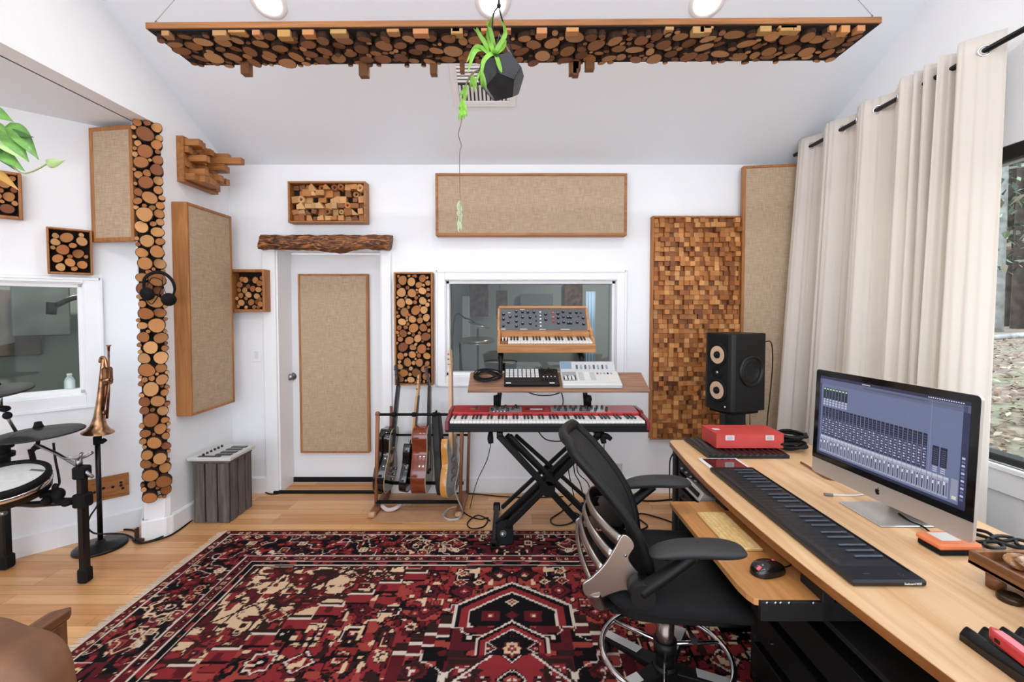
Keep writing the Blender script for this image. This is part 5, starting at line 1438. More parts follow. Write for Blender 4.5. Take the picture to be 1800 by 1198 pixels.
# pad controller
a_, b_ = on_shelf(886, 680), on_shelf(984, 680); h_ = on_shelf(884, 655)
wc = b_.x - a_.x; dc = dS * 0.86
Fpc = Fsf @ Matrix.Translation(((a_.x + b_.x) / 2, a_.y, 0.001))
T = thing('pad_controller', 'black pad controller with a grid of light grey pads on the walnut shelf', 'controller', F=Fpc)
mb = MB(Fpc); mb.bb((-wc / 2, 0, 0), (wc / 2, dc, 0.024), 0.004); mb.build('case', BLACK, T)
PADL = plain('pad_silicone', (206, 206, 206), 0.5)
b0 = None
pw = wc * 0.63 / 8
for i in range(8):
    for j in range(5):
        M = Fpc @ Matrix.Translation((-wc / 2 + 0.006 + pw * (i + 0.5), dc * 0.42 + dc * 0.112 * (j + 0.4), 0.024))
        if b0 is None: mb = MB(M); mb.box((0, 0, 0.001), (pw * 0.78, dc * 0.078, 0.004), None, 0.001); b0 = mb.build('pad', PADL, T, origin=(0, 0, 0))
        else: dup(b0, M, T)
knobs(Fpc @ Matrix.Translation((0, 0, 0.024)), T, [(wc * (0.2 + 0.065 * k), dc * (0.8 if k % 2 else 0.9)) for k in range(4)] + [(wc * (0.2 + 0.075 * k), dc * 0.3) for k in range(4)], 0.008, 0.016, BLACKM)
knobs(Fpc @ Matrix.Translation((0, 0, 0.024)), T, [(wc * (0.22 + 0.07 * k), dc * 0.42) for k in range(4)], 0.005, 0.008, KEYW, 'button')
for sx in (-0.42, 0.36):
    mb = MB(Fpc); mb.box((wc * sx, 0.012, 0.0245), (wc * 0.09, 0.01, 0.001)); mb.build('white_mark', KEYW, T)
# white groovebox
a_, b_ = on_shelf(989, 683), on_shelf(1094, 683)
wg = b_.x - a_.x
Fg = Fsf @ Matrix.Translation(((a_.x + b_.x) / 2, a_.y - 0.002, 0.001))
T = thing('groovebox', 'white and silver desktop groovebox with a raised screen bar on the walnut shelf', 'groovebox', F=Fg)
dg_ = dS * 1.12
SIL = plain('silver_panel', (182, 182, 184), 0.4, 0.1)
mb = MB(Fg); mb.bb((-wg / 2, 0, 0), (wg / 2, dg_ * 0.68, 0.034), 0.006); mb.build('case', plain('warm_white', (205, 204, 201), 0.4), T)
mb = MB(Fg @ Matrix.Translation((0, dg_ * 0.66, 0.03)) @ Euler((0.45, 0, 0)).to_matrix().to_4x4()); mb.bb((-wg / 2, 0, -0.02), (wg / 2 - 0.012, 0.085, 0.006), 0.004); mb.build('screen_bar', SIL, T)
mb = MB(Fg @ Matrix.Translation((0, dg_ * 0.66, 0.03)) @ Euler((0.45, 0, 0)).to_matrix().to_4x4()); mb.bb((-wg / 2 + 0.004, 0.02, 0.006), (-wg * 0.3, 0.078, 0.008)); mb.build('blue_display', plain('blue_grey_display', (112, 136, 156), 0.3), T)
for k in range(8):
    mb = MB(Fg @ Matrix.Translation((0, dg_ * 0.66, 0.03)) @ Euler((0.45, 0, 0)).to_matrix().to_4x4()); mb.bb((-wg * 0.22 + k * wg * 0.075, 0.018, 0.006), (-wg * 0.22 + k * wg * 0.075 + wg * 0.03, 0.05, 0.012), 0.001); mb.build('slot', plain('slot_dark', (66, 70, 74), 0.5) if k % 2 == 0 else plain('slot_blue', (130, 146, 158), 0.5), T)
mb = MB(Fg); mb.bb((-wg * 0.48, dg_ * 0.18, 0.034), (-wg * 0.24, dg_ * 0.62, 0.0355)); mb.build('key_section', plain('mid_grey', (150, 150, 152), 0.4), T)
for k in range(10):
    mb = MB(Fg); mb.bb((-wg * 0.465 + k * wg * 0.021, dg_ * 0.22, 0.0355), (-wg * 0.465 + k * wg * 0.021 + wg * 0.014, dg_ * (0.42 if k % 2 else 0.36), 0.039)); mb.build('fader', KEYW if k % 3 else BLACKM, T)
for k, x in enumerate((-0.2, -0.1, 0.0)):
    mb = MB(Fg); mb.bb((wg * x, dg_ * 0.2, 0.034), (wg * (x + 0.085), dg_ * 0.6, 0.0352)); mb.build('panel_field', [SIL, plain('pale_field', (212, 212, 212), 0.4), SIL][k], T)
for k in range(5):
    mb = MB(Fg); mb.bb((wg * (0.12 + 0.06 * k), dg_ * 0.5, 0.034), (wg * (0.15 + 0.06 * k), dg_ * 0.57, 0.037), 0.001); mb.build('button', [REDD, LG, LG, BLACKM, LG][k], T)
mb = MB(Fg); mb.bb((wg * 0.3, dg_ * 0.2, 0.034), (wg * 0.46, dg_ * 0.42, 0.0358)); mb.build('pad_field', plain('pale_pink_field', (216, 204, 200), 0.5), T)

# ---- analogue synthesizer on the top tier
OILW = wood('synth_oak', (164, 108, 62), (206, 150, 98), 'x', 0.45)
YM = 3.33
pa_, pb2 = at(874, 620, YM), at(1047, 620, YM)
wM = pb2.x - pa_.x; zM = at(960, 620, YM).z
Fm = frame(((pa_.x + pb2.x) / 2, YM, zM), (1, 0, 0), (0, 1, 0), (0, 0, 1)) @ Euler((math.radians(13), 0, 0)).to_matrix().to_4x4()
T = thing('analogue_synthesizer', 'wooden-cased analogue synthesizer with a raised knob panel in front of the interior window', 'synthesizer', F=Fm)
dM = 0.30
mb = MB(Fm); mb.bb((-wM / 2, 0, 0), (wM / 2, 0.022, 0.062), 0.003); mb.build('front_rail', OILW, T)
mb = MB(Fm); mb.bb((-wM / 2 + 0.01, 0.022, 0), (wM / 2 - 0.01, dM, 0.05)); mb.build('base_board', plain('synth_base', (40, 34, 30), 0.7), T)
for s in (-1, 1):
    mb = MB(Fm @ Matrix.Translation((s * (wM / 2 - 0.011), 0, 0)) @ frame((0, 0, 0), (0, 1, 0), (0, 0, 1), (1, 0, 0)))
    mb.prism([(0.022, 0.0), (dM, 0.0), (dM, 0.15), (0.17, 0.13), (0.13, 0.11), (0.022, 0.066)], -0.011, 0.011); mb.build('end_cheek', wood('synth_oak', (164, 108, 62), (206, 150, 98), 'y', 0.45), T, bevel=0.003)
nW = 25.0
kwM = (wM - 0.10) / 26
mb = MB(Fm); mb.bb((-wM / 2 + 0.024, 0.026, 0.05), (-wM / 2 + 0.075, 0.075, 0.072), 0.003); mb.build('wheel_block', wood('wheel_wood', (120, 70, 44), (150, 96, 62), 'x'), T)
for k in range(2):
    mb = MB(Fm); mb.cyl((-wM / 2 + 0.036 + 0.024 * k, 0.10, 0.062), (-wM / 2 + 0.044 + 0.024 * k, 0.10, 0.062), 0.03); mb.build('wheel', KEYW, T)
keybed(Fm, T, -wM / 2 + 0.078, 0.024, 44, 5, kwM, 0.125, 0.078, 0.012, 0.010, 0.075)
mb = MB(Fm); mb.bb((-wM / 2 + 0.022, 0.155, 0.06), (wM / 2 - 0.022, 0.175, 0.118), 0.003); mb.build('key_rail', OILW, T)
tilt = math.radians(42)
hP = 0.205
Fmp = Fm @ Matrix.Translation((-0.012, 0.17, 0.122)) @ Euler((tilt, 0, 0)).to_matrix().to_4x4()
wP = wM * 0.955
mb = MB(Fmp); mb.bb((-wP / 2, 0, -0.05), (wP / 2, hP, 0.0)); mb.build('panel_box', wood('synth_oak', (164, 108, 62), (206, 150, 98), 'x', 0.45), T)
PGREY = plain('synth_panel', (84, 88, 94), 0.45)
mb = MB(Fmp); mb.bb((-wP / 2 + 0.012, 0.004, 0), (wP / 2 - 0.012, hP - 0.004, 0.003)); mb.build('control_panel', PGREY, T)
mb = MB(Fmp); mb.bb((-wP / 2, hP - 0.002, -0.06), (wP / 2, hP + 0.02, 0.012), 0.003); mb.build('top_rail', OILW, T)
for s in (-1, 1):
    mb = MB(Fmp); mb.bb((s * wP / 2 - 0.008, 0, -0.05), (s * wP / 2 + 0.008, hP, 0.008), 0.002); mb.build('panel_side', OILW, T)
Kz = Fmp @ Matrix.Translation((0, 0, 0.003))
kx = lambda u: -wP / 2 + u * wP
ks = [(kx(u), hP * v) for u, v in ((.055, .72), (.055, .5), (.055, .2), (.11, .35), (.13, .6), (.2, .85), (.2, .64), (.2, .4), (.2, .18), (.27, .83), (.27, .58), (.27, .3), (.33, .82), (.355, .58), (.355, .3), (.4, .82), (.53, .72), (.53, .48), (.67, .75), (.67, .56), (.67, .32), (.73, .84), (.73, .6), (.73, .36), (.78, .58), (.78, .32), (.81, .8), (.81, .58), (.81, .32), (.88, .8), (.88, .35), (.95, .55), (.95, .28))]
K0 = None
for (x, y) in ks:
    M = Kz @ Matrix.Translation((x, y, 0))
    if K0 is None:
        mb = MB(M); mb.lathe([(0.0115, 0), (0.011, 0.004), (0.008, 0.006), (0.0075, 0.016), (0.0001, 0.016)], None, 16); K0 = mb.build('knob', KEYB, T, origin=(0, 0, 0))
        mb = MB(M); mb.lathe([(0.0068, 0.0161), (0.0068, 0.0172), (0.0001, 0.0172)], None, 14); K1 = mb.build('knob_cap', STEEL, K0, origin=(0, 0, 0))
    else:
        k_ = dup(K0, M, T); dup(K1, M, k_)
for j, v in enumerate((.78, .58, .4)):
    mb = MB(Kz); mb.box((kx(.615), hP * v, 0.005), (0.016, 0.014, 0.01), None, 0.002); mb.build('orange_switch', plain('switch_orange', (206, 104, 56), 0.4) if j != 2 else plain('switch_red', (190, 60, 54), 0.4), T)
for j in range(5):
    mb = MB(Kz); mb.box((kx(.47), hP * (.82 - .16 * j), 0.004), (0.014, 0.01, 0.008), None, 0.001); mb.build('white_switch', KEYW, T)
for j, (u, v) in enumerate(((.42, .2), (.42, .62), (.42, .42), (.9, .62), (.93, .78))):
    mb = MB(Kz); mb.box((kx(u), hP * v, 0.004), (0.012, 0.01, 0.008), None, 0.001); mb.build('rocker_switch', KEYB, T)
mb = MB(Kz)
for (u, v, w_) in ((.055, .06, .05), (.28, .06, .08), (.49, .05, .07), (.74, .05, .1), (.27, .95, .05), (.12, .8, .03)): mb.box((kx(u), hP * v, 0.0003), (wP * w_, 0.004, 0.0006))
mb.build('white_legend', KEYW, T)

# ---- pedal, and cables under the stand
p = on_z(890, 958, 0.011)
T = thing('sustain_pedal', 'black pedal with a round silver badge leaning beside the left foot of the stand', 'pedal', (p.x, p.y, 0))
Fp = frame((p.x, p.y, 0), (0.9, 0.4, 0), (-0.4, 0.9, 0), (0, 0, 1)) @ Euler((math.radians(38), 0, 0)).to_matrix().to_4x4()
Fp = frame((p.x, p.y, 0.013), (0.96, 0.25, 0.0), (-0.1, 0.5, 0.85), Vector((0.96, 0.25, 0.0)).cross(Vector((-0.1, 0.5, 0.85))))
mb = MB(Fp); mb.prism([(-0.055, 0.0), (0.045, 0.0), (0.055, 0.03), (0.06, 0.13), (0.045, 0.155), (-0.02, 0.155), (-0.05, 0.13), (-0.06, 0.03)], -0.055, 0.0); mb.build('housing', RUBBER, T, bevel=0.008)
mb = MB(Fp @ Matrix.Translation((-0.015, 0.07, 0.001))); mb.lathe([(0.001, 0.002), (0.011, 0.002), (0.013, 0.0)], None, 20); mb.lathe([(0.017, 0.0), (0.017, 0.003), (0.02, 0.003), (0.02, 0.0)], None, 24); mb.build('badge', STEEL, T)
cable('hanging_cable', [at(863, 778, 3.02), at(856, 808, 3.15), at(840, 842, 3.3), at(832, 868, 3.4), on_z(826, 893, 0.006)], 0.003, 'thin black cable hanging from the left locking knob down to the floor')
cable('hanging_cable', [at(1062, 774, 3.02), at(1062, 800, 3.2), at(1064, 822, YB - 0.03), at(1072, 828, YB - 0.012)], 0.003, 'thin black cable dropping from the right locking knob to the wall outlet')
cable('hanging_cable', [at(925, 688, 3.2), at(945, 694, 3.24), at(970, 694, 3.24), at(992, 687, 3.2)], 0.004, 'black cable sagging under the walnut shelf')
cable('hanging_cable', [at(986, 687, 3.26), at(990, 704, 3.28), at(986, 722, 3.28)], 0.004, 'black cable falling behind the stage piano from the shelf')
cable('hanging_cable', [at(946, 758, 3.1), at(960, 772, 3.12), at(985, 775, 3.12), at(1010, 768, 3.1)], 0.004, 'black cable sagging under the stage piano')
cable('floor_cable', [fz(806, 893), fz(826, 907), fz(845, 912), fz(858, 910), fz(850, 925), fz(828, 928), fz(822, 918), fz(840, 905), fz(862, 915)], 0.0045, 'tangled black cable on the floor left of the stand foot')
cable('floor_cable', [fz(800, 866), fz(840, 868), fz(880, 872), fz(930, 874), fz(990, 872)], 0.005, 'black cable along the back baseboard behind the stand')
cable('floor_cable', [fz(1010, 880), fz(985, 900), fz(968, 912), fz(975, 922), fz(1000, 920), fz(1018, 905), fz(1000, 898)], 0.005, 'black cable looped on the floor under the right half of the stand')
cable('floor_cable', [fz(1098, 880), fz(1112, 905), fz(1128, 915), fz(1138, 925), fz(1120, 930), fz(1108, 915), fz(1125, 902), fz(1160, 910), fz(1188, 920)], 0.0055, 'tangled black cable on the floor behind the office chair')
cable('floor_cable', [fz(1105, 876), fz(1140, 880), fz(1175, 878), fz(1200, 874)], 0.008, 'thick bundle of black cable on the floor behind the far armrest')
for k, (x0, x1) in enumerate(((998, 1004), (1008, 1020), (1014, 1034))):
    cable('hanging_cable', [at(x0, 800, 3.3 + 0.02 * k), at(x0 + 2, 830, 3.36), at(x1, 850, 3.4), on_z(x1 + 8, 884, 0.006)], 0.004, ['black cable hanging nearest the stand pivot', 'middle of the three cables hanging right of the stand pivot', 'black cable hanging just left of the wall outlet'][k])
cable('outlet_cable', [at(1079, 826, YB - 0.02), at(1083, 832, YB - 0.05), at(1090, 845, YB - 0.07), on_z(1100, 874, 0.006)], 0.006, 'black plug lead running from the wall outlet to the floor')

# ================================================================ guitar rack and guitars
RW = wood('rack_walnut', (120, 74, 50), (160, 104, 72), 'z', 0.5)
YR0, YR1 = 3.46, 3.74
xl_, xr_ = at(661, 895, YR0).x, at(802, 895, YR0).x
T = thing('guitar_rack', 'wooden end-framed guitar rack with black padded rails beside the door', 'guitar rack', ((xl_ + xr_) / 2, YR0 + 0.14, 0))
zt1 = at(664, 727, YR0).z; zt0 = at(690, 764, YR1).z
for x in (xl_, xr_ + 0.03):
    mb = MB(); mb.tube([(x, YR0, 0.03), (x + 0.02, YR0, zt1)], [0.013, 0.016], 10); mb.build('end_post', RW, T)
    mb = MB(); mb.tube([(x + 0.03, YR1, 0.03), (x + 0.05, YR1, zt1 - 0.0)], [0.012, 0.012], 10); mb.build('end_post', RW, T)
    mb = MB(); mb.bb((x - 0.03, YR0 - 0.10, 0.0), (x + 0.03, YR1 + 0.03, 0.04), 0.012); mb.build('foot', RW, T)
    mb = MB(); mb.cyl((x - 0.025, YR0 - 0.105, 0.022), (x + 0.025, YR0 - 0.105, 0.022), 0.022); mb.build('foot_end', plain('foot_pale', (190, 150, 118), 0.5), T)
mb = MB(); mb.tube([(xl_ + 0.02, YR0, zt1 - 0.005), (xr_ + 0.05, YR0, zt1 - 0.005)], 0.011, 10)
mb.build('top_rail', RUBBER, T)
for k in range(4):
    xx = xl_ + 0.07 + (xr_ - xl_) * k / 4 + 0.06
    mb = MB(); mb.cyl((xx, YR0, zt1 - 0.005), (xx + 0.03, YR0, zt1 - 0.005), 0.017); mb.build('neck_spacer', RUBBER, T)
mb = MB(); mb.tube([(xl_ + 0.05, YR1, zt0), (xr_ + 0.08, YR1, zt0)], 0.009, 10); mb.build('back_rail', RUBBER, T)
for yy, z in ((YR0 + 0.0, 0.075), (YR1 - 0.04, 0.13)):
    mb = MB(); mb.tube([(xl_, yy, z), (xr_ + 0.03, yy, z)], 0.014, 10); mb.build('bottom_rail', RUBBER, T)
for px, lab in ((664, 0),):
    mb = MB(); mb.ell((xl_ + 0.02, YR0, zt1), (0.02, 0.02, 0.02), 14, 8); mb.build('rail_knob', RW, T)
mb = MB(); a0 = on_z(654, 918, 0.001); a1 = on_z(800, 918, 0.001); b0_ = on_z(660, 894, 0.001); b1_ = on_z(795, 894, 0.001)
mb._add([a0, a1, b1_, b0_] + [v + Vector((0, 0, 0.004)) for v in (a0, a1, b1_, b0_)], [(0, 1, 2, 3), (4, 5, 6, 7), (0, 1, 5, 4), (1, 2, 6, 5), (2, 3, 7, 6), (3, 0, 4, 7)])
tag(mb.build('cardboard_sheet', plain('cardboard', (186, 140, 104), 0.85, var=0.05, vscale=10)), 'flat cardboard sheet on the floor under the front of the guitar rack', 'cardboard')

def outline(kind):
    """body outlines: width fraction against height fraction, bottom to top"""
    if kind == 'acoustic': return [(0, 0.0), (0.62, 0.02), (0.9, 0.12), (1.0, 0.25), (0.93, 0.4), (0.74, 0.54), (0.66, 0.62), (0.7, 0.74), (0.76, 0.84), (0.66, 0.95), (0.3, 1.0), (0, 1.0)]
    if kind == 'single': return [(0, 0.0), (0.55, 0.01), (0.88, 0.1), (1.0, 0.26), (0.9, 0.42), (0.68, 0.56), (0.62, 0.65), (0.7, 0.78), (0.72, 0.88), (0.5, 0.98), (0.2, 0.99), (0, 0.98)]
    return [(0, 0.0), (0.5, 0.01), (0.85, 0.08), (1.0, 0.24), (0.86, 0.44), (0.7, 0.56), (0.72, 0.7), (0.8, 0.85), (0.7, 1.0), (0.5, 0.98), (0.3, 0.82), (0, 0.8)]
def guitar(label, base, head, yaw, bodyw, bodyh, thick, side_m, front_m, neck_m, kind='acoustic', name='guitar', cat='guitar', burst=None, headw=0.05, hole=False, pick=None, parts=True, pegs=STEEL, nlen=None, group=None):
    base, head = Vector(base), Vector(head)
    up = (head - base).normalized(); L_ = (head - base).length
    f = Vector((math.sin(yaw), -math.cos(yaw), 0)); f = (f - up * f.dot(up)).normalized(); x = up.cross(f)
    F = frame(base, x, up, f)     # x across the body, y along the neck, z out of the top
    T = thing(name, label, cat, F=F, group=group)
    o = outline(kind)
    def smooth_half(n=7):
        P = [Vector((a * bodyw / 2, b * bodyh, 0)) for a, b in o]; return catmull(P, n)
    hf = smooth_half(4)
    poly = [(p.x, p.y) for p in hf] + [(-p.x, p.y) for p in hf[::-1][1:-1]]
    mb = MB(F); mb.prism(poly, -thick, 0, None, 0, smooth=True, mi_top=1); mb.build('body', [side_m, front_m], T, bevel=0.004)
    mb = MB(F)
    pts = [F @ Vector((p[0], p[1], 0.0)) for p in poly]; mb2 = MB(); mb2.tube(pts, 0.003, 5, closed=True); mb2.build('binding', plain('binding_cream', (190, 170, 130), 0.5) if kind != 'double' else side_m, T)
    if hole:
        mb = MB(F @ Matrix.Translation((0, bodyh * 0.68, 0.0008))); mb.lathe([(0.001, 0), (0.045, 0)], None, 24); mb.build('sound_hole', KEYB, T)
    else:
        for q in (0.62, 0.42):
            mb = MB(F); mb.box((0, bodyh * q, 0.005), (0.075, 0.03, 0.012), None, 0.003); mb.build('pickup', KEYB if kind != 'tele' else STEEL, T)
        for q, s in ((0.2, 0.6), (0.14, 0.4), (0.28, 0.75)):
            mb = MB(F @ Matrix.Translation((bodyw / 2 * s, bodyh * q, 0))); mb.lathe([(0.011, 0), (0.01, 0.016), (0.0005, 0.016)], None, 12); mb.build('knob', STEEL, T)
    if pick is not None:
        mb = MB(F); mb.prism([(0.03, bodyh * 0.72), (-bodyw * 0.28, bodyh * 0.8), (-bodyw * 0.3, bodyh * 0.5), (-bodyw * 0.3, bodyh * 0.2), (0.0, bodyh * 0.12), (bodyw * 0.25, bodyh * 0.2), (bodyw * 0.15, bodyh * 0.5)], 0.0, 0.003); mb.build('pickguard', pick, T)
    mb = MB(F); mb.bb((-0.05, bodyh * 0.27, 0), (0.05, bodyh * 0.31, 0.012), 0.003); mb.build('bridge', KEYB if hole else STEEL, T)
    nk = (nlen or L_ - 0.17)
    mb = MB(F)
    mb._add([(-0.028, bodyh * 0.78, 0.0), (0.028, bodyh * 0.78, 0.0), (0.022, nk, 0.0), (-0.022, nk, 0.0), (-0.02, bodyh * 0.78, -0.022), (0.02, bodyh * 0.78, -0.022), (0.016, nk, -0.02), (-0.016, nk, -0.02)],
            [(0, 1, 2, 3), (4, 5, 6, 7), (0, 1, 5, 4), (1, 2, 6, 5), (2, 3, 7, 6), (3, 0, 4, 7)])
    mb.build('neck', neck_m, T)
    mb = MB(F); mb.bb((-0.024, bodyh * 0.7, 0.0), (0.024, nk, 0.006)); mb.build('fingerboard', KEYB if kind != 'tele' else neck_m, T)
    mb = MB(F @ Matrix.Translation((0, nk, 0)) @ Euler((-0.22 if kind in ('acoustic', 'single') else -0.02, 0, 0)).to_matrix().to_4x4())
    mb.prism([(-0.022, 0), (0.022, 0), (headw * 0.6, 0.05), (headw * 0.62, 0.165), (0.0, 0.172), (-headw * 0.62, 0.165), (-headw * 0.6, 0.05)], -0.014, 0.003); hd = mb.build('headstock', neck_m, T, bevel=0.002)
    Fh_ = F @ Matrix.Translation((0, nk, 0)) @ Euler((-0.22 if kind in ('acoustic', 'single') else -0.02, 0, 0)).to_matrix().to_4x4()
    for k in range(3):
        for s in (-1, 1):
            mb = MB(Fh_); y_ = 0.055 + 0.04 * k; mb.cyl((s * headw * 0.5, y_, -0.006), (s * (headw * 0.62 + 0.02), y_, -0.006), 0.004, seg=8); mb.ell((s * (headw * 0.62 + 0.022), y_, -0.006), (0.008, 0.006, 0.006), 8, 6); mb.build('tuning_peg', pegs, hd)
    mb = MB(F)
    for k in range(6): mb.tube([(-0.018 + 0.0072 * k, bodyh * 0.29, 0.011), (-0.015 + 0.006 * k, nk, 0.008)], 0.0006, 4)
    mb.build('strings', STEEL, T)
    return T
def burst_mat():
    m, N, L, b = new_mat('sunburst_top'); setp(b, Roughness=0.15, Coat_Weight=0.5)
    tc = N.new('ShaderNodeTexCoord'); mp = N.new('ShaderNodeMapping'); mp.inputs['Scale'].default_value = (5.6, 4.6, 0)
    L.new(tc.outputs['Object'], mp.inputs['Vector'])
    ln = N.new('ShaderNodeVectorMath'); ln.operation = 'LENGTH'; L.new(mp.outputs['Vector'], ln.inputs[0])
    r = N.new('ShaderNodeValToRGB'); e = r.color_ramp.elements
    e[0].position = 0.25; e[0].color = lin((206, 150, 46)); e[1].position = 0.85; e[1].color = lin((20, 14, 12)); q = e.new(0.55); q.color = lin((120, 66, 20))
    L.new(ln.outputs['Value'], r.inputs['Fac']); L.new(r.outputs['Color'], b.inputs['Base Color'])
    return m
GBLK = plain('guitar_black', (14, 13, 13), 0.12, coat=0.6)
BURST = burst_mat()
MAHO = plain('mahogany_gloss', (122, 52, 28), 0.16, coat=0.6, var=0.12, vscale=10)
SPRUCE = plain('dark_mahogany_top', (70, 30, 18), 0.16, coat=0.5)
MAPLE = plain('maple_neck', (206, 158, 104), 0.35, var=0.06, vscale=10)
ROSE = plain('dark_neck', (46, 26, 20), 0.4)
AMBER = plain('amber_body', (206, 142, 66), 0.18, coat=0.5, var=0.06, vscale=6)
GREYT = plain('aged_grey_top', (132, 130, 130), 0.3)
YG_ = 3.60
zr = 0.11
def gb(px, Y=YG_, z=zr): return Vector((at(px, 880, Y).x, Y, z))
guitar('black hollow-body guitar with a yellow sunburst top, leftmost in the rack', gb(684), at(705, 641, YG_ + 0.08), math.radians(88), 0.33, 0.50, 0.09, GBLK, BURST, plain('black_neck', (24, 20, 20), 0.3), 'single')
guitar('slim dark electric guitar with a natural maple neck, second in the rack from the left', gb(720), at(739, 658, YG_ + 0.08), math.radians(86), 0.27, 0.38, 0.055, GBLK, GBLK, MAPLE, 'double', headw=0.045)
guitar('glossy red-brown acoustic guitar with a dark neck, in the middle of the rack', gb(754), at(757, 643, YG_ + 0.08), math.radians(91), 0.37, 0.52, 0.115, MAHO, SPRUCE, ROSE, 'acoustic', hole=True)
guitar('blonde guitar with an amber side and pale straight maple neck, rightmost in the rack', gb(796, YG_ - 0.1), at(793, 614, YG_ + 0.0), math.radians(80), 0.33, 0.45, 0.05, AMBER, GREYT, plain('pale_maple', (226, 188, 150), 0.35), 'tele', pick=plain('grey_guard', (150, 150, 152), 0.35))
# black padded gig bag
b_ = gb(778, YG_ - 0.06); tp_ = at(767, 726, YG_ - 0.02)
up = (tp_ - b_).normalized(); f = Vector((math.sin(1.5), -math.cos(1.5), 0)); f = (f - up * f.dot(up)).normalized()
Fbag = frame(b_, up.cross(f), up, f); L_ = (tp_ - b_).length
T = thing('gig_bag', 'slim black padded guitar bag hanging between the acoustic and the blonde guitar', 'guitar bag', F=Fbag)
mb = MB(Fbag); hf = catmull([Vector((a, b, 0)) for a, b in ((0, 0), (0.06, 0.005), (0.09, 0.05), (0.1, 0.14), (0.085, 0.24), (0.075, 0.3), (0.08, 0.38), (0.06, 0.46), (0.05, L_ - 0.04), (0.03, L_), (0, L_))], 4)
mb.prism([(p.x, p.y) for p in hf] + [(-p.x, p.y) for p in hf[::-1][1:-1]], -0.03, 0.03, smooth=True); mb.build('padded_body', plain('nylon_black', (22, 22, 24), 0.6, bump=0.3, bscale=40), T, bevel=0.012)
mb = MB(Fbag); mb.tube([(0, L_ - 0.01, 0), (0.02, L_ + 0.015, 0.0), (-0.02, L_ + 0.015, 0), (0, L_ - 0.02, 0)], 0.005, 8, spline=4); mb.build('hanging_loop', RUBBER, T)
# straps
mb = MB()
mb.tube([at(802, 770, 3.42), at(808, 800, 3.40), at(805, 830, 3.38), at(800, 858, 3.36), at(806, 880, 3.34), on_z(813, 898, 0.03), on_z(806, 912, 0.008), on_z(788, 914, 0.006), on_z(780, 905, 0.012), at(790, 893, 3.32), at(802, 890, 3.33)], 0.022, 8, spline=6, flat=0.12)
tag(mb.build('guitar_strap', plain('strap_grey', (196, 196, 198), 0.7)), 'pale grey strap draped from the blonde guitar and curled on the floor', 'strap')
mb = MB(); mb.tube([on_z(672, 886, 0.05), on_z(690, 882, 0.055), on_z(704, 884, 0.05), on_z(694, 893, 0.03), on_z(680, 895, 0.025)], 0.016, 8, spline=6, flat=0.25, closed=True)
tag(mb.build('coiled_strap', plain('strap_pinkish', (200, 176, 172), 0.7)), 'small coiled pale strap at the foot of the leftmost guitar', 'strap')
# ================================================================ curtains on a rod
XROD = 2.27
LINEN = plain('linen_curtain', (226, 216, 204), 0.9, var=0.03, vscale=40, bump=0.2, bscale=400)
def linen():
    m, N, L, b = new_mat('linen')
    setp(b, Roughness=0.95, Specular_IOR_Level=0.1)
    b.inputs['Base Color'].default_value = lin((240, 232, 222))
    out = N['Material Output']; tr = N.new('ShaderNodeBsdfTranslucent'); tr.inputs['Color'].default_value = lin((242, 236, 228))
    mx = N.new('ShaderNodeMixShader'); mx.inputs['Fac'].default_value = 0.3
    tc = N.new('ShaderNodeTexCoord'); mp = N.new('ShaderNodeMapping'); mp.inputs['Scale'].default_value = (300, 300, 30)
    n = N.new('ShaderNodeTexNoise'); n.inputs['Scale'].default_value = 1.0
    L.new(tc.outputs['Object'], mp.inputs['Vector']); L.new(mp.outputs['Vector'], n.inputs['Vector'])
    bp = N.new('ShaderNodeBump'); bp.inputs['Strength'].default_value = 0.25; bp.inputs['Distance'].default_value = 0.001
    L.new(n.outputs['Fac'], bp.inputs['Height']); L.new(bp.outputs['Normal'], b.inputs['Normal'])
    L.new(b.outputs[0], mx.inputs[1]); L.new(tr.outputs[0], mx.inputs[2]); L.new(mx.outputs[0], out.inputs['Surface'])
    return m
LINEN = linen()
zr0 = on_x(1463, 241, XROD).z; zr1 = on_x(1798, 45, XROD).z
ZR = (zr0 + zr1) / 2
print('rod z', zr0, zr1)
mb = MB(); mb.tube([(XROD, 3.70, ZR), (XROD, 1.30, ZR)], 0.0135, 14)
T = tag(mb.build('curtain_rod', BLACKM), 'black curtain rod along the right wall carrying two linen curtains', 'curtain rod')
for yy in (3.66, 1.36):
    mb = MB(); mb.tube([(XROD, yy, ZR), (XROD, yy, ZR - 0.02), (XR, yy, ZR - 0.02)], 0.009, 8); mb.lathe([(0.001, 0), (0.03, 0), (0.03, 0.008), (0.001, 0.008)], rot_to((-1, 0, 0), (0, 1, 0), (XR - 0.001, yy, ZR - 0.02)), 16); mb.build('rod_bracket', BLACKM, T)
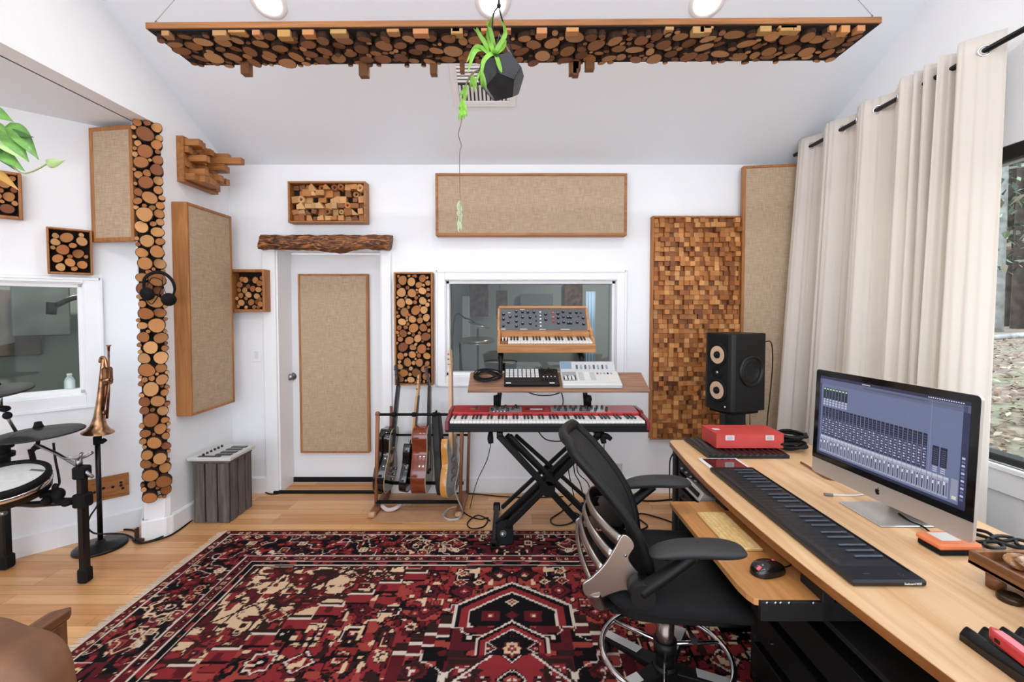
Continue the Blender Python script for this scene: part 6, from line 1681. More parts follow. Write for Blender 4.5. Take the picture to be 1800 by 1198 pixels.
def curtain(y0, y1, wave, label, phase, grommets, flare=0.0, seed=1):
    """y0 far end, y1 near end"""
    T = thing('curtain', label, 'curtain', (XROD, (y0 + y1) / 2, 0.03), 'linen curtains on the black rod')
    zt, zb = ZR + 0.075, 0.03
    rnd = random.Random(seed); amps = [rnd.uniform(0.75, 1.25) for _ in range(60)]; offs = [rnd.uniform(-1, 1) for _ in range(60)]
    def f(u, v):
        y = y0 + (y1 - y0) * u; z = zb + (zt - zb) * v
        ph = wave(u); k = int(ph) if ph > 0 else 0
        low = 1 - v
        a = (0.042 + 0.016 * low) * amps[k % 60]
        x = XROD - a * math.sin(2 * PI * ph + phase) - 0.01 * low * math.sin(2 * PI * ph * 0.5 + 2 * low + offs[3])
        x -= low * (0.05 + flare * (1 - u) ** 1.5)
        x += 0.006 * math.sin(9 * PI * ph + 4 * low) * low + (0.004 + 0.006 * low) * math.sin(23 * ph + 3 * offs[(k + 7) % 60] + 1.5 * low) + 0.003 * math.sin(57 * ph + 2 * low + offs[(k + 3) % 60] * 4)
        y += 0.02 * low * math.sin(2 * PI * ph * 1.0 + 1.2 + offs[k % 60])
        return (min(x, XR - 0.045), y, z)
    mb = MB(); mb.grid(f, 220, 36); mb.build('cloth', LINEN, T, solid=0.0025, offset=0)
    mb = MB()
    def hem(u, v): p = f(u, 1 - 0.001 - 0.0 * v); return (p[0] , p[1], p[2] - 0.14 + 0.004 * v)
    for u, nrm in grommets:
        p = f(u, 1.0); q = f(min(1, u + 0.004), 1.0); t = Vector((q[0] - p[0], q[1] - p[1], 0)).normalized()
        n = Vector((t.y, -t.x, 0)); c = Vector((p[0], p[1], ZR - 0.0))
        if n.dot(Vector((-p[0], -p[1], 0))) < 0: n = -n
        F = rot_to(n, (0, 0, 1), c + n * 0.002)
        mb = MB(F); mb.lathe([(0.018, 0.0), (0.019, 0.004), (0.027, 0.004), (0.029, 0.0), (0.029, -0.006), (0.018, -0.006), (0.018, 0.0)], None, 24); mb.build('grommet', plain('grommet_silver', (214, 214, 216), 0.2, 0.9), T)
    return T
# far curtain: about three and a half waves; near curtain gathered into tight folds
w1 = lambda u: 0.15 + 3.3 * u
z1 = [(n - 0.15) / 3.3 for n in (0.5, 1.0, 1.5, 2.0, 2.5, 3.0)]
curtain(3.60, 2.575, w1, 'wide linen curtain panel in the corner, hung in loose folds behind the computer', 0.0, [(u, 1) for u in z1], 0.10, 3)
w2 = lambda u: 0.1 + 4.4 * u ** 0.75 if u < 0.62 else 0.1 + 4.4 * 0.62 ** 0.75 + 0.5 * (u - 0.62) / 0.38
curtain(2.565, 2.17, w2, 'gathered linen curtain panel with tight folds beside the bare window glass', 0.0, [(0.05, 1), (0.3, 1), (0.86, 1)], 0.0, 5)

# ================================================================ desk
DZ = 0.74
OAKD = wood('desk_oak', (214, 164, 114), (240, 202, 156), 'y', 0.35, 0.6, coat=0.15)
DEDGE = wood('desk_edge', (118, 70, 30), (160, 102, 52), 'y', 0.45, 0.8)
ed = [on_z(px, py, DZ) for px, py in ((1180, 777.5), (1203, 805), (1240.8, 845), (1290, 890), (1336.7, 930), (1410, 989.4), (1462, 1030), (1580, 1119.6), (1684.7, 1198))]
xe = sum(p.x for p in ed[1:7]) / 6
print('desk edge', [(round(p.x, 3), round(p.y, 3)) for p in ed], xe)
yfar = on_z(1230, 772.5, DZ).y
XBK = 1.80
fr_ = [(p.x, p.y) for p in ed[1:]]
last = ed[-1]
poly = [(ed[0].x + 0.03, yfar), (ed[0].x + 0.008, yfar - 0.015), (ed[0].x, yfar - 0.045)] + fr_ + [(last.x + 0.06, 0.55), (last.x + 0.12, 0.35), (XBK, 0.35), (XBK, yfar)]
T = thing('desk', 'long light oak desk along the right wall with a black frame', 'desk', ((xe + XBK) / 2, 1.5, 0))
mb = MB(); mb.prism(poly, DZ - 0.03, DZ); mb.build('desktop', OAKD, T, bevel=0.003)
mb = MB(); Q = [Vector((x, y, DZ - 0.0155)) for x, y in poly[:-2]]
vs = []; fs = []
for i, q in enumerate(Q):
    t = (Q[min(i + 1, len(Q) - 1)] - Q[max(i - 1, 0)]).normalized(); n = Vector((t.y, -t.x, 0)); n = n if n.x < 0 or i == 0 else -n
    for dz, o_ in ((-0.0145, 0.0), (-0.0145, 0.0022), (0.0115, 0.0022), (0.0115, 0.0)): vs.append(q + Vector((0, 0, dz)) + n * o_)
for i in range(len(Q) - 1):
    for k in range(4): fs.append((i * 4 + k, i * 4 + (k + 1) % 4, (i + 1) * 4 + (k + 1) % 4, (i + 1) * 4 + k))
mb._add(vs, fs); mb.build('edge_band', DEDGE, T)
DBLK = plain('desk_black', (9, 9, 10), 0.6)
for (x0, x1, yy) in ((0.99, 1.70, yfar - 0.07), (1.02, 1.70, 0.45)):
    mb = MB(); mb.bb((x0, yy - 0.025, 0.0115), (x0 + 0.05, yy + 0.025, DZ - 0.031), 0.004); mb.build('leg', DBLK, T)
    mb = MB(); mb.bb((x1 - 0.05, yy - 0.025, 0.0115), (x1, yy + 0.025, DZ - 0.031), 0.004); mb.build('leg', DBLK, T)
mb = MB(); mb.bb((1.70, 0.5, 0.15), (1.72, yfar - 0.1, DZ - 0.031)); mb.build('modesty_panel', DBLK, T)  # added panel; its black stands in for the shade under the desk
# keyboard tray
TZ = 0.645
ta = on_z(1176, 880.5, TZ); tb = on_z(1290, 1018.6, TZ); tc_ = on_z(1333, 1053, TZ); td = on_z(1450, 1053.5, TZ)
xt = (ta.x + tb.x) / 2
poly = [(xt, ta.y - 0.01), (xt + 0.012, ta.y)] + [(1.20, ta.y), (1.20, td.y), (tc_.x + 0.01, td.y), (tc_.x - 0.01, td.y + 0.008), (xt + 0.006, td.y + 0.035), (xt, td.y + 0.08)]
TR = thing('keyboard_tray', 'light oak pull-out keyboard tray under the desk edge', 'keyboard tray', ((xt + 1.0) / 2, (ta.y + td.y) / 2, TZ - 0.03))
mb = MB(); mb.prism(poly[::-1], TZ - 0.022, TZ); mb.build('tray_board', wood('tray_oak', (176, 118, 64), (208, 150, 92), 'y', 0.4, 0.6), TR, bevel=0.002)
mb = MB(); mb.bb((tc_.x + 0.002, td.y - 0.012, TZ - 0.062), (1.20, td.y + 0.01, TZ - 0.001), 0.002); mb.build('end_rail', DBLK, TR)
mb = MB(); mb.bb((0.965, td.y - 0.012, TZ - 0.06), (1.0, td.y + 0.10, DZ - 0.031), 0.002); mb.build('hanger_bracket', DBLK, TR)
mb = MB(); mb.bb((0.965, ta.y - 0.10, TZ - 0.06), (1.0, ta.y, DZ - 0.031), 0.002); mb.build('hanger_bracket', DBLK, TR)
mb = MB(); mb.bb((xt + 0.06, td.y + 0.02, TZ - 0.05), (xt + 0.10, ta.y - 0.02, TZ - 0.023), 0.003); mb.build('slide', DBLK, TR)
for px in (1349, 1364, 1373, 1388, 1431):
    c = at(px, 1060, td.y - 0.013); mb = MB(rot_to((0, -1, 0), (1, 0, 0), (c.x, td.y - 0.0125, c.z))); mb.lathe([(0.001, 0.002), (0.004, 0.002), (0.0055, 0.0)], None, 12); mb.build('screw', STEEL, TR)
mb = MB(rot_to((0, 0, 1), (1, 0, 0), on_z(1226, 881.5, TZ + 0.0004))); mb.lathe([(0.001, 0.0004), (0.008, 0.0004)], None, 14); mb.build('hole_cap', BLACK, TR)
# rack cabinets under the desk
def rack(y0, y1, x0, label, units, z1=0.70):
    T = thing('equipment_rack', label, 'equipment rack', (x0 + 0.25, (y0 + y1) / 2, 0))
    mb = MB(); mb.bb((x0, y0, 0.0115), (x0 + 0.5, y0 + 0.02, z1)); mb.bb((x0, y1 - 0.02, 0.0115), (x0 + 0.5, y1, z1)); mb.bb((x0, y0, z1 - 0.02), (x0 + 0.5, y1, z1)); mb.bb((x0, y0, 0.0115), (x0 + 0.5, y1, 0.03)); mb.bb((x0 + 0.48, y0, 0.0115), (x0 + 0.5, y1, z1)); mb.build('cabinet', DBLK, T)
    for z, h, kind in units:
        mb = MB(); mb.bb((x0 - 0.004, y0 + 0.022, z), (x0 + 0.4, y1 - 0.022, z + h), 0.003); u = mb.build('rack_unit', plain('rack_silver', (150, 148, 146), 0.4, 0.4) if kind == 2 else BLACKM, T)
        F = frame((x0 - 0.0045, y1 - 0.022, z + h / 2), (0, -1, 0), (0, 0, 1), (-1, 0, 0))
        W_ = y1 - y0 - 0.044
        n = 7 if kind == 1 else 2
        for k in range(n):
            mb = MB(F @ Matrix.Translation((W_ * (0.12 + 0.76 * k / max(1, n - 1)), 0, 0))); mb.lathe([(0.008, 0), (0.0075, 0.014), (0.0005, 0.014)], None, 12); mb.build('knob', STEEL if kind == 1 else BLACKM, u)
    return T
rack(2.13, yfar - 0.12, 1.0, 'black equipment rack under the far end of the desk', [(0.60, 0.06, 1), (0.52, 0.06, 1), (0.44, 0.06, 0), (0.33, 0.08, 0)])
rack(0.62, 1.86, 1.0, 'large black equipment cabinet under the near end of the desk', [(0.38, 0.12, 0), (0.22, 0.12, 0), (0.06, 0.12, 0)], 0.57)  # added cabinet, coloured black to keep the space under the desk dark
# silver audio interface sitting askew on the tray's back behind the far armrest
c = at(1218, 858, 2.3)
F = frame(c, (0.25, -1, -0.35), (0.1, 0.3, -0.9), Vector((0.25, -1, -0.35)).cross(Vector((0.1, 0.3, -0.9))))
F = frame((1.0, 2.3, 0.655), (-1, 0, 0), (0, -1, 0), (0, 0, 1))
a_ = at(1203, 845, 2.36); b2 = at(1232, 874, 2.16)
ex = (b2 - a_).normalized(); ez = Vector((-1, 0.0, 0.55)); ez = (ez - ex * ez.dot(ex)).normalized(); ey = ez.cross(ex)
F = frame(a_ + (b2 - a_) * 0.5, ex, ey, ez); Lw = (b2 - a_).length
T = thing('audio_interface', 'small silver interface box hanging at a slant under the far end of the desk', 'audio interface', F=F)
mb = MB(F); mb.box((0, 0, -0.06), (Lw, 0.05, 0.12), None, 0.004); mb.build('case', plain('interface_silver', (188, 184, 180), 0.4, 0.3), T)
mb = MB(F); mb.box((0.01, 0.0, 0.001), (Lw * 0.7, 0.022, 0.004)); mb.build('front_slot', BLACKM, T)

# ---- far foam mat, red box, cable heap
def foam_mat(x0, x1, y0, y1, z, label, n, amp=0.012):
    T = thing('foam_mat', label, 'foam mat', ((x0 + x1) / 2, (y0 + y1) / 2, z))
    def f(u, v):
        x = x0 + (x1 - x0) * u; y = y0 + (y1 - y0) * v
        return (x, y, z + 0.012 + amp * (0.5 + 0.5 * math.sin(2 * PI * n * u + 0.9 * math.sin(5 * v))) ** 0.8)
    mb = MB(); nu, nv = n * 10, 16; mb.grid(f, nu, nv)
    o = len(mb.v); m = nv + 1
    bot = []
    for (i, j) in [(i, 0) for i in range(nu + 1)] + [(nu, j) for j in range(1, nv + 1)] + [(i, nv) for i in range(nu - 1, -1, -1)] + [(0, j) for j in range(nv - 1, 0, -1)]:
        bot.append((i * m + j, f(i / nu, j / nv)))
    base = [(p[0], p[1], z + 0.0005) for _, p in bot]
    mb._add(base, [tuple(range(len(base)))])
    for k in range(len(bot)):
        k2 = (k + 1) % len(bot); mb.f.append([bot[k][0], bot[k2][0], o + k2, o + k]); mb.mi.append(0); mb.sm.append(False); mb.col.append(None); mb.uv.append(None)
    mb.build('ridged_foam', plain('black_foam', (12, 12, 13), 0.3), T); return T
ma, mc = on_z(1200, 771.5, DZ + 0.005), on_z(1245, 806, DZ)
xm1 = on_z(1388, 806, DZ).x
foam_mat(mc.x, xm1, mc.y, yfar - 0.02, DZ, 'black ridged foam mat under the red box at the far end of the desk', 13)
ra, rb_ = on_z(1259, 788, DZ + 0.024), on_z(1374, 786, DZ + 0.024)
RBX = thing('red_box', 'red cardboard box with two pale labels on the far foam mat', 'box', ((ra.x + rb_.x) / 2, ra.y + 0.1, DZ + 0.024))
hb = at(1259, 762, ra.y).z - (DZ + 0.025)
RED = plain('red_card', (196, 66, 60), 0.55, var=0.04, vscale=5)
mb = MB(); mb.bb((ra.x, ra.y, DZ + 0.025), (rb_.x, ra.y + 0.20, DZ + 0.025 + hb - 0.003), 0.002); mb.build('box_body', RED, RBX)
mb = MB(); mb.bb((ra.x - 0.002, ra.y - 0.002, DZ + 0.025 + hb - 0.004), (rb_.x + 0.002, ra.y + 0.202, DZ + 0.025 + hb), 0.001); mb.build('lid', RED, RBX)
for px, w_ in ((1283, 0.05), (1353, 0.047)):
    c = at(px, 769, ra.y); mb = MB(); mb.bb((c.x - w_ / 2, ra.y - 0.0015, c.z - 0.014), (c.x + w_ / 2, ra.y - 0.0002, c.z + 0.014)); lb = mb.build('paper_label', plain('label_paper', (222, 210, 208), 0.6), RBX)
    mb = MB(); 
    for k in range(5): mb.bb((c.x - w_ * 0.36, ra.y - 0.0019, c.z - 0.009 + 0.004 * k), (c.x + w_ * 0.36, ra.y - 0.0015, c.z - 0.0075 + 0.004 * k))
    mb.build('printed_lines', plain('label_ink', (140, 128, 130), 0.6), lb)
mb = MB(); c = Vector((ra.x + 0.04, ra.y + 0.1, DZ + 0.0253 + hb)); mb.lathe([(0.0001, 0.0006), (0.022, 0.0006)], Matrix.Translation(c), 18); mb.build('round_sticker', plain('sticker', (222, 200, 204), 0.5), RBX)
c = on_z(1394, 798, DZ)
mb = MB(); rnd = random.Random(12); pts = []
for k in range(9 * 12):
    a = 2 * PI * k / 12; r = 0.075 + 0.02 * math.sin(k * 0.61); pts.append((c.x + 0.02 + r * 1.15 * math.cos(a), c.y + 0.1 + r * 0.95 * math.sin(a), DZ + 0.012 + 0.085 * k / 108 + 0.006 * math.sin(k * 1.3)))
mb.tube(pts, 0.008, 7, spline=2)
tag(mb.build('cable_heap', CABLE), 'thick heap of coiled black cable on the desk between the red box and the monitor', 'cable')
mb = MB(); mb.tube([on_z(1408, 812, DZ + 0.006), on_z(1425, 822, DZ + 0.006), on_z(1450, 838, DZ + 0.006), on_z(1470, 843, DZ + 0.005)], 0.005, 8, spline=5)
tag(mb.build('audio_cable', plain('copper_cable', (128, 84, 62), 0.35)), 'thin brown cable end emerging below the left corner of the monitor', 'cable')

# ---- tablet
P = [on_z(px, py, DZ) for px, py in ((1225, 807), (1292, 806.5), (1319, 824.5), (1250, 826))]
ex = (P[1] - P[0]).normalized(); wt_ = (P[1] - P[0]).length; ey = Vector((-ex.y, ex.x, 0)); ht_ = abs((P[3] - P[0]).dot(ey))
F = frame((P[0] + P[1]) / 2 - ey * ht_ / 2 + Vector((0, 0, 0.0005)), ex, ey, (0, 0, 1))
F = frame(((P[0].x + P[1].x) / 2 + 0.005, (P[0].y + P[3].y) / 2, DZ + 0.0005), (1, 0, 0), (0, 1, 0), (0, 0, 1))
T = thing('tablet', 'white-bordered tablet lying on the desk at the far end of the long black controller', 'tablet', F=F)
wt_, ht_ = P[1].x - P[0].x, P[0].y - P[3].y
mb = MB(F); mb.box((0, 0, 0.004), (wt_, ht_, 0.008), None, 0.003); mb.build('bezel', plain('tablet_white', (238, 238, 238), 0.2), T)
mb = MB(F); mb.box((0, 0, 0.0082), (wt_ * 0.84, ht_ * 0.84, 0.0006)); mb.build('screen', plain('black_glass', (10, 10, 14), 0.05, coat=1.0), T)

# ---- long soft-key controller
sa_, sb_, sc_, sd_ = on_z(1252, 826, DZ + 0.012), on_z(1329, 826, DZ + 0.012), on_z(1631, 1020, DZ + 0.02), on_z(1498, 1032, DZ)
xs0, xs1 = (sa_.x + sd_.x) / 2, (sb_.x + sc_.x) / 2
ys0, ys1 = sd_.y, P[3].y - 0.006
SEAB = plain('silicone_black', (27, 28, 31), 0.4, bump=0.05)
T = thing('soft_key_controller', 'long black soft-key keyboard controller lying along the desk in front of the computer', 'keyboard', ((xs0 + xs1) / 2, (ys0 + ys1) / 2, DZ))
mb = MB(); mb.bb((xs0, ys0, DZ + 0.0005), (xs1, ys1, DZ + 0.02), 0.006); mb.build('case', plain('controller_case', (20, 20, 22), 0.35), T)
def wav(u, v):
    x = xs0 + 0.012 + (xs1 - xs0 - 0.03) * u; y = ys0 + 0.075 + (ys1 - ys0 - 0.11) * v
    edge = min(1.0, 12 * min(u, 1 - u, (v) * 3, (1 - v) * 3))
    front = 0.5 + 0.5 * math.tanh((0.42 - u) * 12)
    return (x, y, DZ + 0.0195 + edge * (0.006 + 0.0006 * front * math.sin(2 * PI * 29 * v)))
mb = MB(); mb.grid(wav, 24, 290); mb.build('playing_surface', SEAB, T)
base = None
k = 0
nk = 49
for n in range(nk):
    if n % 12 in (1, 3, 6, 8, 10):
        y = ys1 - 0.045 - (ys1 - ys0 - 0.12) * (n + 0.5) / nk
        M = Matrix.Translation(((xs0 + (xs1 - xs0) * 0.62), y, DZ + 0.0255))
        if base is None: 
            mb = MB(M); mb.box((0, 0, 0.003), ((xs1 - xs0) * 0.42, 0.0085, 0.007), None, 0.0025); base = mb.build('raised_key', plain('raised_key', (70, 75, 84), 0.28), T, origin=(0, 0, 0))  # lighter grey puts the highlights along the keys into their colour
        else: dup(base, M, T)
mb = MB(); mb.bb((xs1 - 0.016, ys0 + 0.05, DZ + 0.02), (xs1 - 0.012, ys1 - 0.04, DZ + 0.0235)); mb.build('rear_ridge', SEAB, T)
for k, (u, v) in enumerate(((0.3, 0.035), (0.75, 0.03))):
    mb = MB(Matrix.Translation((xs0 + (xs1 - xs0) * u, ys0 + v, DZ + 0.02))); mb.box((0, 0, 0.0006), (0.02, 0.004, 0.001)) if k == 0 else mb.lathe([(0.006, 0.0008), (0.0075, 0.0008)], None, 16); mb.build('touch_control', STEEL, T)
text_mesh('Seaboard RISE', 0.0088, frame((xs1 - 0.045, ys0 - 0.0006, DZ + 0.0105), (1, 0, 0), (0, 0, 1), (0, -1, 0)), KEYW, T)

# ---- all-in-one computer
q0, q1 = on_z(1427, 826, DZ + 0.055), on_z(1709, 956, DZ + 0.055)
ex = Vector((q1.x - q0.x, q1.y - q0.y, 0)); LW = ex.length; ex.normalize()
print('monitor width', LW, q0, q1)
nrm = Vector((ex.y, -ex.x, 0))
if nrm.x > 0: nrm = -nrm
ztop = at(1417, 648, q0.y).z
HM = ztop - q0.z
F = frame(q0, ex, (0, 0, 1), nrm) @ Euler((-math.radians(2), 0, 0)).to_matrix().to_4x4()
T = thing('all_in_one_computer', 'silver all-in-one computer showing a mixing console on its screen', 'computer', F=Matrix.Translation((0, 0, -0.055)) @ frame(q0 + ex * (LW / 2), ex, (0, 0, 1), nrm))
SILV = plain('computer_aluminium', (198, 190, 182), 0.35, 0.55)
chin = HM * 0.145
def rrect(w, h, r, n=6, y0=0.0):
    P = []
    for cx, cy, a0 in ((w - r, y0 + r, -PI / 2), (w - r, y0 + h - r, 0), (r, y0 + h - r, PI / 2), (r, y0 + r, PI)):
        for k in range(n + 1): a = a0 + PI / 2 * k / n; P.append((cx + r * math.cos(a), cy + r * math.sin(a)))
    return P
mb = MB(F); mb.prism(rrect(LW, HM, 0.014), -0.012, 0.0); mb.build('aluminium_body', SILV, T)
mb = MB(F); 
def back(u, v):
    a = (u - 0.5) * 2; b = (v - 0.5) * 2
    d = max(abs(a), abs(b)); k = 1 - min(1, (a * a + b * b) / 1.6)
    return (LW * (0.5 + 0.495 * a), HM * (0.5 + 0.495 * b), -0.012 - 0.045 * max(0, k) * (1 - d ** 6))
mb.grid(back, 20, 16); mb.build('curved_back', SILV, T)
mb = MB(F); P_ = [(LW, chin), (LW, HM - 0.014)] + rrect(LW, HM, 0.014)[7:21] + [(0, HM - 0.014), (0, chin)]
P_ = [(0.0, chin), (LW, chin)] + [p for p in rrect(LW, HM, 0.014)[7:21]]
mb.prism(P_, 0.0002, 0.0022); mb.build('black_bezel', plain('bezel_black', (8, 8, 9), 0.12, coat=0.4), T)
# screen: a mixing console, drawn as flat coloured fields that glow
bz = 0.026
SW, SH = LW - 2 * bz, HM - chin - 2 * bz
Fsn = F @ Matrix.Translation((bz, chin + bz, 0.0026))
scr = MB(Fsn); lay = [0]
def fld(x0, y0, x1, y1, c, z=None):
    lay[0] += 1; zz = 0.000004 * lay[0] if z is None else z
    scr.quad((SW * x0, SH * y0, zz), (SW * x1, SH * y0, zz), (SW * x1, SH * y1, zz), (SW * x0, SH * y1, zz), 0, lin(c))
fld(0, 0, 1, 1, (112, 122, 154)); zb_ = 0.00001
BGC = (118, 128, 160)
fld(0, 0.965, 1, 1, (58, 58, 84), zb_); fld(0, 0.9, 1, 0.962, (104, 110, 142), zb_); fld(0, 0, 0.018, 1, (70, 72, 104), zb_); fld(0.965, 0, 1, 0.96, (60, 62, 92), zb_)
fld(0.0, 0.0, 1.0, 0.03, (52, 54, 82), zb_ * 2)
for k in range(8):
    x = 0.035 + 0.0265 * k
    fld(x, 0.70, x + 0.022, 0.86, (50, 60, 72), zb_ * 2); fld(x + 0.003, 0.835, x + 0.018, 0.85, (206, 236, 196), zb_ * 3)
    for j in range(3): fld(x + 0.003, 0.64 + 0.03 * j, x + 0.02, 0.66 + 0.03 * j, (190, 196, 214), zb_ * 3)
for k in range(26):
    x = 0.035 + 0.0292 * k
    if x > 0.79: break
    fld(x, 0.49 , x + 0.024, 0.615, (46, 48, 68), zb_ * 2)
    fld(x, 0.26, x + 0.025, 0.485, (64, 66, 94), zb_ * 2)
    for j in range(7): fld(x + 0.005, 0.285 + 0.028 * j, x + 0.013, 0.299 + 0.028 * j, (206, 210, 226) if (j + k) % 3 else (120, 124, 150), zb_ * 3); fld(x + 0.015, 0.285 + 0.028 * j, x + 0.02, 0.299 + 0.028 * j, (150, 154, 180), zb_ * 3)
    for j in range(4): fld(x + 0.003, 0.505 + 0.026 * j, x + 0.02, 0.512 + 0.026 * j, (88, 92, 116), zb_ * 3)
for k in range(30):
    x = 0.03 + 0.0295 * k
    if x > 0.9: break
    fld(x, 0.05, x + 0.027, 0.25, (164, 168, 188), zb_ * 2)
    fld(x + 0.003, 0.07, x + 0.009, 0.2, (30, 36, 58), zb_ * 3); fld(x + 0.002, 0.15 + 0.01 * (k % 3), x + 0.010, 0.18 + 0.01 * (k % 3), (224, 226, 234), zb_ * 4)
    fld(x + 0.014, 0.07, x + 0.024, 0.2, (116, 124, 150), zb_ * 3); fld(x, 0.225, x + 0.027, 0.25, (196, 198, 212), zb_ * 3)
fld(0.803, 0.27, 0.805, 0.96, (150, 158, 184), zb_ * 3)
for k in range(2):
    x = 0.82 + 0.043 * k; fld(x, 0.33, x + 0.036, 0.52, (44, 46, 66), zb_ * 2)
    for j in range(8): fld(x + 0.006, 0.345 + 0.02 * j, x + 0.03, 0.352 + 0.02 * j, (88, 92, 116), zb_ * 3)
    for j in range(3): fld(x + 0.005, 0.27 + 0.02 * j, x + 0.03, 0.28 + 0.02 * j, (190, 196, 214), zb_ * 3)
fld(0.8, 0.93, 0.955, 0.938, (86, 108, 96), zb_ * 3); fld(0.36, 0.925, 0.78, 0.945, (88, 98, 112), zb_ * 3); fld(0.35, 0.975, 0.41, 0.985, (206, 208, 220), zb_ * 3)
for k in range(16): fld(0.78 + 0.012 * k, 0.975, 0.787 + 0.012 * k, 0.985, (226, 228, 238), zb_ * 3)
for k in range(12): fld(0.972, 0.08 + 0.035 * k, 0.988, 0.1 + 0.035 * k, (190, 196, 220) if k % 2 else (110, 112, 150), zb_ * 3)
fld(0.925, 0.06, 0.96, 0.26, (150, 154, 178), zb_ * 2); fld(0.932, 0.07, 0.955, 0.1, (206, 222, 196), zb_ * 3)
scr.build('screen', attr_mat('screen_glow', 0.25, emit=0.5), T, recalc=False)
# logo on the chin
lg = []
def circ(cx, cy, r, a0, a1, n): return [(cx + r * math.cos(a0 + (a1 - a0) * k / n), cy + r * math.sin(a0 + (a1 - a0) * k / n)) for k in range(n + 1)]
ap = catmull([Vector((x, y, 0)) for x, y in ((0, 0.72), (-0.25, 0.8), (-0.62, 0.68), (-0.82, 0.25), (-0.72, -0.35), (-0.4, -0.85), (-0.16, -0.92), (0, -0.86), (0.18, -0.92), (0.42, -0.85), (0.72, -0.4))], 5)
bite = [Vector((x, y, 0)) for x, y in ((0.66, -0.28), (0.5, -0.1), (0.45, 0.15), (0.52, 0.38), (0.68, 0.54))]
rest_ = catmull([Vector((x, y, 0)) for x, y in ((0.68, 0.54), (0.5, 0.74), (0.25, 0.8), (0, 0.72))], 4)
s_ = 0.0125
mb = MB(F @ Matrix.Translation((LW / 2, chin * 0.5, 0.0)))
mb.prism([(p.x * s_, p.y * s_) for p in ap + bite + rest_[1:-1]][::-1], 0.0002, 0.0009)
mb.prism([(0.0, 0.85 * s_), (0.2 * s_, 0.95 * s_), (0.33 * s_, 1.15 * s_), (0.3 * s_, 1.4 * s_), (0.1 * s_, 1.28 * s_), (0.0, 1.08 * s_)], 0.0002, 0.0009)
mb.build('maker_logo', BLACKM, T)
ft = [on_z(px, py, DZ) for px, py in ((1476, 883), (1546, 927))]
xf0 = (ft[0].x + ft[1].x) / 2 - 0.0
mid = q0 + ex * (LW / 2)
mb = MB(); mb.bb((xf0, ft[1].y, DZ + 0.0005), (xf0 + 0.21, ft[0].y, DZ + 0.006), 0.0025); mb.build('stand_foot', plain('foot_silver', (206, 206, 206), 0.3, 0.7), T)
mb = MB(); mb.tube([(xf0 + 0.2, (ft[0].y + ft[1].y) / 2, DZ + 0.006), (xf0 + 0.175, (ft[0].y + ft[1].y) / 2, DZ + 0.13), (mid.x + 0.075, (ft[0].y + ft[1].y) / 2, DZ + 0.26)], [0.09, 0.09, 0.085], 12, flat=0.12); mb.build('stand_neck', SILV, T)

# ---- small things by the computer
mb = MB(); mb.tube([on_z(1452, 868.5, DZ + 0.006), on_z(1500, 870, DZ + 0.005), on_z(1530, 866, DZ + 0.005), on_z(1570, 862, DZ + 0.005)], 0.0032, 8, spline=5); 
cb_ = mb.build('usb_cable', plain('cable_white', (222, 222, 222), 0.4)); tag(cb_, 'white cable with a grey plug lying in front of the computer foot', 'cable')
mb = MB(); mb.tube([on_z(1449, 868, DZ + 0.007), on_z(1464, 869.5, DZ + 0.007)], 0.0065, 8); mb.build('plug', plain('plug_grey', (120, 120, 122), 0.5), cb_)
cable('desk_cable', [on_z(1580, 902, DZ + 0.01), on_z(1600, 916, DZ + 0.006), on_z(1622, 925, DZ + 0.006), on_z(1634, 934, DZ + 0.006)], 0.0035, 'thin black cable crossing the computer foot toward the orange drive')
da, db = on_z(1655, 978, DZ), on_z(1613, 956, DZ)
xd0 = (da.x + db.x) / 2; wd_, hd_ = 0.135, db.y - da.y + 0.01
T = thing('portable_drive', 'orange rubber-cased portable drive with a white label under the corner of the computer', 'hard drive', (xd0 + wd_ / 2, da.y + hd_ / 2, DZ))
mb = MB(); mb.bb((xd0, da.y, DZ + 0.0005), (xd0 + wd_, da.y + hd_, DZ + 0.022), 0.006); mb.build('lower_case', RUBBER, T)
mb = MB(); mb.bb((xd0 - 0.004, da.y - 0.004, DZ + 0.02), (xd0 + wd_ + 0.004, da.y + hd_ + 0.004, DZ + 0.042), 0.007); mb.build('orange_bumper', plain('orange_rubber', (232, 132, 84), 0.55), T)
mb = MB(); mb.bb((xd0 + 0.025, da.y + 0.022, DZ + 0.042), (xd0 + 0.09, da.y + hd_ - 0.012, DZ + 0.043)); mb.build('white_label', plain('label_white', (226, 226, 226), 0.4), T)
for k, pts in enumerate((((1712, 930), (1735, 935), (1760, 950), (1790, 948), (1830, 960)), ((1714, 938), (1745, 948), (1765, 962), (1740, 962), (1730, 955), (1750, 942), (1780, 945), (1790, 958), (1810, 962)), ((1716, 952), (1750, 952), (1790, 962), (1840, 966)))):
    cable('desk_cable', [on_z(x, y, DZ + 0.008 + 0.006 * (j % 2)) for j, (x, y) in enumerate(pts)], 0.006, ['black cable rising behind the right corner of the computer', 'black cable curled in loops on the desk right of the computer', 'black cable lying straight along the back of the desk beyond the wooden tray'][k])
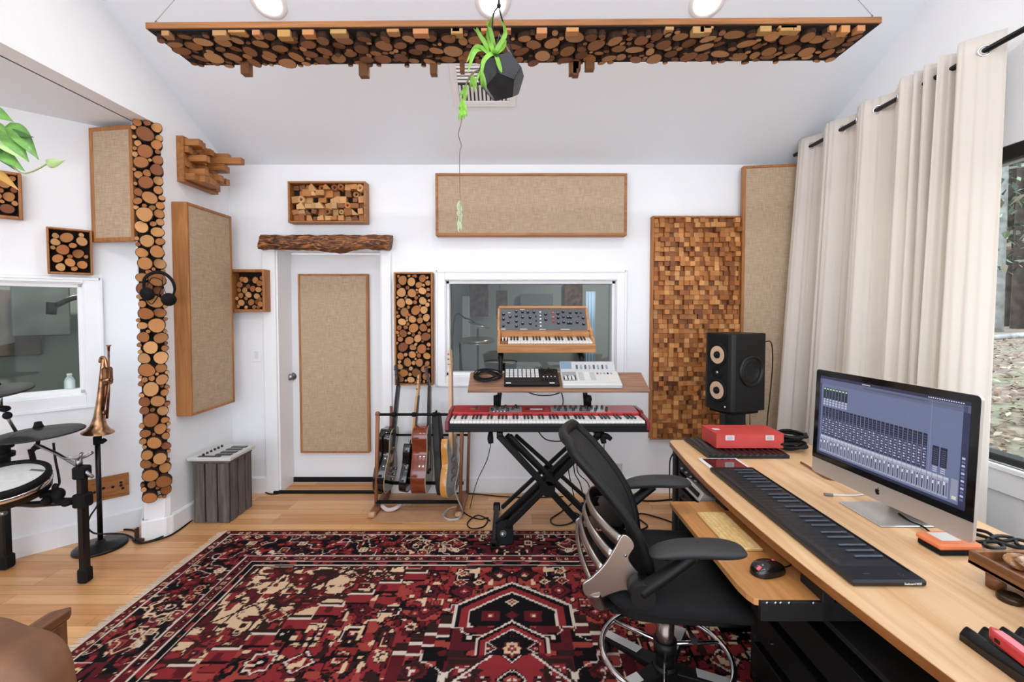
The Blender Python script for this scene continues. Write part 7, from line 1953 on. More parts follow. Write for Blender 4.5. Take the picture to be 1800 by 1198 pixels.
# wooden tray on round feet with polished shells
TRW = wood('acacia', (96, 58, 32), (158, 104, 62), 'y', 0.45)
zt_ = DZ + 0.085
tA = on_z(1699, 965, zt_); x0, y1_ = tA.x + 0.005, tA.y; x1, y0_ = x0 + 0.26, y1_ - 0.36
T = thing('wooden_tray', 'shallow brown wooden tray on stubby round feet at the right edge of the desk', 'tray', ((x0 + x1) / 2, (y0_ + y1_) / 2, DZ))
mb = MB(); mb.bb((x0, y0_, zt_ - 0.04), (x1, y1_, zt_ - 0.03)); mb.build('tray_bottom', TRW, T)
for nm, lo, hi in (('side_wall', (x0, y0_, zt_ - 0.04), (x0 + 0.012, y1_, zt_)), ('side_wall', (x1 - 0.012, y0_, zt_ - 0.04), (x1, y1_, zt_)), ('end_wall', (x0 + 0.012, y1_ - 0.012, zt_ - 0.04), (x1 - 0.012, y1_, zt_)), ('end_wall', (x0 + 0.012, y0_, zt_ - 0.04), (x1 - 0.012, y0_ + 0.012, zt_))):
    mb = MB(); mb.bb(lo, hi, 0.002); mb.build(nm, TRW, T)
for xx in (x0 + 0.028, x1 - 0.028):
    for yy in (y0_ + 0.03, y1_ - 0.055):
        mb = MB(); mb.cyl((xx, yy, DZ), (xx, yy, zt_ - 0.04), 0.022); mb.build('round_foot', TRW, T)
for k, (u, v, r, rgb, lab) in enumerate(((0.4, 0.86, 0.032, (150, 104, 62), 'striped brown polished shell at the back of the wooden tray'), (0.62, 0.72, 0.03, (196, 176, 150), 'pale polished shell in the middle of the wooden tray'), (0.75, 0.9, 0.03, (110, 80, 56), 'dark polished shell in the far right corner of the wooden tray'), (0.5, 0.5, 0.034, (224, 220, 214), 'white glossy shell nearer the front of the wooden tray'))):
    c = Vector((x0 + (x1 - x0) * u, y0_ + (y1_ - y0_) * v, zt_ - 0.03)); 
    mb = MB(Matrix.Translation(c) @ Euler((0.2, 0.1, k * 0.9)).to_matrix().to_4x4())
    def shell(u_, v_, r=r):
        a = u_ * 2 * PI; t = v_ * PI; q = math.sin(t) * (1 + 0.18 * math.sin(3 * a + 4 * t)); return (r * 1.35 * q * math.cos(a), r * 0.9 * q * math.sin(a), r * 0.62 - r * 0.6 * math.cos(t))
    mb.grid(shell, 28, 14, closed_u=True); tag(mb.build('polished_shell', plain('shell_%d' % k, rgb, 0.12, var=0.4, vscale=35, coat=0.6)), lab, 'shell')
c = on_z(1776, 1056, DZ)
T = thing('bronze_puck', 'small round dark bronze lid lying in front of the wooden tray', 'lid', c)
mb = MB(Matrix.Translation(c)); mb.lathe([(0.001, 0.0005), (0.026, 0.0005), (0.029, 0.004), (0.029, 0.014), (0.025, 0.018), (0.02, 0.015), (0.001, 0.0145)], None, 28); mb.build('disc', plain('dark_bronze', (70, 52, 36), 0.35, 0.7), T)
# near foam mat and red pocket tool
na = on_z(1684, 1124, DZ)
foam_mat(na.x + 0.003, na.x + 0.36, na.y - 0.42, na.y, DZ, 'black ridged foam mat at the lower right corner of the desk', 8, 0.022)
kb = on_z(1745, 1120, DZ + 0.035); kt = on_z(1830, 1185, DZ + 0.035)
ex = (kt - kb); Lk = ex.length; ex.normalize()
F = frame(kb, ex, Vector((0, 0, 1)).cross(ex), (0, 0, 1))
T = thing('pocket_tool', 'red-handled pocket tool resting on the near foam mat', 'tool', F=F)
mb = MB(F); hw = 0.016
mb.prism([(0.0, -hw * 0.6), (0.02, -hw), (Lk, -hw * 1.1), (Lk + 0.01, 0), (Lk, hw * 1.1), (0.02, hw), (0.0, hw * 0.6), (-0.008, 0)], 0.0, 0.024, smooth=True); mb.build('handle', plain('tool_red', (202, 54, 58), 0.35), T, bevel=0.004)
mb = MB(F); mb.box((Lk * 0.5, 0, 0.0247), (Lk * 0.8, hw * 1.2, 0.0012)); mb.build('pale_inlay', plain('tool_pink', (228, 130, 140), 0.35), T)
mb = MB(F); mb.box((0.03, -hw - 0.0006, 0.012), (0.012, 0.002, 0.008)); mb.build('rivet_slot', BLACKM, T)

# ---- bamboo keyboard and mouse on the tray
P = [on_z(px, py, TZ + 0.006) for px, py in ((1225, 901.5), (1272, 900), (1336, 966), (1314, 967))]
x0, x1 = P[0].x, P[1].x; y1_ = P[0].y; y0_ = P[2].y
x0 = P[0].x + 0.0; 
T = thing('bamboo_keyboard', 'pale yellow bamboo computer keyboard on the keyboard tray', 'computer keyboard', ((x0 + x1) / 2, (y0_ + y1_) / 2, TZ))
BAM = wood('bamboo', (214, 176, 112), (240, 210, 150), 'y', 0.5, 0.8)
mb = MB(); mb.bb((x0, y0_, TZ + 0.0005), (x1, y1_, TZ + 0.011), 0.002); mb.build('case', BAM, T)
b0 = None; nr, nc = 6, 15
for i in range(nr):
    for j in range(nc):
        kw_, kd_ = (x1 - x0 - 0.008) / nr, (y1_ - y0_ - 0.008) / nc
        M = Matrix.Translation((x0 + 0.004 + kw_ * (i + 0.5), y0_ + 0.004 + kd_ * (j + 0.5), TZ + 0.011))
        if b0 is None: mb = MB(M); mb.box((0, 0, 0.0012), (kw_ * 0.86, kd_ * 0.88, 0.003), None, 0.0008); b0 = mb.build('key', BAM, T, origin=(0, 0, 0))
        else: dup(b0, M, T)
c = on_z(1347, 1006, TZ)
F = frame((c.x, c.y, TZ + 0.0005), (0.96, 0.28, 0), (-0.28, 0.96, 0), (0, 0, 1))
T = thing('computer_mouse', 'black computer mouse with red marks on the keyboard tray', 'mouse', F=F)
def mouse(u, v):
    a = u * 2 * PI; t = v
    L_ = 0.066 * (1 - 0.12 * math.cos(a)); w_ = 0.04 * (1 + 0.1 * math.cos(2 * a))
    q = math.sin(t * PI / 2) ** 0.7 if t < 1 else 1
    h = 0.042 * math.cos(t * PI / 2) ** 0.6 if t < 1 else 0
    return (-L_ * math.cos(a) * q, w_ * math.sin(a) * q, h * (1 - 0.25 * (-math.cos(a) * q + 0.2) ** 2) + 0.0)
mb = MB(F); mb.grid(mouse, 36, 12, closed_u=True); mb.build('shell', plain('mouse_black', (15, 15, 16), 0.22, coat=0.3), T)
mb = MB(F @ Matrix.Translation((-0.046, -0.014, 0.031)) @ Euler((0.35, -0.65, 0)).to_matrix().to_4x4()); mb.box((0, 0, 0), (0.017, 0.010, 0.004), None, 0.0015); mb.build('red_mark', plain('mark_red', (222, 96, 104), 0.4), T)
mb = MB(F @ Matrix.Translation((0.034, 0.004, 0.034)) @ Euler((0, 0.45, 0)).to_matrix().to_4x4()); mb.box((0, 0, 0), (0.018, 0.008, 0.008), None, 0.003); mb.build('scroll_wheel', plain('mark_red', (222, 96, 104), 0.4), T)
mb = MB(F @ Matrix.Translation((0.004, -0.002, 0.0415))); mb.box((0, 0.0, 0), (0.014, 0.003, 0.002)); mb.build('indicator', STEEL, T)
mb = MB(F); mb.tube([(0.058, 0, 0.01), (0.09, 0.0, 0.006), (0.13, 0.01, 0.005), (0.2, 0.02, 0.005)], 0.0025, 6, spline=4); mb.build('mouse_cable', CABLE, T)

# ---- studio monitor on its stand behind the desk
H_, W_, D_ = 0.525, 0.25, 0.30
zb_ = at(1286, 727, 2.97).z
n = Vector((-0.93, -0.36, 0)).normalized(); s = Vector((n.y, -n.x, 0))   # s: along the front, from left edge to right edge as the camera sees it
if s.y > 0: s = -s
cor = Vector((at(1287, 650, 2.97).x, 2.97, zb_))       # bottom of the edge nearest the camera
F = frame(cor - s * (W_ / 2) - n * (D_ / 2), n, Vector((0, 0, 1)).cross(n), (0, 0, 1))   # x forward, z up
SPK = plain('speaker_black', (13, 14, 16), 0.42, bump=0.05, spec=0.35)
T = thing('studio_monitor', 'black studio loudspeaker with two pale cones and a side woofer behind the desk', 'loudspeaker', F=F)
mb = MB(F); yy = W_ / 2
mb.prism([(-D_ / 2, -yy), (D_ / 2 - 0.03, -yy), (D_ / 2 - 0.008, -yy + 0.012), (D_ / 2, -yy + 0.035), (D_ / 2, yy - 0.035), (D_ / 2 - 0.008, yy - 0.012), (D_ / 2 - 0.03, yy), (-D_ / 2, yy)], 0, H_, smooth=False); mb.build('cabinet', SPK, T, bevel=0.008)
Ff = F @ frame((D_ / 2, 0, 0), (0, 1, 0), (0, 0, 1), (1, 0, 0))
CONE = plain('pale_cone', (206, 176, 146), 0.6)
for z in (0.72, 0.26):
    M = Ff @ Matrix.Translation((0, H_ * z, 0)); R_ = 0.062
    mb = MB(M); mb.lathe([(R_ * 1.35, 0.0), (R_ * 1.32, 0.006), (R_ * 1.15, 0.007), (R_, 0.004), (R_ * 0.95, -0.002)], None, 40); rg = mb.build('driver_ring', RUBBER, T)
    mb = MB(M); mb.lathe([(R_ * 0.97, 0.003), (R_ * 0.7, -0.004 + 0.008), (R_ * 0.38, 0.002)], None, 40); mb.lathe([(R_ * 0.97, 0.003), (R_ * 0.42, 0.0015)], None, 40); mb.build('driver_cone', CONE, T)
    mb = MB(M); mb.lathe([(R_ * 0.4, 0.002), (R_ * 0.36, 0.012), (R_ * 0.2, 0.022), (0.0005, 0.026)], None, 30); mb.build('dust_cap', RUBBER, T)
M = Ff @ Matrix.Translation((0.0, H_ * 0.49, 0))
mb = MB(M); mb.lathe([(0.0005, 0.001), (0.03, 0.001), (0.042, 0.006), (0.045, 0.0)], None, 30); mb.build('tweeter_ring', RUBBER, T)
mb = MB(M); mb.lathe([(0.0005, 0.009), (0.006, 0.008), (0.011, 0.002)], None, 20); mb.build('tweeter_dome', STEEL, T)
for u, m_ in ((-0.02, BLACKM), (0.07, KEYW)):
    mb = MB(Ff @ Matrix.Translation((u, 0.035, 0))); mb.lathe([(0.0005, 0.003), (0.005, 0.003), (0.006, 0)], None, 12); mb.build('indicator_dot', m_, T)
Fsd = F @ frame((-0.02, -yy if (F @ Vector((0, -yy, 0)) - Vector((0, 0, 0))).length < (F @ Vector((0, yy, 0))).length else yy, H_ * 0.52), (1, 0, 0), (0, 0, 1), (0, -1, 0))
nn = (Fsd.to_3x3() @ Vector((0, 0, 1)))
if nn.dot(F @ Vector((0, 0, 0)) - Fsd @ Vector((0, 0, 0))) > 0:
    Fsd = Fsd @ Matrix.Diagonal((1, 1, -1, 1))
mb = MB(Fsd); mb.lathe([(0.108, 0.0), (0.106, 0.008), (0.098, 0.013), (0.09, 0.009), (0.086, 0.002), (0.08, 0.002), (0.072, 0.009), (0.064, 0.003), (0.0005, 0.0025)], None, 44); mb.build('side_woofer', plain('woofer_black', (11, 11, 12), 0.4, spec=0.4), T)
T2 = thing('speaker_stand', 'black square-post stand holding the studio loudspeaker behind the desk', 'speaker stand', ((F @ Vector((0, 0, 0))).x, (F @ Vector((0, 0, 0))).y, 0))
c = F @ Vector((0, 0, 0))
mb = MB(F); mb.box((-0.0, 0, -0.012), (0.24, 0.2, 0.02), None, 0.004); mb.build('top_plate', RUBBER, T2)
ctr = at(1286, 740, c.y + 0.02)
mb = MB(); mb.bb((ctr.x - 0.07, c.y - 0.04, 0.03), (ctr.x + 0.07, c.y + 0.06, zb_ - 0.024), 0.006); mb.build('post', SPK, T2)
mb = MB(); mb.bb((ctr.x - 0.17, c.y - 0.15, 0.0), (ctr.x + 0.17, c.y + 0.15, 0.03), 0.006); mb.build('base_plate', SPK, T2)
bk = F @ Vector((-D_ / 2 + 0.0, -0.06, H_ * 0.85))
cable('speaker_cable', [at(1345, 600, 3.12), at(1356, 603, 3.2), at(1358, 640, 3.24), at(1353, 700, 3.24), at(1348, 755, 3.24), Vector((at(1348, 755, 3.24).x, 3.24, 0.01))], 0.004, 'thin black cable curving down from the back of the loudspeaker')
cable('speaker_cable', [at(1318, 724, 3.2), at(1318, 752, 3.2), Vector((at(1318, 755, 3.2).x, 3.2, 0.01))], 0.003, 'thin straight black cable dropping below the loudspeaker beside its stand')
cable('rack_cable', [at(1183, 797, yfar - 0.02), at(1178, 808, yfar - 0.0), at(1177, 830, yfar), at(1177, 860, yfar + 0.02), on_z(1177, 878, 0.006)], 0.004, 'thin black cable hanging at the far corner of the desk')
# ================================================================ rug
def lattice(seed, n=128): return np.random.RandomState(seed).rand(n, n)
def vnoise(x, y, s, seed, sy=None):
    g = lattice(seed); n = g.shape[0]; sy = sy or s
    fx, fy = x / s + 40, y / sy + 40
    ix, iy = np.floor(fx).astype(int), np.floor(fy).astype(int); tx, ty = fx - ix, fy - iy
    tx = tx * tx * (3 - 2 * tx); ty = ty * ty * (3 - 2 * ty)
    a = g[ix % n, iy % n]; b = g[(ix + 1) % n, iy % n]; c = g[ix % n, (iy + 1) % n]; d = g[(ix + 1) % n, (iy + 1) % n]
    return (a * (1 - tx) + b * tx) * (1 - ty) + (c * (1 - tx) + d * tx) * ty
rz = on_z(400, 932, 0.008); rl = on_z(137, 1135, 0.008)
RX0 = (rz.x + rl.x) / 2; RY1 = on_z(700, 932, 0.008).y
RHX = -RX0; RCX = 0.0; RHY = 1.45; RCY = RY1 - RHY
print('rug', RX0, RY1)
NX, NY = 780, 570
gx = np.linspace(-RHX, RHX, NX); gy = np.linspace(-RHY, RHY, NY)
U, V = np.meshgrid(gx, gy, indexing='ij')
q = 0.0075
Uq, Vq = np.round(U / q) * q, np.round(V / q) * q
wob = (vnoise(U, V, 0.35, 1) - 0.5) * 0.02
A = np.abs(Uq) + wob; B = np.abs(Vq) + wob * 0.7
# mirrored coordinates with a trace of hand-knotted irregularity
PA = A + (vnoise(U, V, 0.5, 2) - 0.5) * 0.05 + (U > 0) * 0.0; PB = B + (vnoise(U, V, 0.5, 3) - 0.5) * 0.05
RED, DRED, NAVY, CREAM, BROWN, RUST, WHT = [np.array(lin(c)[:3]) for c in ((132, 42, 45), (84, 26, 31), (15, 12, 16), (212, 180, 148), (46, 27, 24), (150, 62, 55), (208, 192, 178))]
col = np.zeros(U.shape + (3,)); col[:] = RED
def put(mask, c): col[mask] = c
def motif(mask, sc, seed, cols, thr=0.57, out=BROWN, ow=0.035, sy=None):
    for k, c in enumerate(cols):
        n = vnoise(PA + 3.1 * k, PB, sc, seed + k, sy)
        put(mask & (n > thr - ow), out); put(mask & (n > thr), c)
def cells(mask, size, seed, palette, out=BROWN, line=WHT, prob=0.8, off=0.0, x=None, y=None):
    x = PA if x is None else x; y = PB if y is None else y
    i = np.floor((x + off) / size).astype(int); j = np.floor((y + off) / size).astype(int)
    p = (x + off) / size - i - 0.5; qq = (y + off) / size - j - 0.5
    R = np.random.RandomState(seed).rand(64, 64, 6)
    r = R[i % 64, j % 64]
    on = mask & (r[..., 0] < prob)
    dia = np.abs(p) + np.abs(qq); sq_ = np.maximum(np.abs(p), np.abs(qq)); star = np.minimum(dia, sq_ * 1.35) ; cross = np.minimum(np.abs(p), np.abs(qq)) * 2.2 + 0.4 * sq_
    t = r[..., 1]
    d = np.where(t < 0.35, dia, np.where(t < 0.6, sq_ * 1.2, np.where(t < 0.85, star, cross)))
    rad = 0.32 + 0.16 * r[..., 2]
    pal = np.array(palette); c1 = pal[(r[..., 3] * len(palette)).astype(int) % len(palette)]; c2 = pal[(r[..., 4] * len(palette)).astype(int) % len(palette)]
    put(on & (d < rad), out)
    m = on & (d < rad * 0.88); col[m] = c1[m]
    m = on & (d < rad * 0.88) & (d > rad * 0.74) & (r[..., 5] < 0.55); put(m, line)
    m = on & (d < rad * 0.5); put(m, out)
    m = on & (d < rad * 0.4); col[m] = c2[m]
    m = on & (d < rad * 0.14); put(m, line)
E = np.minimum(RHX - np.abs(U), RHY - np.abs(V)) + wob * 0.4
Eq = E
along = np.where((RHX - np.abs(U)) < (RHY - np.abs(V)), V, U)
field = E > 0.45
step = 0.125
bound = 1.075 - 0.80 * (np.floor(A / step) * step - 0.36)
bd = B - bound
cream = field & (bd > 0) & (A > 0.3)
redf = field & ~cream
# red field
motif(redf, 0.045, 20, [DRED, BROWN, RUST], 0.70, NAVY, 0.05)
cells(redf, 0.17, 5, [RED, DRED, RED, BROWN, NAVY], NAVY, WHT, 0.7)
cells(redf, 0.095, 6, [CREAM, RUST, NAVY, DRED], BROWN, CREAM, 0.3, 0.05)
n = vnoise(PA, PB, 0.04, 33); put(redf & (n > 0.83), CREAM)
n = vnoise(PA, PB, 0.11, 34); put(redf & (np.abs(n - 0.5) < 0.026), NAVY)
# stepped outline between red and cream
put(redf & (bd > -0.10), RED); put(redf & (bd > -0.10) & (vnoise(PA, PB, 0.05, 35) > 0.68), DRED)
put(redf & (bd > -0.115) & (bd < -0.10), NAVY); put(redf & (bd > -0.035) & (bd <= -0.02), WHT); put(redf & (bd > -0.02), BROWN)
uf = A / step - np.floor(A / step)
put(field & (bd > -0.035) & (bd < 0.08) & (uf < 0.07) & (A > 0.36) & (A < 1.5), WHT); put(field & (bd > -0.02) & (bd < 0.1) & (uf > 0.94) & (A > 0.36), BROWN)
# cream corners
put(cream, CREAM)
motif(cream, 0.045, 40, [BROWN, RED, DRED], 0.71, BROWN, 0.05)
n = vnoise(PA, PB, 0.12, 47); put(cream & (np.abs(n - 0.5) < 0.03), BROWN)
n = vnoise(PA + PB, PA - PB, 0.16, 48); put(cream & (np.abs(n - 0.48) < 0.022), BROWN)
cells(cream, 0.16, 9, [RED, DRED, RED, CREAM], BROWN, CREAM, 0.42)
cells(cream, 0.1, 10, [RED, DRED, BROWN], BROWN, CREAM, 0.25, 0.03)
for ang, sd in ((0.0, 0), (1.0, 1)):
    L1 = np.abs(((A * (1 if ang == 0 else 0.35) + B * (0.35 if ang == 0 else 1)) / 0.27 + 0.25 * np.sin(A * 9)) % 1 - 0.5)
    put(cream & (L1 > 0.475), BROWN)
# medallion
M1 = np.maximum(np.maximum(np.floor(A / 0.06) * 0.06 * 1.12, B * 0.86), (np.floor(A / 0.06) * 0.06 + B) * 0.70)
M1 = np.minimum(M1, np.where(A < 0.2, np.maximum(B * 0.78, (B + A * 0.9) * 0.68), 9))
md = redf & (M1 < 0.56)
put(redf & (M1 < 0.60), BROWN); put(md, WHT); put(redf & (M1 < 0.545), DRED); put(redf & (M1 < 0.51), WHT); put(redf & (M1 < 0.498), NAVY)
nav = redf & (M1 < 0.498)
motif(nav, 0.06, 60, [DRED, BROWN, RUST], 0.72, NAVY, 0.03)
cells(nav, 0.20, 12, [RED, DRED, NAVY, BROWN], DRED, WHT, 0.7, 0.1)
n = vnoise(PA, PB, 0.09, 66); put(nav & (np.abs(n - 0.5) < 0.018), WHT)
M2 = np.maximum(np.maximum(A * 1.3, B * 1.02), (A + B) * 0.83)
put(redf & (M2 < 0.345), BROWN); put(redf & (M2 < 0.33), WHT); put(redf & (M2 < 0.318), RED)
inn = redf & (M2 < 0.318)
cells(inn, 0.15, 14, [NAVY, DRED, CREAM, RUST], NAVY, WHT, 0.8, 0.075)
n = vnoise(PA, PB, 0.05, 70); put(inn & (n > 0.74), BROWN)
# a gabled house shape pointing away from the centre at each end of the medallion
for base_, hgt, hw in ((0.48, 0.36, 0.30), (0.30, 0.22, 0.17)):
    hs = np.maximum((A / hw) * 0.999, ((B - base_) / hgt) + 0.55 * A / hw)
    reg = field & (B > base_) & (hs < 1.0) & ~cream
    put(reg, WHT); put(reg & (hs < 0.95), NAVY); put(reg & (hs < 0.86), RED); put(reg & (hs < 0.74), WHT); put(reg & (hs < 0.70), NAVY)
    cells(reg & (hs < 0.68), 0.11, 81, [DRED, RUST, CREAM, NAVY], DRED, WHT, 0.8, 0.055)
# borders
bo = E <= 0.45
put(bo, NAVY)
al = np.abs(along)
g1 = (E > 0.01) & (E <= 0.055)
put(E <= 0.055, DRED); cells(g1, 0.05, 21, [RED, CREAM, NAVY, RUST], NAVY, CREAM, 0.85, 0.0, al, E - 0.008)
put((E > 0.055) & (E <= 0.063), WHT)
mb_ = (E > 0.066) & (E <= 0.325)
for k, (c, sc_, th) in enumerate(((DRED, 0.05, 0.70), (RED, 0.04, 0.74), (BROWN, 0.045, 0.74), (RED, 0.03, 0.80))):
    n = vnoise(al, E, sc_, 90 + k, sc_ * 0.8); put(mb_ & (n > th), c)
cells(mb_, 0.255, 23, [NAVY, DRED, RED, NAVY], DRED, CREAM, 0.55, 0.0, al, E - 0.068)
cells(mb_, 0.085, 24, [RED, DRED, RUST, NAVY, CREAM], NAVY, CREAM, 0.5, 0.02, al, E - 0.066)
n = vnoise(al, E, 0.024, 95); put(mb_ & (n > 0.88), CREAM)
n = vnoise(al, E, 0.07, 96); put(mb_ & (np.abs(n - 0.5) < 0.018) & (vnoise(al, E, 0.2, 97) > 0.5), WHT)
put((E > 0.325) & (E <= 0.333), WHT)
g2 = (E > 0.338) & (E <= 0.385)
put((E > 0.333) & (E <= 0.40), DRED); cells(g2, 0.045, 25, [RED, NAVY, CREAM, BROWN], NAVY, CREAM, 0.8, 0.0, al, E - 0.338)
put((E > 0.388) & (E <= 0.395), WHT); put((E > 0.395) & (E <= 0.432), NAVY); n = vnoise(al, E, 0.022, 98); put((E > 0.398) & (E <= 0.43) & (n > 0.66), RED)
put((E > 0.432) & (E <= 0.439), WHT); put((E > 0.439) & (E <= 0.45), NAVY)
put(E < 0.01, DRED)
# colour drift between wool batches
ab = (0.88 + 0.24 * vnoise(U * 0.2, V, 0.09, 99))[..., None]; col *= ab
vs = np.zeros((NX, NY, 3)); vs[..., 0] = U + RCX; vs[..., 1] = V + RCY; vs[..., 2] = 0.0085 + 0.0012 * vnoise(U, V, 0.02, 5)
vs[0, :, 2] = vs[-1, :, 2] = 0.001; vs[:, 0, 2] = vs[:, -1, 2] = 0.001
RUG = thing('persian_rug', 'large red, black and cream patterned rug with a fringed left end', 'rug', (RCX, RCY, 0))
me = bpy.data.meshes.new('pile')
me.vertices.add(NX * NY); me.vertices.foreach_set('co', (vs.reshape(-1, 3) - np.array([RCX, RCY, 0])).ravel())
ii, jj = np.meshgrid(np.arange(NX - 1), np.arange(NY - 1), indexing='ij'); a0 = (ii * NY + jj).ravel()
loops = np.stack([a0, a0 + NY, a0 + NY + 1, a0 + 1], 1).ravel()
nf = len(a0); me.loops.add(nf * 4); me.loops.foreach_set('vertex_index', loops.astype(np.int32))
me.polygons.add(nf); me.polygons.foreach_set('loop_start', np.arange(0, nf * 4, 4, dtype=np.int32)); me.polygons.foreach_set('loop_total', np.full(nf, 4, dtype=np.int32))
me.update(calc_edges=True)
ca = me.color_attributes.new('col', 'FLOAT_COLOR', 'POINT'); cc = np.ones((NX * NY, 4)); cc[:, :3] = np.clip(col.reshape(-1, 3), 0, 1); ca.data.foreach_set('color', cc.ravel())
RUGM = attr_mat('rug_pile', 0.97, bump=0.5, bscale=450)
RUGM.node_tree.nodes['Principled BSDF'].inputs['Specular IOR Level'].default_value = 0.12
me.materials.append(RUGM)
o = bpy.data.objects.new('pile', me); C.objects.link(o); place(o, Matrix.Translation((RCX, RCY, 0)), RUG)
mb = MB(); rnd = random.Random(8)
for k in range(900):
    y = RCY - RHY + 2 * RHY * k / 900; l = rnd.uniform(0.03, 0.06); dy = rnd.uniform(-0.012, 0.012)
    mb._add([(-RHX, y, 0.006), (-RHX, y + 0.0034, 0.006), (-RHX - l, y + dy + 0.0026, 0.002), (-RHX - l, y + dy, 0.002)], [(0, 1, 2, 3)])
mb.build('fringe', plain('fringe_cotton', (214, 198, 178), 0.9), RUG, solid=0.0015, recalc=False)

# ================================================================ office chair
Fc = Matrix.Translation((0.615, 1.785, 0.009)) @ Euler((0, 0, math.radians(-5))).to_matrix().to_4x4()
SEATF = plain('chair_black_fabric', (24, 24, 25), 0.85, spec=0.2, bump=0.15, bscale=500)
def mesh_mat():
    m, N, L, b = new_mat('chair_mesh')
    setp(b, Roughness=0.7)
    tc = N.new('ShaderNodeTexCoord'); v = N.new('ShaderNodeTexVoronoi'); v.inputs['Scale'].default_value = 190
    L.new(tc.outputs['Object'], v.inputs['Vector'])
    r = N.new('ShaderNodeValToRGB'); r.color_ramp.elements[0].color = lin((56, 56, 58)); r.color_ramp.elements[1].color = lin((14, 14, 15)); r.color_ramp.elements[0].position = 0.15; r.color_ramp.elements[1].position = 0.5
    L.new(v.outputs['Distance'], r.inputs['Fac']); L.new(r.outputs['Color'], b.inputs['Base Color'])
    bp = N.new('ShaderNodeBump'); bp.inputs['Strength'].default_value = 0.5; bp.inputs['Distance'].default_value = 0.002
    L.new(v.outputs['Distance'], bp.inputs['Height']); L.new(bp.outputs['Normal'], b.inputs['Normal'])
    return m
MESHM = mesh_mat()
CPL = plain('chair_plastic', (13, 13, 14), 0.5, bump=0.06, spec=0.3)
PADP = plain('arm_pad', (36, 37, 39), 0.55, bump=0.08, bscale=120)
FINM = plain('chair_aluminium', (168, 160, 154), 0.3, 1.0)
T = thing('office_chair', 'black mesh office chair with silver back fins and a chrome foot ring', 'office chair', F=Fc)
# star base with castors
for k in range(5):
    a = 1.10 + k * 2 * PI / 5
    d = Vector((math.cos(a), math.sin(a), 0)); s = Vector((-d.y, d.x, 0))
    F2 = Fc @ frame((0, 0, 0), d, s, (0, 0, 1))
    mb = MB(F2)
    mb._add([(0.04, -0.03, 0.075), (0.04, 0.03, 0.075), (0.31, 0.018, 0.06), (0.31, -0.018, 0.06), (0.04, -0.034, 0.115), (0.04, 0.034, 0.115), (0.31, 0.024, 0.078), (0.31, -0.024, 0.078)],
            [(0, 3, 2, 1), (4, 5, 6, 7), (0, 1, 5, 4), (1, 2, 6, 5), (2, 3, 7, 6), (3, 0, 4, 7)])
    leg_ = mb.build('leg', CPL, T, bevel=0.006)
    mb = MB(F2); mb._add([(0.12, -0.018, 0.105), (0.12, 0.018, 0.105), (0.312, 0.018, 0.080), (0.312, -0.018, 0.080), (0.12, -0.024, 0.109), (0.12, 0.024, 0.109), (0.314, 0.022, 0.083), (0.314, -0.022, 0.083)],
                         [(0, 3, 2, 1), (4, 5, 6, 7), (0, 1, 5, 4), (1, 2, 6, 5), (2, 3, 7, 6), (3, 0, 4, 7)]); mb.build('silver_cap', plain('bright_silver', (214, 212, 208), 0.35, 0.3), leg_, bevel=0.002)
    for sy in (-0.016, 0.016):
        mb = MB(F2); mb.cyl((0.295, sy - 0.009, 0.028), (0.295, sy + 0.009, 0.028), 0.027, seg=20); mb.build('castor_wheel', RUBBER, leg_)
    mb = MB(F2); mb.cyl((0.295, 0, 0.03), (0.295, 0, 0.07), 0.01); mb.build('castor_stem', CPL, leg_)
mb = MB(Fc); mb.cyl((0, 0, 0.06), (0, 0, 0.13), 0.05, 0.045); mb.build('hub', CPL, T)
mb = MB(Fc); mb.cyl((0, 0, 0.12), (0, 0, 0.33), 0.034); mb.build('gas_lift_sleeve', plain('smoked_chrome', (120, 106, 100), 0.2, 0.9), T)
mb = MB(Fc); mb.cyl((0, 0, 0.33), (0, 0, 0.43), 0.019); mb.build('gas_lift_rod', CHROME, T)
# foot ring
mb = MB(Fc); n = 48; mb.tube([(0.25 * math.cos(2 * PI * k / n), 0.25 * math.sin(2 * PI * k / n), 0.17) for k in range(n)], 0.0115, 10, closed=True); ring = mb.build('foot_ring', CHROME, T)
for k in range(3):
    a = 0.3 + k * 2.094; mb = MB(Fc); mb.tube([(0.03 * math.cos(a), 0.03 * math.sin(a), 0.20), (0.14 * math.cos(a), 0.14 * math.sin(a), 0.185), (0.245 * math.cos(a), 0.245 * math.sin(a), 0.17)], 0.008, 8); mb.build('spoke', CHROME, ring)
mb = MB(Fc); mb.cyl((0, 0, 0.175), (0, 0, 0.225), 0.045); mb.build('ring_clamp', CPL, ring)
# mechanism and seat
mb = MB(Fc); mb.box((-0.02, 0, 0.43), (0.26, 0.17, 0.06), None, 0.015); mb.box((-0.16, 0, 0.435), (0.16, 0.34, 0.03), None, 0.01); mb.build('tilt_mechanism', CPL, T)
mb = MB(Fc); mb.tube([(0.02, -0.08, 0.42), (0.03, -0.22, 0.41), (0.03, -0.27, 0.415)], [0.007, 0.007, 0.012], 8); mb.build('lever', CPL, T)
def seat(u, v):
    a = u * 2 * PI
    cx, sx = math.cos(a), math.sin(a)
    ex_ = 0.42
    px_ = math.copysign(abs(cx) ** ex_, cx); py_ = math.copysign(abs(sx) ** ex_, sx)
    t = v * PI; r = max(1e-3, math.sin(t)) ** 0.45; h = -math.cos(t)
    x = 0.27 * px_ * r; y = 0.285 * py_ * r * (1.0 - 0.06 * (px_ < 0) * abs(px_))
    front = max(0.0, (x - 0.12) / 0.14)
    z = 0.503 + 0.045 * h - 0.045 * front ** 2 + 0.012 * (x < -0.1) * ((-x - 0.1) / 0.15) + (0.012 * (y / 0.25) ** 2 if h > 0 else 0)
    return (x, y, z)
mb = MB(Fc); mb.grid(seat, 72, 24, closed_u=True); mb.build('seat', SEATF, T)
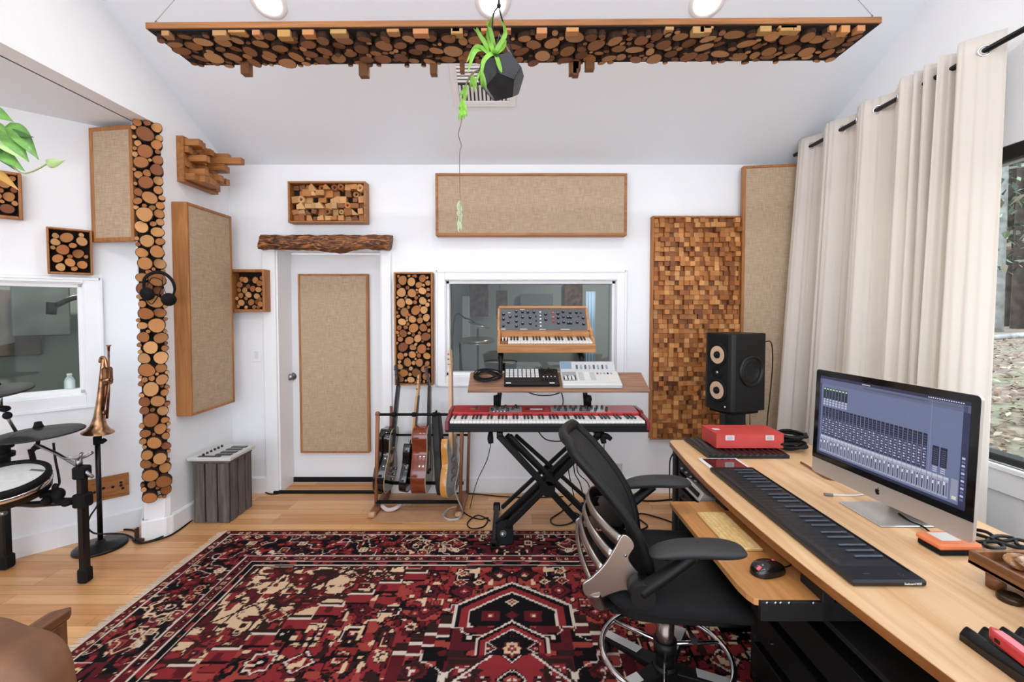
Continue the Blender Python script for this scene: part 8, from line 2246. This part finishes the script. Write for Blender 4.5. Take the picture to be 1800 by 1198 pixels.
mb = MB(Fc); mb.prism([(0.235 * math.copysign(abs(math.cos(2 * PI * k / 40)) ** 0.45, math.cos(2 * PI * k / 40)), 0.235 * math.copysign(abs(math.sin(2 * PI * k / 40)) ** 0.45, math.sin(2 * PI * k / 40))) for k in range(40)], 0.445, 0.475); mb.build('seat_pan', CPL, T)
# backrest: profile of (x, z) from the seat up, leaning back
bp_ = [Vector(p) for p in ((-0.160, 0, 0.55), (-0.172, 0, 0.66), (-0.215, 0, 0.77), (-0.280, 0, 0.87), (-0.348, 0, 0.955), (-0.402, 0, 1.015), (-0.425, 0, 1.045))]
BP = catmull(bp_, 8)
def bprof(t): 
    f = t * (len(BP) - 1); i = min(int(f), len(BP) - 2); return BP[i].lerp(BP[i + 1], f - i)
def bw(t): 
    return 0.235 * (0.86 + 0.14 * math.sin(PI * min(1, t * 1.15))) * (1 if t < 0.86 else math.sqrt(max(0.0, 1 - ((t - 0.86) / 0.155) ** 2) * 0.65 + 0.35) )
def back_pt(s, t, off=0.0):
    p = bprof(t); w_ = bw(t)
    return (p.x + 0.055 * s * s * (1 - 0.45 * t) + 0.016 + 0.06 * w_ * s + off, w_ * s, p.z)
mb = MB(Fc); mb.grid(lambda u, v: back_pt(2 * u - 1, v), 30, 50); mb.build('mesh_back', MESHM, T, solid=0.006, offset=0)
loop = [back_pt(-1, k / 30) for k in range(31)] + [back_pt(-1 + 2 * k / 12, 1.0) for k in range(1, 12)] + [back_pt(1, 1 - k / 30) for k in range(31)] + [back_pt(1 - 2 * k / 12, 0.0) for k in range(1, 12)]
mb = MB(Fc); mb.tube(loop, 0.019, 12, closed=True, flat=1.2); mb.build('back_frame', CPL, T)
# silver fins wrapping round behind the lumbar region
def fin(k):
    f = k / 3.0
    xe = -0.21 + (-0.315 + 0.21) * f; ze = 0.725 + (0.575 - 0.725) * f; d = 0.10 + (0.035 - 0.10) * f; rise = 0.05 - 0.01 * f
    pts = []
    for i in range(29):
        s = -1 + 2 * i / 28
        pts.append(Vector((xe - d * (1 - abs(s) ** 2.2), 0.236 * s, ze + rise * (1 - abs(s) ** 1.8))))
    return pts
for k in range(4):
    P = fin(k); hw = 0.024 - 0.002 * k
    mb = MB(Fc); vs = []; fs = []
    for p in P: vs += [p + Vector((0.004, 0, -hw)), p + Vector((-0.005, 0, 0)), p + Vector((0.004, 0, hw))]
    for i in range(len(P) - 1):
        for j in range(2): fs.append((i * 3 + j, i * 3 + j + 1, (i + 1) * 3 + j + 1, (i + 1) * 3 + j))
    mb._add(vs, fs, 0, None, None, True); mb.build('back_fin', FINM, T, solid=0.007, offset=0)
for s in (-1, 1):
    # side yoke: plate that gathers the fins and runs down to the arm pivot and under the seat
    out = catmull([Vector(p) for p in ((-0.185, 0.752, 0), (-0.168, 0.722, 0), (-0.188, 0.68, 0), (-0.165, 0.64, 0), (-0.13, 0.60, 0), (-0.145, 0.56, 0), (-0.2, 0.565, 0), (-0.25, 0.548, 0), (-0.30, 0.528, 0), (-0.338, 0.54, 0), (-0.345, 0.58, 0), (-0.315, 0.605, 0), (-0.27, 0.655, 0), (-0.235, 0.715, 0), (-0.21, 0.76, 0))], 4, True)
    mb = MB(Fc @ Matrix.Translation((0, s * 0.242, 0)) @ frame((0, 0, 0), (1, 0, 0), (0, 0, 1), (0, -1, 0))); mb.prism([(p.x, p.y) for p in out], -0.006, 0.006); mb.build('side_yoke', FINM, T, bevel=0.003)
    mb = MB(Fc @ Matrix.Translation((-0.2, s * 0.242 - 0.008, 0.69)) @ frame((0, 0, 0), (1, 0, 0), (0, 0, 1), (0, -1, 0))); mb.lathe([(0.0005, 0.003), (0.005, 0.002), (0.006, -0.002)], None, 12); mb.build('yoke_screw', STEEL, T)
    mb = MB(Fc); mb.cyl((-0.15, s * 0.245, 0.585), (-0.15, s * 0.315, 0.585), 0.045, 0.041, 24); mb.build('arm_pivot', CPL, T)
    mb = MB(Fc); mb.tube([(-0.15, s * 0.285, 0.59), (-0.10, s * 0.295, 0.635), (-0.04, s * 0.30, 0.685), (0.01, s * 0.30, 0.732)], [0.034, 0.03, 0.027, 0.03], 12, spline=4, flat=0.75); mb.build('arm_support', CPL, T)
    def arm(u, v, s=s):
        a = u * 2 * PI; cx, sx = math.cos(a), math.sin(a)
        px_ = math.copysign(abs(cx) ** 0.55, cx); py_ = math.copysign(abs(sx) ** 0.6, sx)
        t = v * PI; r = max(1e-3, math.sin(t)) ** 0.5
        x = 0.155 * px_ * r; y = 0.05 * py_ * r * (1 + 0.1 * px_)
        return (0.025 + x, s * 0.298 + y, 0.752 - 0.021 * math.cos(t) - 0.012 * (x / 0.155) ** 2 * (x < 0) + 0.006 * (x / 0.155) - 0.008 * (x / 0.155) ** 2)
    mb = MB(Fc); mb.grid(arm, 48, 16, closed_u=True); mb.build('arm_rest', PADP, T)
mb = MB(Fc); mb.tube([(-0.31, -0.238, 0.55), (-0.285, -0.2, 0.48), (-0.23, -0.09, 0.445), (-0.23, 0.09, 0.445), (-0.285, 0.2, 0.48), (-0.31, 0.238, 0.55)], 0.03, 10, spline=5, flat=0.6); mb.build('rear_bar', FINM, T)
# ================================================================ light
w = bpy.data.worlds.new('world'); bpy.context.scene.world = w; w.use_nodes = True
bg = w.node_tree.nodes['Background']; bg.inputs['Color'].default_value = (0.84, 0.935, 1.06, 1); bg.inputs['Strength'].default_value = 2.05
LENS = emis('lamp_lens', (255, 246, 232), 14.0)
for k, (px, py, lab) in enumerate(((471, 2, 'leftmost recessed ceiling light, above the left part of the log panel'), (866, 2, 'middle recessed ceiling light, above the hanging plant cord'), (1243, 2, 'rightmost recessed ceiling light, above the right part of the log panel'))):
    d = ray(px, py)  # meets the sloping ceiling
    t = (HB + SL * YB - CAMH) / (d.z + SL * d.y); p = Vector((0, 0, CAMH)) + d * t
    n = Vector((0, -SL, -1)).normalized()
    F = rot_to(n, (1, 0, 0), p)
    T = thing('ceiling_light', lab, 'ceiling light', F=F, group='recessed ceiling lights')
    mb = MB(F); mb.lathe([(0.062, -0.02), (0.066, 0.006), (0.10, 0.008), (0.105, 0.0)], None, 32); mb.build('trim_ring', plain('lamp_trim', (240, 240, 240), 0.4), T)
    mb = MB(F); mb.lathe([(0.001, 0.002), (0.064, 0.001)], None, 28); mb.build('lens', LENS, T)
    ld = bpy.data.lights.new('ceiling_lamp', 'AREA'); ld.shape = 'DISK'; ld.size = 0.12; ld.energy = 3.6; ld.color = (1, 0.965, 0.92)
    lo = bpy.data.objects.new('ceiling_lamp', ld); C.objects.link(lo)
    M = rot_to(-n, (1, 0, 0), p + n * 0.03); lo.matrix_basis = M
# unseen fill lights added behind the camera to brighten door and back wall
for x in (-1.3, 0.0, 1.3):
    n = Vector((0, SL, -1)).normalized(); y = -1.1; p = Vector((x, y, ceil_z(0) - SL * abs(y) - 0.02))
    ld = bpy.data.lights.new('rear_ceiling_lamp', 'AREA'); ld.shape = 'DISK'; ld.size = 0.2; ld.energy = 9; ld.color = (0.95, 0.98, 1.0)
    lo = bpy.data.objects.new('rear_ceiling_lamp', ld); C.objects.link(lo); lo.matrix_basis = rot_to(-n, (1, 0, 0), p)
sc = bpy.context.scene
sc.view_settings.view_transform = 'Standard'; sc.view_settings.look = 'None'; sc.view_settings.gamma = 1.0
sc.view_settings.use_curve_mapping = False
sc.view_settings.exposure = 0.88
